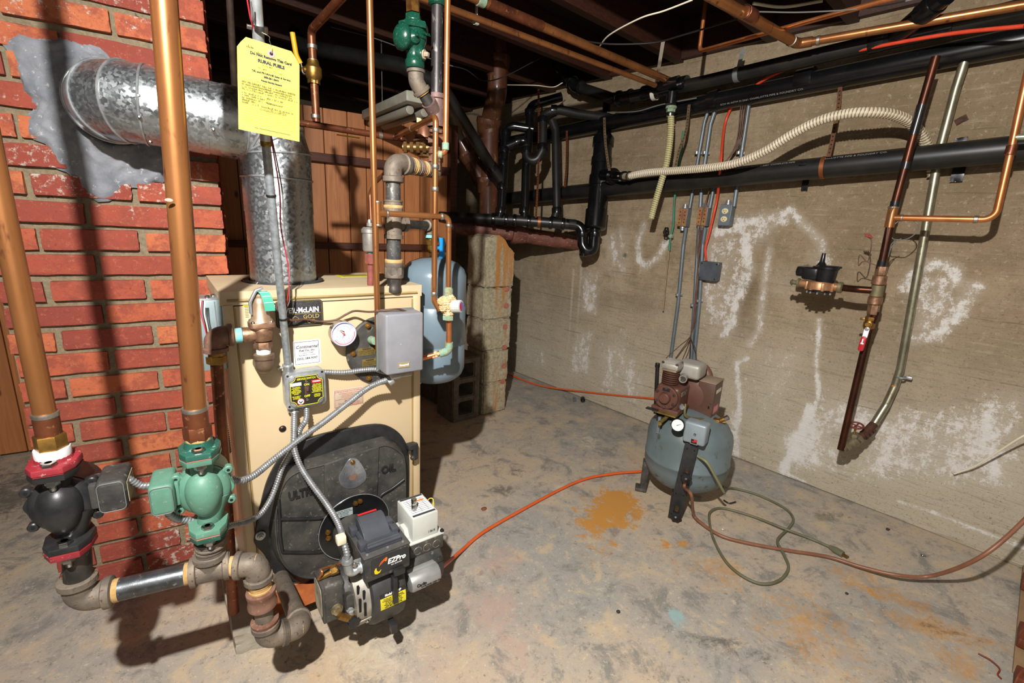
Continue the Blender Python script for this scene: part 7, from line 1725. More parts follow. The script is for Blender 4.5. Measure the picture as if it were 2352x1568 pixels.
for k in range(3):
    a_, b_ = PW(1986 + k * 5, 536, MO), PW(1996 + k * 4, 545, MO); cyl(bm, a_, b_, .002, 6)
cyl(bm, PW(1987, 541, MO), PW(2004, 546, MO), .003, 8)
tag(obj('wire_connector', bm, M('dull_red_plastic', '#8a3430', rough=.5), None), 'dull red wire connectors at the end of the thin brown wire', 'connector')
tag(wire([PW(2410, 975, .15), PW(2352, 1000, .14), PW(2300, 1032, .10), PW(2240, 1070, .05), PW(2192, 1088, .02)], .0032, whitecord, 'loose_wire', None, 8), 'stiff cream cable end lying against the lower right wall', 'wire')

# conduits and boxes on the wall
gcA = thing('wall_conduit', 'leftmost grey conduit rising from behind the compressor to the left double fuse box', 'conduit', PW(1537, 840, .02))
tube(offs([(1640, 215, .03), (1618, 280, .03), (1584, 478, .03)]), .0085, greyconduit, 'upper_pipe', gcA, 0, 14)
tube(offs([(1576, 522, .03), (1570, 560, .02), (1557, 700, .02), (1538, 840, .02)]), .0100, greyconduit, 'lower_pipe', gcA, .05, 14)
gcB = thing('wall_conduit', 'grey conduit passing left of the junction box down behind the compressor', 'conduit', PW(1583, 840, .02))
tube(offs([(1655, 215, .03), (1632, 285, .03), (1612, 420, .03), (1604, 540, .03), (1596, 680, .03), (1585, 845, .03)]), .0095, greyconduit, 'pipe', gcB, .05, 14)
gcC = thing('wall_conduit', 'grey conduit from the right double fuse box down to the compressor top', 'conduit', PW(1590, 840, .02))
tube(offs([(1645, 400, .03), (1630, 478, .03)]), .0085, greyconduit, 'upper_pipe', gcC, 0, 14)
tube(offs([(1620, 522, .03), (1614, 560, .02), (1606, 700, .02), (1592, 845, .02)]), .0100, greyconduit, 'lower_pipe', gcC, .05, 14)
gcD = thing('wall_conduit', 'short grey conduit coming down to the cream duplex outlet', 'conduit', PW(1684, 470, .03))
tube(offs([(1722, 225, .03), (1705, 340, .03), (1686, 474, .03)]), .0095, greyconduit, 'pipe', gcD, 0, 14)
for nm, par, L in (('conduit_clip', gcA, ((1604, 352), (1560, 676))), ('conduit_clip', gcB, ((1622, 352), (1594, 700))), ('conduit_clip', gcC, ((1606, 690),)), ('conduit_clip', gcD, ((1700, 352),))):
    for p in L:
        c = PW(*p, .012); bm = new(); box(bm, c, (.040, .003, .014), WX, .001); lathe(bm, c + WR * .016 + WI * .001, WI, [(0, .003), (.003, .002)], 8); lathe(bm, c - ZUP * .006 + WI * .018, ZUP, [(0, .0112), (.012, .0112)], 14); obj(nm, bm, zinc, par)
def handy(c, label, w_=.052, h_=.098, d_=.045):
    t = thing('fuse_box', label, 'electrical box', c - ZUP * h_ / 2)
    rbox(c + WI * d_ / 2, WX, w_, d_, h_, .004, greyconduit, 'box_body', t)
    for sx in (-1, 1):
        cc2 = c + WI * (d_ + .002) + WR * sx * (w_ / 4 + .0005)
        bm = new(); plate(bm, cc2, WR, ZUP, w_ / 2 - .003, h_ - .006, .002, .003); pl2 = obj('cover_half', bm, plate_copper, t)
        bm = new()
        for dz in (-.028, -.010, .010, .028): lathe(bm, cc2 + WI * .002 + ZUP * dz, WI, [(0, .0035), (.001, .003)], 8)
        obj('dark_marks', bm, iron_blk, pl2)
    bm = new(); lathe(bm, c + WI * .03 + ZUP * h_ / 2, ZUP, [(0, .014), (.008, .014), (.010, .011), (.020, .011)], 16); lathe(bm, c + WI * .03 - ZUP * h_ / 2, -ZUP, [(0, .014), (.008, .014), (.010, .011), (.020, .011)], 16); obj('connector', bm, zinc, t)
    return t
handy(PW(1577, 500, .0), 'small box with two heat-tinted copper cover halves, the left of the pair')
handy(PW(1622, 498, .0), 'small box with two heat-tinted copper cover halves beside the orange cable')
oc = PW(1674, 495, 0); ot = thing('duplex_outlet', 'grey surface box with a cream duplex outlet on the concrete wall', 'outlet', oc - ZUP * .05)
rbox(oc + WI * .024, WX, .060, .048, .105, .004, M('grey_box', '#6e7880', '#5f686f', scale=14, rough=.45, metal=.4), 'box_body', ot)
bm = new(); plate(bm, oc + WI * .048, WR, ZUP, .056, .100, .002, .004); obj('cover_plate', bm, M('grey_cover', '#7c868e', rough=.4, metal=.4), ot)
for dz in (-.0195, .0195):
    bm = new(); prism(bm, circ(.0165, 24, .0140), oc + WI * .050 + ZUP * dz, WR, ZUP, WI, .002, .0006); rc2 = obj('receptacle', bm, outletc, ot)
    bm = new()
    for sx, h_ in ((-.006, .007), (.006, .006)): box(bm, oc + WI * .0522 + ZUP * (dz + .002) + WR * sx, (.0022, .0006, h_), WX)
    prism(bm, circ(.0024, 10), oc + WI * .0520 + ZUP * (dz - .0075), WR, ZUP, WI, .0005); obj('slots', bm, dark_hole, rc2, None)
bm = new(); lathe(bm, oc + WI * .050, WI, [(0, .003), (.0015, .002)], 10); obj('centre_screw', bm, zinc, ot)
bm = new(); lathe(bm, oc + WI * .028 + ZUP * .052, ZUP, [(0, .015), (.008, .015), (.010, .012), (.022, .012)], 16); obj('connector', bm, zinc, ot)
jc = PW(1636, 622, 0); jt_ = thing('junction_box', 'square grey steel junction box hanging at an angle below the orange cable', 'box', jc - ZUP * .05)
rbox(jc + WI * .022, WX, .100, .044, .098, .006, M('dark_zinc', '#687078', '#565e66', scale=16, rough=.45, metal=.5), 'box_body', jt_)
bm = new(); plate(bm, jc + WI * .044, WR, ZUP, .098, .096, .003, .012); obj('cover', bm, M('dark_zinc', '#687078'), jt_)
for sx in (-1, 1):
    for sz in (-1, 1):
        bm = new(); lathe(bm, jc + WI * .047 + WR * sx * .040 + ZUP * sz * .038, WI, [(0, .0045), (.0015, .004)], 10); obj('cover_screw', bm, steel, jt_)
oce = [(2110, 100, .16), (1780, 165, .12), (1715, 212, .06), (1684, 240, .03), (1664, 290, .02), (1655, 380, .15), (1648, 450, .05), (1640, 490, .04), (1628, 540, .03), (1620, 570, .03), (1622, 598, .02)]
oc_ = [PW(*p) for p in oce[3:]]
tag(wire([PW(1712, 212, .05)] + oc_, .0065, redcable, 'power_cable', None, 10, 6), 'orange red cable curving down the concrete wall into the square junction box', 'cable')
tag(wire([PW(2352, 60, .24), PW(2180, 78, .20), PW(2000, 110, .17), PW(1860, 142, .14), PW(1770, 175, .10), PW(1712, 214, .05)], .0065, redcable, 'power_cable', None, 10, 6), 'red cable lying along the two black pipes near the ceiling at right', 'cable')
for k in range(4):
    L = [PW(1702 + k * 5, 240, .05), PW(1690 + k * 3, 330, .06), PW(1655 - k * 2, 390, .06), PW(1628, 440, .05), PW(1612 - k * 3, 540, .045), PW(1600 + k, 640, .045), PW(1592 + k, 740, .045), PW(1586, 772, .05), [PW(1560, 795, .16), PW(1568, 800, .18), PW(1584, 800, .18), PW(1597, 800, .16)][k], [PW(1530, 822, .26), PW(1550, 825, .28), PW(1572, 830, .28), PW(1600, 832, .26)][k]]
    tag(wire(L, .0024, browncord, 'power_wire', None, 6, 5), 'brown wire, %s of the bundle fanning out above the compressor' % ('leftmost', 'second from left', 'third from left', 'rightmost')[k], 'wire', 'brown wires down to the compressor')
# green corroded tubing with a shutoff
gl = thing('green_water_tube', 'thin green corroded tube down the concrete wall with a black wheel valve', 'pipe', PW(1523, 715, .03))
tube(offs([(1570, 300, .05), (1556, 400, .04), (1549, 460, .03), (1546, 520, .03), (1540, 545, .03), (1537, 575, .03)]), .0062, M('green_copper', '#2f8a72', '#4c6a50', scale=14, rough=.7), 'upper_tube', gl, .02, 10)
tube(offs([(1537, 570, .03), (1534, 600, .03), (1528, 660, .03), (1523, 714, .03)]), .0040, M('pale_pipe', '#a08a70', '#8a7458', scale=30, rough=.6), 'lower_tube', gl, .02, 8)
q = PW(1542, 538, .03); bm = new(); nut(bm, q, -ZUP, .012, .02); cyl(bm, q - ZUP * .01, q - ZUP * .01 - WR * .02 + WI * .01, .007, 10); obj('valve_body', bm, verdigris, gl, True, 30)
hc_ = PW(1530, 533, .055); hn = (WI * .85 - WR * .45).normalized(); hx_, hy_, _ = frame(hn); bm = new(); RR_ = [hc_ + (hx_ * math.cos(a) + hy_ * math.sin(a)) * (.024 * (1 + .10 * math.cos(6 * a))) for a in [2 * PI * k / 60 for k in range(61)]]; sweep(bm, RR_, .0035, 8, False)
for k in range(6): sweep(bm, [hc_, hc_ + (hx_ * math.cos(PI / 3 * k) + hy_ * math.sin(PI / 3 * k)) * .022], .0025, 6)
obj('handwheel', bm, blk_plastic, gl)

# ================================================================== CEILING PIPES
def thick(name, label, pts, r, m, R=0, seg=20, cat='pipe'): return tag(tube(pts, r, m, name, None, R, seg), label, cat)
k1, k2 = PZ(1110, 3, 1.915), PZ(1552, 192, 1.90)
t = thing('copper_ceiling_pipe', 'thick copper pipe slung under the joists, running diagonally to the black ceiling pipe', 'pipe', k1)
kd1 = (k2 - k1).normalized(); tube([k1 - kd1 * .15, k2], .0172, copper, 'pipe', t, seg=22); bm = new(); cyl(bm, k1 + kd1 * .02, k1 + kd1 * .28, .0190, 20); obj('old_sleeve', bm, copper_old, t); joint(k1 - kd1 * .01, kd1, .019, t, .03, verdigris, 1.1)
k3, k4 = PZ(1030, 18, 1.88), PZ(1505, 196, 1.87)
thick('copper_ceiling_pipe', 'thinner copper pipe running parallel just below the thick ceiling copper pipe', [k3 - (k4 - k3) * .1, k4], .0115, copper)
wl2 = thing('pipe_hanger', 'white plastic pipe hanger on the thin ceiling copper pipe', 'hanger', PZ(1092, 45, 1.89))
q = PZ(1094, 46, 1.88); loop(q, k4 - k3, .0150, .014, white, wl2); bm = new(); box(bm, q + ZUP * .035, (.014, .002, .05), (WD, WN, ZUP), .0005); obj('hanger_strap', bm, white, wl2)
m1, m2 = PZ(1605, -25, 1.905), PZ(1832, 101, 1.90); m3 = PZ(2352, 12, 1.90); m4 = PZ(2000, 72, 1.90)
m3 = m2 + (m4 - m2) * 3.2
t = thing('copper_ceiling_pipe', 'thick copper pipe under the right joists turning along the wall at an elbow', 'pipe', m2)
tube([m1, m2, m2 + (m3 - m2).normalized() * .05], .0185, copper, 'diagonal_run', t, .03, 22); tube([m2 + (m3 - m2).normalized() * .04, m3], .0150, copper, 'wall_run', t, 0, 20); dm = (m2 - m1).normalized(); joint(m2 - dm * .05, dm, .019, t, .010); joint(m2 + (m3 - m2).normalized() * .07, m3 - m2, .0155, t, .012)
qh = PZ(1722, 32, 1.905); joint(qh, dm, .020, t, .05, copper_old, 1.08); hh = thing('pipe_hanger', 'wire hanger looped round the thick right ceiling copper pipe', 'hanger', qh); loop(qh - dm * .03, dm, .0195, .003, steel, hh)
g1, g2 = PZ(1606, 118, 1.925), PZ(2080, -12, 1.925)
t = thing('copper_ceiling_pipe', 'narrow orange copper pipe crossing behind the thick right copper pipe near the joists', 'pipe', g1); tube([g1 + ZUP * .2, g1, g2], .0085, copper_bright, 'pipe', t, .022, 14)
# upper black drain
BO_ = .15
d1, d2 = PW(2400, 8, BO_), PW(1612, 190, BO_); d2b = PW(1440, 224, BO_)
bd_ = thing('black_drain_pipe', 'upper black plastic drain pipe running along the ceiling edge with a wye and elbow', 'pipe', d2)
R3 = .0305
q3 = PD(1322, 198, 2.86); q4 = PD(1284, 150, 2.95); q5 = PD(1262, 112, 3.0)
tube([d1 + (d1 - d2) * .1, d2, d2b], R3, abs_dull, 'main_run', bd_, .05, 28)
tube([d2b, PD(1405, 226, 2.70), q3], R3, abs_dull, 'short_run', bd_, .05, 26); tube([q3, q4, q5, q5 + (q5 - q4)], R3, abs_dull, 'riser', bd_, .05, 26)
dd0 = (d1 - d2).normalized()
def sleeve(c, d, r, L, par, m=abs_blk, nm='coupling', seg=28):
    d = Vector(d).normalized(); bm = new(); lathe(bm, Vector(c) - d * L / 2, d, [(0, r), (.001, r + .005), (.006, r + .0058), (L - .006, r + .0058), (L - .001, r + .005), (L, r)], seg); return obj(nm, bm, m, par)
tq = d2 + dd0 * .02
elbow(d2b + (d2b - d2).normalized() * .02, (d2 - d2b), (PD(1405, 226, 2.70) - d2b), R3 * .98, .05, abs_blk, 'elbow', bd_, True, 28)
elbow(q3, (d2b - q3), (q4 - q3), R3 * .98, .055, abs_blk, 'elbow', bd_, True, 28); sleeve(q4, q5 - q4, R3, .05, bd_)
t1 = d2 + dd0 * -.10; bm = new(); t0 = d2b + dd0 * .12; cyl(bm, t0, t0 + dd0 * .22, R3 * 1.14, 28); cyl(bm, t0 + dd0 * .09 + WI * .0, t0 + dd0 * .12 - ZUP * .01, .03, 20)
hcl = t0 + dd0 * .15; sweep(bm, fillet([hcl + dd0 * .06 + WI * .035 + ZUP * .004, hcl - dd0 * .04 + WI * .035, hcl - dd0 * .08 + WI * .01], .04), R3, 24); obj('tee', bm, abs_blk, bd_)
for k in (0, .22): sleeve(t0 + dd0 * k, dd0, R3 * 1.05, .035, bd_)
wy = PW(2095, 70, BO_); wy = d2 + dd0 * (wy - d2).dot(dd0); sleeve(wy + dd0 * .09, dd0, R3, .05, bd_); sleeve(wy - dd0 * .10, dd0, R3, .05, bd_)
bm = new(); cyl(bm, wy - dd0 * .10, wy + dd0 * .09, R3 * 1.12, 28); wu = PZ(2172, -12, 1.945); wy0 = wy - dd0 * .05; cyl(bm, wy0, wu, R3 * 1.08, 26); obj('wye', bm, abs_blk, bd_); sleeve(wy0.lerp(wu, .72), wu - wy0, R3 * 1.05, .06, bd_)
dn = PW(1543, 222, .19); dn2_ = PW(1542, 262, .20)
bm = new(); cyl(bm, dn + ZUP * .02, dn - ZUP * .035, .027, 24); obj('drop_adapter', bm, abs_blk, bd_)
clp = thing('hose_clamp', 'steel clamp and corroded brass barb at the top of the yellowish hanging hose', 'clamp', dn2_); bm = new(); a_ = PW(1542, 244, .195); lathe(bm, a_, -ZUP, [(0, .026), (.006, .028), (.012, .026)], 22); nut(bm, a_ - ZUP * .012, -ZUP, .022, .016); obj('barb', bm, verdigris, clp, True, 30); bm = new(); lathe(bm, a_ - ZUP * .034, -ZUP, [(0, .0190), (.012, .0190)], 20); obj('band', bm, steel, clp)
# hangers
for px_, py_, top_, m_, lab in ((1505, 206, (1523, 95), white, 'white plastic hanger strap holding the black drain beside the yellow hose'), (1695, 165, (1706, 112), M('galv_strap', '#8f9496', '#777c7e', scale=30, rough=.5, metal=.5), 'grey metal hanger strap holding the black drain under the right joist')):
    c = PW(px_, py_, BO_); c = d2 + dd0 * (c - d2).dot(dd0); st = thing('pipe_hanger', lab, 'hanger', c); loop(c, dd0, R3 + .001, .022, m_, st); topp = PZ(*top_, 1.975) if px_ > 1600 else PZ(*top_, 1.97)
    skq = [c + ZUP * .03 + WI * .0, c.lerp(topp, .5) + ZUP * .01, topp]; bm = new(); skin(bm, [[bm.verts.new(p + WD * sx * .009 + WN * sy * .0008) for sx, sy in ((-1, -1), (1, -1), (1, 1), (-1, 1))] for p in spline(skq, 4)]); obj('strap', bm, m_, st)
# second black pipe, tight to the wall
e1_, e2_ = PW(2460, 70, .05), PW(1470, 268, .05)
b2_ = thing('black_drain_pipe', 'lower black plastic drain pipe tight against the top of the concrete wall', 'pipe', e2_)
ed = (e1_ - e2_).normalized(); tube([e1_, e2_, e2_ - ed * 1.6], .0440, abs_blk, 'pipe', b2_, 0, 30); sleeve(PW(1850, 185, .05), ed, .044, .07, b2_); sleeve(PW(1640, 232, .05), ed, .044, .05, b2_, abs_blk)
n1 = (WI * .75 - ZUP * .66).normalized(); up_ = n1.cross(ed); up_ = up_ if up_.z > 0 else -up_
for px_, py_, s_ in ((1745, 213, 'SCH 40 ASTM D-2661 CHARLOTTE PIPE & FOUNDRY CO.'), (1628, 240, 'ABS')):
    q = PW(px_, py_, .09); q = e2_ + ed * (q - e2_).dot(ed); ex = -ed if (-ed).cross(up_).dot(n1) > 0 else ed; text('pipe_print', s_, q + n1 * .0442, ex, up_, .012, M('pale_print', '#8a8c88'), b2_, depth=.0002, xs=1.2)

# ================================================================== BLACK TRAP ASSEMBLY
ZC = 2.85
def T(px, py, dz=0.0): return PD(px, py, ZC + dz)
ta = thing('black_trap_manifold', 'black plastic drain manifold with three risers and a big trap against the far concrete wall', 'drain', T(1340, 580))
r5 = .0315; r4 = .0262
tube([T(1010, 497, .1), T(1190, 506), T(1322, 516)], r5, abs_dull, 'main_run', ta, 0, 26)
mdir = (T(1322, 516) - T(1190, 506)).normalized()
for px_, py_ in ((1133, 503), (1163, 505), (1182, 506), (1215, 508), (1265, 512), (1293, 514)): sleeve(T(px_, py_), mdir, r5, .022, ta)
tube([T(1300, 514), T(1337, 519), T(1338, 562), T(1347, 577), T(1362, 574), T(1366, 528)], r5, abs_blk, 'trap_bend', ta, .05, 26); sleeve(T(1337, 538), ZUP, r5, .03, ta); sleeve(T(1366, 538), ZUP, r5, .03, ta)
bm = new(); lathe(bm, T(1341, 572), -ZUP, [(0, .020), (.026, .020), (.028, .024), (.040, .024), (.044, .018)], 20); obj('trap_plug', bm, abs_blk, ta)
v4 = thing('black_air_gap_column', 'fat stepped black plastic column standing above the trap with a side inlet', 'drain', T(1365, 530)); vb0, vb1 = T(1366, 528, -.0), T(1386, 322, 0)
ax4 = (vb1 - vb0).normalized(); H4 = (vb1 - vb0).length
P4 = [(0, .030), (.004, .058), (.012, .066), (H4 * .22, .066), (H4 * .225, .057), (H4 * .48, .057), (H4 * .485, .064), (H4 * .60, .064), (H4 * .605, .057), (H4 * .72, .057), (H4 * .725, .062), (H4 * .80, .062), (H4 * .805, .056), (H4 * .93, .056), (H4 * .935, .064), (H4 * 1.02, .064), (H4 * 1.06, .046), (H4 * 1.12, .030)]
bm = new(); lathe(bm, vb0, ax4, P4, 40); obj('column', bm, abs_blk, v4); tube([vb0 + ax4 * H4 * 1.1, vb0 + ax4 * H4 * 1.45], .024, abs_blk, 'top_pipe', v4, 0, 20)
si0 = vb0 + ax4 * H4 * .60; si1 = PW(1442, 405, .22); bm = new(); sd = (si1 - si0).normalized(); cyl(bm, si0, si0.lerp(si1, .55), .040, 26); cyl(bm, si0.lerp(si1, .5), si0.lerp(si1, .9), .028, 24); lathe(bm, si0.lerp(si1, .45), sd, [(0, .046), (.02, .046)], 26); obj('side_inlet', bm, abs_blk, v4); bm = new(); nut(bm, si0.lerp(si1, .80), sd, .030, .02); cyl(bm, si0.lerp(si1, .85), si1 + sd * .02, .018, 18); obj('hose_barb', bm, M('cream_fitting', '#b8a888', '#6a6450', scale=40, rough=.6), v4, True, 30); bm = new(); lathe(bm, si1 + sd * .01, sd, [(0, .0205), (.012, .0205)], 20); box(bm, si1 + sd * .016 + ZUP * .022, (.02, .01, .012), WX, .002); obj('worm_clamp', bm, steel, v4)
def leg(name, label, pts, r, m, R, sl_):
    t_ = thing(name, label, 'pipe', pts[-1]); tube(pts, r, m, 'pipe', t_, R, 24)
    for a_, b_ in sl_: d_ = (b_ - a_).normalized(); sleeve(a_, d_, r, .035, t_, abs_blk, 'coupling', 24)
    return t_
leg('black_riser', 'left black riser with an elbow on top and a wye taking the sloping pipe', [T(1225, 297), T(1163, 287), T(1160, 340), T(1152, 480), T(1146, 500)], r4, abs_blk, .05, [(T(1162, 305), T(1160, 330)), (T(1158, 345), T(1158, 360)), (T(1156, 375), T(1155, 400)), (T(1153, 430), T(1152, 450)), (T(1150, 484), T(1149, 495))])
leg('black_riser', 'middle black riser ending in a U bend trap at the second elbow', [T(1204, 500), T(1206, 482), T(1209, 345), T(1209, 322), T(1190, 325), T(1160, 338)], r4, abs_blk, .05, [(T(1204, 484), T(1205, 470)), (T(1209, 345), T(1209, 330)), (T(1190, 325), T(1180, 329))])
leg('black_riser', 'tall black pipe coming from the ceiling behind the middle riser', [T(1290, 222), T(1218, 243), T(1216, 300), T(1212, 352)], r4, abs_blk, .05, [(T(1217, 258), T(1216, 280))])
leg('black_trap_bend', 'black U bend hanging between the middle riser and the dusty horizontal elbow', [T(1209, 335, -.03), T(1210, 366, -.03), T(1232, 370, -.04), T(1246, 345, -.05), T(1248, 262, -.05), T(1285, 252, -.05), T(1330, 262, -.03), T(1420, 274)], r4, abs_dull, .05, [(T(1210, 345, -.03), T(1210, 355, -.03)), (T(1246, 338, -.05), T(1246, 325, -.05)), (T(1247, 276, -.05), T(1248, 268, -.05)), (T(1272, 254, -.05), T(1290, 254, -.05))])
leg('black_riser', 'right dull black riser beside the concrete wall, joining the manifold near its end', [T(1274, 500), T(1279, 485), T(1276, 300), T(1268, 278)], r4 * .96, abs_dull, .04, [(T(1279, 484), T(1279, 470))])
leg('black_sloping_pipe', 'thick black pipe sloping down from behind the copper pipes to the left riser', [PD(1010, 190, 2.35), PD(1130, 385, 2.80), T(1150, 412)], .0315, abs_dull, .06, [(PD(1130, 385, 2.80), PD(1120, 370, 2.78))])
thick('black_drain_pipe', 'black plastic pipe crossing high behind the service card towards the dark ceiling corner', [PD(655, 40, 2.5), PD(690, 105, 2.45), PD(920, 150, 2.35), PD(1020, 200, 2.33)], .036, abs_dull, .08, 24)
# cast iron stack
ci = thing('cast_iron_stack', 'brown cast iron soil stack with an offset bend in the dark corner', 'drain', PD(1125, 520, 3.05))
s1_, s2_, s3_, s4_, s5_ = PD(1140, 40, 2.78), PD(1143, 150, 2.82), PD(1142, 215, 2.86), PD(1124, 285, 3.02), PD(1121, 540, 3.10)
tube([s1_, s2_, s3_ , s4_, s5_], .060, castiron, 'stack', ci, .12, 32)
def hub(c, d, r, L, par, m=castiron): d = Vector(d).normalized(); bm = new(); lathe(bm, c, d, [(0, r), (.004, r + .018), (L * .3, r + .020), (L * .4, r + .014), (L, r + .004)], 32); return obj('hub', bm, m, par)
hub(PD(1143, 128, 2.82), (s3_ - s2_), .060, .11, ci); hub(PD(1124, 270, 3.0), -ZUP + (s4_ - s3_).normalized() * .6, .062, .10, ci); hub(PD(1120, 408, 3.06), -ZUP, .060, .10, ci); hub(PD(1120, 320, 3.05), -ZUP, .058, .03, ci); hub(PD(1141, 80, 2.8), ZUP, .060, .10, ci, blk_paint)
tube([PD(1030, 245, 2.9), PD(1062, 338, 3.02)], .034, M('weathered_pipe', '#8a8674', '#6c6858', scale=20, rough=.6, metal=.4), 'upper_branch', ci, 0, 20); tube([PD(1058, 325, 3.02), PD(1078, 362, 3.05), PD(1112, 425, 3.08)], .052, castiron, 'wye_arm', ci, .05, 24); hub(PD(1070, 350, 3.03), PD(1095, 390, 3.06) - PD(1058, 325, 3.02), .045, .07, ci)
wp1, wp2 = PD(1120, 528, 3.02), PW(1345, 561, -.05)
bp_ = thing('cast_iron_drain', 'brown wrapped cast iron pipe running from the pillar top into the concrete wall', 'drain', wp2); tube([PD(1030, 520, 3.0), wp1, wp2], .047, castiron2, 'pipe', bp_, .05, 28); dw = (wp2 - wp1).normalized()
hub(wp1 + dw * .16, dw, .046, .10, bp_, castiron2); bm = new(); lathe(bm, wp1 + dw * .30, dw, [(0, .050), (.20, .050)], 28); obj('wrapping', bm, castiron2, bp_)
# strap hangers by the trap
strap([T(1237, 205, -.04), T(1238, 300, -.06), T(1236, 400, -.06), T(1231, 500, -.05)], 'copper coloured perforated strap dropping between the two black risers', strap_cu); lp_ = thing('pipe_strap', 'copper coloured strap loop round the dusty black manifold', 'strap', T(1238, 510)); loop(T(1238, 510), mdir, r5 + .001, .016, strap_cu, lp_)
strap([PW(1302, 300, .14), PW(1301, 380, .14), PW(1297, 430, .14)], 'copper coloured perforated strap hanging right of the dull riser against the concrete', strap_cu); lp_ = thing('pipe_strap', 'orange strap loop round the wall waste pipe left of the fat column', 'strap', PW(1293, 447, .1)); loop(wpA + wd_ * (PW(1294, 447, WPo) - wpA).dot(wd_), wd_, .0445, .016, strap_cu, lp_)
strap([PW(1388, 270, .28), PW(1390, 320, .29), PW(1396, 370, .30), PW(1400, 392, .30)], 'tan perforated strap hanging in front of the fat black column', strap_tan); 
strap([PW(1583, 240, .10), PW(1576, 300, .14), PW(1560, 345, .17), PW(1548, 400, .19)], 'tan perforated strap hanging beside the yellowish hose', strap_tan)
# thin wires in the joist bays
for L, m_, r_, lab in (([PZ(1375, 110, 1.93), PZ(1400, 80, 1.93), PZ(1470, 42, 1.93), PZ(1525, 25, 1.93), PZ(1590, 0, 1.93)], whitecord, .0028, 'white cable draped under the joists near the top centre right'),
        ([PZ(1330, 92, 1.92), PZ(1400, 101, 1.92), PZ(1500, 98, 1.92), PZ(1570, 80, 1.92), PZ(1712, 38, 1.92)], blackcord, .0035, 'black cable sagging under the joists to the thick right copper pipe'),
        ([PZ(1740, 27, 1.92), PZ(1850, 28, 1.92), PZ(2000, 18, 1.92), PZ(2110, -4, 1.92)], greycord, .0024, 'thin grey wire strung level across the top right'),
        ([PD(1165, 195, 2.7), PD(1230, 196, 2.7), PD(1270, 200, 2.7), PD(1292, 190, 2.7)], whitecord, .0026, 'pale wire crossing just right of the brown stack'),
        ([PD(1030, 150, 2.6), PD(1070, 160, 2.6), PD(1110, 185, 2.6), PD(1160, 175, 2.6), PD(1250, 128, 2.6)], blackcord, .0030, 'dark cable crossing in front of the brown stack'),
        ([PD(760, 62, 2.4), PD(860, 88, 2.35), PD(960, 125, 2.3), PD(1040, 152, 2.4)], greycord, .0026, 'grey wire running behind the dark green valve'),
        ([PZ(1730, 8, 2.08), PZ(1800, 16, 2.08), PZ(1890, 2, 2.08)], whitecord, .006, 'cream cable inside the joist bay at top right'),
        ([PW(1395, 258, .12), PW(1460, 256, .14), PW(1520, 240, .14), PW(1600, 225, .12)], greycord, .003, 'grey wire trailing under the black drain left of the yellow hose')):
    tag(wire(L, r_, m_, 'ceiling_wire', None, 8, 6), lab, 'wire')
# fluorescent fixture hanging dark behind the pipes
lf = PD(905, 255, 2.4); lft = thing('fluorescent_light', 'unlit two-tube fluorescent light hanging dark behind the copper pipes', 'light fixture', lf); la2, lb3 = PD(880, 262, 2.45), PD(945, 236, 2.15); dl = (lb3 - la2).normalized(); sx_ = dl.cross(ZUP).normalized(); mL = (la2 + lb3) / 2
bm = new(); box(bm, mL, ((lb3 - la2).length + .25, .15, .045), (dl, sx_, ZUP), .008); obj('housing', bm, M('old_white_enamel', '#a8a698', '#8c8a7c', scale=10, rough=.5), lft, True, 30)
for s_ in (-.035, .035): bm = new(); cyl(bm, mL - dl * .28 + sx_ * s_ - ZUP * .045, mL + dl * .26 + sx_ * s_ - ZUP * .045, .019, 18, None, .003); obj('tube_lamp', bm, M('dusty_tube', '#8c887c', rough=.4), lft)
for s_ in (-.2, .2): bm = new(); q = mL + dl * s_; cyl(bm, q + ZUP * .02, Vector((q.x, q.y, ZJ + .01)), .003, 8); obj('hanging_rod', bm, iron_blk, lft)
# old pipe behind the shiny conduit
thick('iron_ceiling_pipe', 'thin dull iron pipe dropping behind the left edge of the service card', [PD(526, -30, 1.32), PD(546, 330, 1.62)], .0095, M('dull_iron', '#5a4a3e', '#3e342c', scale=20, rough=.55, metal=.4))

# ================================================================== AIR COMPRESSOR
def KP(u, v, zc): return PD(1400 + u / 3.266, 780 + v / 3.266, zc)
TC = Vector((1.667, 1.202, 0)); RT2 = .1755; cdir = Vector((-.811, -.585, 0)); crt = Vector((.585, -.811, 0))
ka = Vector((.33, -.944, 0)); kb = Vector((.944, .33, 0)); KA = (ka, -kb, ZUP)
cmp_ = thing('air_compressor', 'small air compressor with a brown motor on a round grey tank, near the concrete wall', 'compressor', TC)
zb_, zt_ = .075, .425
bm = new(); prof = [(0, .02), (.004, .07), (.018, .120), (.045, .155), (.080, .171), (.100, RT2), (.128, RT2), (.130, RT2 + .002), (.138, RT2 + .002), (.140, RT2), (.235, RT2), (.262, .170), (.295, .150), (.322, .115), (.340, .070), (.350, .02)]
lathe(bm, TC + ZUP * zb_, ZUP, prof, 64); obj('tank', bm, comptank, cmp_, True, 60)
dust = M('tank_top_dirt', '#54503e', '#4a4636', scale=20, rough=.8)
for nm, dirv in (('left_foot', (-crt * .9 + cdir * .1).normalized()), ('rear_foot', (-cdir * .8 + crt * .5).normalized())):
    q = TC + dirv * (RT2 - .012); bm = new(); box(bm, q + ZUP * .075, (.045, .03, .15), (ZUP.cross(dirv), dirv, ZUP), .004); box(bm, q + dirv * .01 + ZUP * .008, (.05, .05, .016), (ZUP.cross(dirv), dirv, ZUP), .004); obj(nm, bm, blk_dust, cmp_, True, 30)
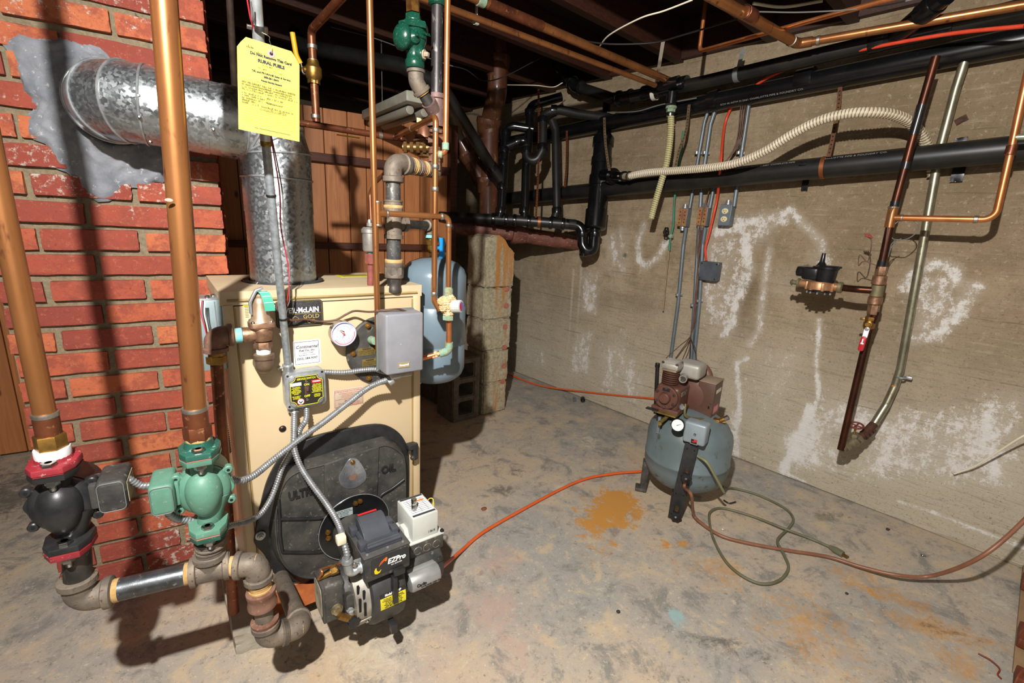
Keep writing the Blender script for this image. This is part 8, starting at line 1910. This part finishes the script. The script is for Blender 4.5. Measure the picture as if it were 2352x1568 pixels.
# black bracket bar standing in front of the tank, two round valves on it
fx = crt; fy = cdir
b0 = PZ(1578, 1195, 0.0); zt3 = .345
bq = TC + cdir * (RT2 + .012) + crt * -.004; tp = TC + cdir * (RT2 + .008) + crt * .014
bm = new()
base_c = bq + crt * -.006; L_ = [base_c + ZUP * .0, tp + ZUP * zt3]; md_ = (L_[1] - L_[0]).normalized(); sdv = md_.cross(fy).normalized()
prism(bm, rrect(.052, (L_[1] - L_[0]).length, .004), (L_[0] + L_[1]) / 2, -sdv if sdv.dot(crt) < 0 else sdv, md_, fy, .005, .001); box(bm, base_c - crt * .022 - fy * .010 + ZUP * .062, (.006, .03, .12), (crt, fy, ZUP), .001)
bar = obj('front_bracket', bm, blk_paint, cmp_, True, 30)
for zz, dx in ((.325, -.014), (.322, .014), (.12, -.016), (.118, .014)):
    bm = new(); q = L_[0] + md_ * zz + crt * dx + fy * .006; lathe(bm, q, fy, [(0, .003), (.001, .003)], 10); obj('bracket_hole', bm, dark_hole, bar)
vk = []
for py_, px_ in ((1083, 1595), (1178, 1581)):
    z_ = .215 if py_ == 1083 else .038; q = L_[0] + md_ * z_ + fy * .008 + crt * (.006 if py_ == 1083 else .002); vk.append(q)
    bm = new(); cyl(bm, q, q + fy * .028, .009, 14); nut(bm, q + fy * .002, fy, .013, .008); lathe(bm, q + ZUP * .016, ZUP, [(-.02, .008), (.006, .008)], 12); vb3 = obj('drain_valve', bm, M('old_brass', '#7c6844', '#5c4c34', scale=40, rough=.5, metal=.8), cmp_, True, 30)
    K = [(.0205 * (1 + .09 * math.cos(6 * 2 * PI * k / 60)) * math.cos(2 * PI * k / 60), .0205 * (1 + .09 * math.cos(6 * 2 * PI * k / 60)) * math.sin(2 * PI * k / 60)) for k in range(60)]
    bm = new(); prism(bm, K, q + fy * .026, crt, ZUP, fy, .012, .004); kb3 = obj('round_knob', bm, blk_plastic, vb3); bm = new(); lathe(bm, q + fy * .038, fy, [(0, .0055), (.002, .0045)], 12); obj('knob_screw', bm, steel, kb3)
# brackets carrying the pump
ZC2 = 1.97
bm = new()
box(bm, KP(440, 535, ZC2), (.10, .10, .006), KA, .002); box(bm, KP(560, 560, ZC2 + .04), (.20, .07, .006), KA, .002); sweep(bm, [KP(380, 620, ZC2 - .04), KP(440, 570, ZC2 - .02)], .007, 10); lathe(bm, KP(378, 625, ZC2 - .04), cdir, [(-.01, .008), (.008, .008)], 14)
obj('brass_bracket', bm, M('zinc_yellow', '#a08a48', '#7a6a38', scale=20, rough=.4, metal=.7), cmp_, True, 30)
for (u, v) in ((370, 640), (775, 720)):
    bm = new(); q = KP(u, v, ZC2 + (.0 if u < 500 else .06)); box(bm, q, (.012, .012, .075), KA, .002); obj('mount_post', bm, M('post_grey', '#7c8488', rough=.5, metal=.4), cmp_)
bm = new(); box(bm, KP(320, 520, ZC2), (.05, .02, .006), KA, .001); obj('side_tab', bm, blk_paint, cmp_)
for (u, v) in ((395, 575), (700, 590)):
    bm = new(); q = KP(u, v, ZC2 + .02); lathe(bm, q, ZUP, [(-.012, .022), (-.008, .025), (.008, .025), (.012, .020)], 20); obj('rubber_mount', bm, blk_plastic, cmp_)
# crankcase
cq = KP(425, 430, ZC2 - .03)
cr = M('pump_brown', '#644236', '#58382d', scale=18, rough=.42, bump=.05)
bm = new(); box(bm, cq + kb * .075 - ZUP * .006, (.10, .14, .105), KA, .016, 4); box(bm, cq + kb * .07 - ZUP * .058, (.115, .15, .018), KA, .004); lathe(bm, cq + kb * .02, -kb, [(0, .047), (.022, .050), (.026, .050), (.030, .046)], 36); lathe(bm, cq - kb * .01, -kb, [(0, .024), (.016, .022), (.020, .018)], 28); crk = obj('crankcase', bm, cr, cmp_, True, 30)
for k in range(6):
    a = math.radians(30 + 60 * k); bm = new(); q = cq - kb * .010 + ka * (.041 * math.cos(a)) + ZUP * (.041 * math.sin(a)); nut(bm, q, -kb, .0058, .005); obj('cover_bolt', bm, iron_blk, crk, True, 25)
bm = new(); box(bm, cq - kb * .011 + ZUP * .035, (.030, .002, .012), KA); t_ = obj('stamped_tag', bm, blk_paint, crk, None); text('tag_text', 'THOMAS', cq - kb * .0125 + ZUP * .035, ka, ZUP, .0075, alum, t_, xs=.8) if False else None
bm = new(); box(bm, cq + kb * .06 + ka * .051 + ZUP * .015, (.002, .055, .018), KA); obj('rating_plate', bm, M('worn_black_plate', '#2a2624', '#8a8478', scale=120, rough=.5), crk, None)
bm = new(); q = KP(540, 505, ZC2 - .02); lathe(bm, q, (ka * .5 - kb * .85).normalized(), [(-.01, .012), (.008, .012), (.014, .007)], 16); obj('sight_glass', bm, zinc, crk)
# cylinder fins and head
cy = KP(450, 340, ZC2); bm = new(); prof = [(0, .026)]
hf = .066
for k in range(7): z = .004 + k * .0088; prof += [(z, .026), (z, .0345), (z + .0042, .0345), (z + .0042, .026)]
prof += [(hf, .026)]; lathe(bm, cy, ZUP, prof, 36); obj('finned_cylinder', bm, M('fin_brown', '#5c3a2e', '#4c3026', scale=20, rough=.5), cmp_, True, 30)
hd0 = cy + ZUP * hf; bm = new(); box(bm, hd0 + ZUP * .004, (.062, .066, .008), KA, .002); obj('valve_plate', bm, M('dull_gold_plate', '#94846a', rough=.5, metal=.5), cmp_)
bm = new(); box(bm, hd0 + ZUP * .020 + kb * .004, (.070, .070, .024), KA, .005)
for k in range(8): box(bm, hd0 + ZUP * .037 + kb * (-.026 + k * .0085), (.056, .0034, .012), KA, .001, 1)
head = obj('cylinder_head', bm, alum, cmp_, True, 30)
for sx in (-1, 1):
    for sy in (-1, 1): bm = new(); nut(bm, hd0 + ZUP * .031 + ka * sx * .029 + kb * sy * .028, ZUP, .0055, .007); obj('head_bolt', bm, iron_blk, head, True, 25)
mf = KP(590, 240, ZC2 + .0); bm = new(); box(bm, mf + kb * .03 + ZUP * .006, (.105, .10, .066), KA, .016, 4); ml_ = obj('intake_muffler', bm, M('grey_muffler', '#b4b0a8', '#a09c92', scale=8, rough=.5, metal=.3), cmp_, True, 40)
bm = new(); q = KP(552, 292, ZC2 - .045); lathe(bm, q, -kb * .9 + ka * .2, [(-.03, .0165), (.008, .0165), (.010, .0155), (.010, .0125), (.002, .0125)], 26); obj('intake_ring', bm, alum, ml_); bm = new(); lathe(bm, q + (-kb * .9 + ka * .2).normalized() * .003, -kb, [(0, .0122), (.001, .0122)], 20); obj('intake_grille', bm, iron_blk, ml_)
# motor behind, terminal box at the right
mo = KP(625, 400, ZC2 + .06); bm = new(); lathe(bm, mo - kb * .03, kb, [(-.01, .045), (.0, .070), (.02, .074), (.03, .068), (.12, .068), (.13, .060), (.14, .03)], 40)
for k in range(14):
    a = 2 * PI * k / 14; box(bm, mo + kb * .06 + ka * (.070 * math.cos(a)) + ZUP * (.070 * math.sin(a)), (.006, .11, .010), (ka * math.cos(a) + ZUP * math.sin(a), kb, ZUP * math.cos(a) - ka * math.sin(a)), .001, 1)
obj('motor', bm, cr, cmp_, True, 30)
bm = new(); sweep(bm, spline([KP(640, 180, ZC2 + .10), KP(700, 205, ZC2 + .10), KP(738, 260, ZC2 + .09), KP(740, 330, ZC2 + .09)], 6), [.02] * 19, 12); obj('motor_hood', bm, M('hood_brown', '#6c4a3c', rough=.5), cmp_)
bxc = KP(745, 425, ZC2 + .035); bm = new(); box(bm, bxc, (.070, .105, .150), KA, .002); tbx = obj('terminal_box', bm, M('box_brown', '#5e4236', '#543a2d', scale=10, rough=.45), cmp_, True, 30)
bm = new(); box(bm, bxc + ZUP * .0755, (.074, .109, .003), KA, .001); obj('box_lid', bm, M('dusty_tan', '#9a8672', '#8a7664', scale=14, rough=.7), tbx)
q = bxc - kb * .053; bm = new(); lathe(bm, q + ka * .026 - ZUP * .012, -kb, [(0, .0045), (.002, .004)], 12); obj('box_screw', bm, steel, tbx); bm = new(); box(bm, q + ka * .020 - ZUP * .030, (.006, .001, .012), KA); obj('box_slot', bm, dark_hole, tbx, None)
bm = new(); box(bm, bxc + ka * .0352 + kb * .005 + ZUP * .035, (.001, .060, .016), KA); obj('cream_sticker', bm, creampaper, tbx, None); bm = new(); box(bm, bxc + ka * .0352 - kb * .0 - ZUP * .045, (.001, .062, .034), KA); rs = obj('red_sticker', bm, M('faded_red', '#a83c40', '#c8686a', scale=90, rough=.6), tbx, None)
bm = new()
for k in range(6): box(bm, bxc + ka * .0359 - ZUP * (.034 + k * .0045), (.0004, .052, .0012), KA)
obj('sticker_lines', bm, M('pale_pink', '#e0b4b0'), rs, None)
# handle
h0, h1 = KP(362, 420, ZC2 + .01), KP(362, 175, ZC2 + .01); bm = new(); cyl(bm, h0 - ZUP * .08, h1 - ZUP * .010, .0082, 16); cyl(bm, h1 - ZUP * .02, h1, .0100, 16, None, .002); obj('black_tube', bm, blk_plastic, cmp_)
# pressure switch and gauge
pq = TC + cdir * .165 + crt * .03 + ZUP * .455; pq = KP(652, 690, (pq - CAM).dot(FWD)); pf = (cdir * .95 - crt * .25).normalized(); px_ax = ZUP.cross(pf).normalized(); px_ax = px_ax if px_ax.dot(crt) > 0 else -px_ax; PFx = (px_ax, pf, ZUP)
bm = new(); box(bm, pq, (.086, .060, .088), PFx, .010, 4); psw = obj('pressure_switch', bm, M('switch_grey', '#93a0a6', '#88959b', scale=10, rough=.4, metal=.2), cmp_, True, 35)
bm = new(); box(bm, pq - ZUP * .030 + pf * .0305 + px_ax * .004, (.028, .001, .024), PFx); b_ = obj('badge', bm, M('badge_grey', '#8a8c8c', rough=.4), psw, None); bm = new(); box(bm, pq - ZUP * .030 + pf * .0312 + px_ax * .004, (.023, .0006, .018), PFx); bb = obj('badge_field', bm, ink, b_, None)
bm = new(); box(bm, pq - ZUP * .026 + pf * .0318 + px_ax * .009, (.012, .0006, .009), PFx); box(bm, pq - ZUP * .031 + pf * .0318 + px_ax * .002, (.012, .0006, .003), PFx); obj('red_mark', bm, redpla, b_, None)
bm = new(); lathe(bm, pq + pf * .030 + px_ax * .004, pf, [(0, .0055), (.004, .005), (.006, .003)], 14); obj('switch_screw', bm, steel, psw)
gq = KP(512, 640, (pq - CAM).dot(FWD) - .01); gf = (cdir + ZUP * .25 - crt * .1).normalized(); bm = new(); lathe(bm, gq - gf * .022, gf, [(0, .018), (.004, .0255), (.022, .0265), (.026, .0240)], 30); gg = obj('gauge', bm, blk_plastic, cmp_); gx2, gy2, _ = frame(gf); bm = new(); prism(bm, circ(.0225, 28), gq + gf * .0045, gx2, gy2, gf, .0006); gf2 = obj('gauge_face', bm, whitepaper, gg)
gr = px_ax; gu = gf.cross(gr); gu = gu if gu.z > 0 else -gu; bm = new(); dnl = (gr * .8 + gu * .5).normalized(); bm.faces.new([bm.verts.new(gq + gf * .0056 + x) for x in (-dnl * .008 - gf.cross(dnl) * .0016, dnl * .017, -dnl * .008 + gf.cross(dnl) * .0016)]); obj('needle', bm, ink, gf2, None)
bm = new(); sweep(bm, spline([KP(570, 480, ZC2 - .03), KP(565, 560, ZC2 - .03), KP(600, 585, ZC2 - .03), KP(700, 598, ZC2 - .02), KP(760, 605, ZC2)], 6), .006, 12); obj('steel_tube', bm, M('tarnished_tube', '#a09468', '#8a7c54', scale=20, rough=.35, metal=.8), cmp_)
bm = new(); sweep(bm, spline([KP(700, 770, ZC2 - .06), KP(760, 795, ZC2 - .08), KP(820, 785, ZC2 - .06), KP(835, 735, ZC2 - .02), KP(820, 690, ZC2)], 6), .0058, 12); obj('grey_tube', bm, M('grey_tube', '#a8a898', rough=.5), cmp_)
q = KP(800, 630, ZC2); bm = new(); box(bm, q, (.030, .03, .045), KA, .003); cyl(bm, q + ZUP * .006 + crt * .0, q + ZUP * .030 + crt * .030, .0095, 16); cyl(bm, q + ZUP * .012 + crt * .01, q + ZUP * .014 + crt * .034 - cdir * .0, .006, 12); obj('relief_fitting', bm, brass, cmp_, True, 30)
bm = new(); lathe(bm, q + ZUP * .028 + crt * .028, (crt + ZUP * .8).normalized(), [(0, .0105), (.018, .0105), (.020, .008)], 16); obj('relief_cap', bm, steel, cmp_)
# hoses and cords
hs = [vk[0] + fy * .012 - ZUP * .012, vk[0] + fy * .018 - ZUP * .05, KP(612, 1160, 1.80), PZ(1593, 1180, .03), PZ(1610, 1200, .012), PZ(1650, 1227, .009), PZ(1700, 1243, .008), PZ(1800, 1262, .008), PZ(1900, 1278, .010), PZ(1980, 1302, .02), PZ(2060, 1320, .04), PZ(2140, 1322, .06), PZ(2250, 1280, .22), PZ(2352, 1195, .35), PZ(2420, 1110, .46)]
tag(wire(hs, .0062, M('brown_rubber_hose', '#8a5c44', '#7a4e38', scale=20, rough=.4), 'air_hose', None, 12, 8), 'brown rubber hose running from the compressor valve over the floor and up at right', 'hose')
oh = [L3(.415, .31, .175), PZ(1030, 1290, .05), PZ(1062, 1262, .012), PZ(1110, 1222, .008), PZ(1200, 1170, .007), PZ(1290, 1122, .007), PZ(1350, 1098, .007), PZ(1420, 1086, .007), PZ(1478, 1082, .007), PZ(1540, 1075, .007)]
tag(wire(oh, .0062, orangehose, 'oil_hose', None, 12, 8), 'orange coated oil line curving over the floor from the burner to the compressor', 'hose')
oh2 = [PZ(1130, 845, .008), PZ(1185, 866, .008), PZ(1240, 885, .008), PW(1320, 897, .012), PW(1420, 908, .012), PW(1500, 915, .02), PW(1560, 922, .03)]
tag(wire(oh2, .0058, orangehose, 'oil_hose', None, 10, 8), 'orange coated oil line lying along the foot of the far concrete wall', 'hose')
oc3 = [PZ(1660, 1118, .03), PZ(1690, 1122, .006), PZ(1740, 1136, .006), PZ(1800, 1165, .006), PZ(1822, 1190, .006), PZ(1812, 1212, .006), PZ(1786, 1240, .014), PZ(1800, 1272, .006), PZ(1811, 1305, .006), PZ(1785, 1335, .006), PZ(1735, 1337, .006), PZ(1675, 1298, .006), PZ(1640, 1240, .006), PZ(1629, 1192, .016), PZ(1634, 1173, .008), PZ(1662, 1167, .006), PZ(1730, 1186, .006), PZ(1800, 1213, .014), PZ(1860, 1236, .006), PZ(1905, 1255, .007)]
pc3 = thing('power_cord', 'olive electric lead looped on the floor right of the compressor, with its plug', 'cable', PZ(1730, 1250))  # the compressor's power cord, looped on the floor
wire(oc3, .0050, olivecord, 'cord', pc3, 10, 7); pe_ = oc3[-1]; pd2 = (PZ(1938, 1274, .008) - pe_).normalized(); bm = new(); sweep(bm, [pe_, pe_ + pd2 * .012, pe_ + pd2 * .02, pe_ + pd2 * .05], [.007, .010, .013, .012], 14); obj('plug', bm, olivecord, pc3)
for s_ in (-.005, .005): bm = new(); box(bm, pe_ + pd2 * .059 + pd2.cross(ZUP) * s_, (.018, .0015, .006), (pd2, pd2.cross(ZUP), ZUP)); obj('prong', bm, brass, pc3, None)
tag(wire([L_[0] + md_ * .30 + crt * .03, KP(730, 920, 1.83), KP(790, 1020, 1.84), KP(850, 1130, 1.87), KP(862, 1150, 1.89)], .0055, M('olive_tube', '#7c7c58', rough=.5), 'nylon_tube', None, 10), 'straight olive tube slanting across the grey compressor tank', 'tube')
tag(wire([PZ(1662, 1148, .006), PZ(1675, 1155, .006), PZ(1690, 1152, .008)], .003, blackcord, 'cord_stub', None, 6), 'short black stub of cord on the floor under the compressor', 'cord')
# bits on the floor
for (px_, py_, r_, m_, lab) in ((1319, 920, .012, M('grey_cap', '#6e7478', rough=.5), 'small grey plastic cap on the floor near the far wall'), (1338, 922, .016, blk_plastic, 'black plastic cap on the floor beside the grey one')):
    c = PZ(px_, py_, .001) + ZUP * r_; bm = new(); dcp = (cdir + crt * .3).normalized(); lathe(bm, c, dcp, [(-.018, r_), (.010, r_), (.010, r_ * .8), (-.010, r_ * .8), (-.010, .001)], 20, None, True); tag(obj('plastic_fitting', bm, m_, None, True, 30), lab, 'fitting')
tag(wire([PZ(2247, 1500, .004), PZ(2275, 1515, .006), PZ(2296, 1535, .004), PZ(2292, 1548, .004), PZ(2300, 1558, .004)], .0020, M('rust_red_wire', '#7a3424', rough=.6), 'loose_wire', None, 6), 'bent rust red wire on the floor at the bottom right corner', 'wire')
rr = random.Random(31)
for k, (px_, py_, s_) in enumerate(((1112, 1168, .010), (2120, 1274, .008), (1420, 1404, .006), (1945, 1362, .005), (1660, 1215, .004), (2040, 1215, .008))):
    bm = new(); t0 = bmesh.new(); bmesh.ops.create_icosphere(t0, subdivisions=2, radius=s_)
    for v in t0.verts: v.co = Vector((v.co.x * 1.2, v.co.y, v.co.z * .5)) * rr.uniform(.7, 1.2)
    for v in t0.verts: v.co += PZ(px_, py_, s_ * .4)
    merge(bm, t0); tag(obj('floor_debris', bm, (M('red_crumb', '#8a4a34', rough=.9), steel, M('dark_crumb', '#3a3430', rough=.9), M('dark_crumb', '#3a3430'), whitepaper, M('dark_crumb', '#3a3430'))[k], None, True, 180), ('red brick crumb on the floor left of the orange line', 'tiny shiny metal scrap on the floor below the right wall', 'dark crumb on the floor at the bottom centre', 'dark crumb on the orange-brown floor stain at right', 'white paint chip on the floor by the compressor foot', 'dark pebble at the foot of the right wall')[k], 'debris')
# stained wooden strips leaning at the right edge
e0, e1_ = PZ(2346, 1255, .0), PZ(2312, 1568, .0); wdv = (e1_ - e0).normalized(); wx = ZUP.cross(wdv); wx = wx if wx.dot(Vector((1, 0, 0))) > 0 else -wx
wr_ = thing('wooden_steps', 'red brown stained wooden slats in a rack at the bottom right edge', 'slats', e1_)
for k, (py_, m_) in enumerate(((1330, treadwood), (1450, treadwood), (1545, treadwood))):
    q = PZ(2342 - (py_ - 1330) * .08, py_, .03); bm = new(); box(bm, q + wx * .105, (.20, (.085, .105, .06)[k], .03), (wx, wdv, ZUP), .004); obj('slat', bm, m_, wr_, True, 30)
bm = new(); box(bm, (e0 + e1_) / 2 + wx * .030 + ZUP * .006, (.045, .8, .012), (wx, wdv, ZUP), .002); obj('rail', bm, M('tan_board', '#9a7e5c', '#86694a', scale=8, rough=.7), wr_)
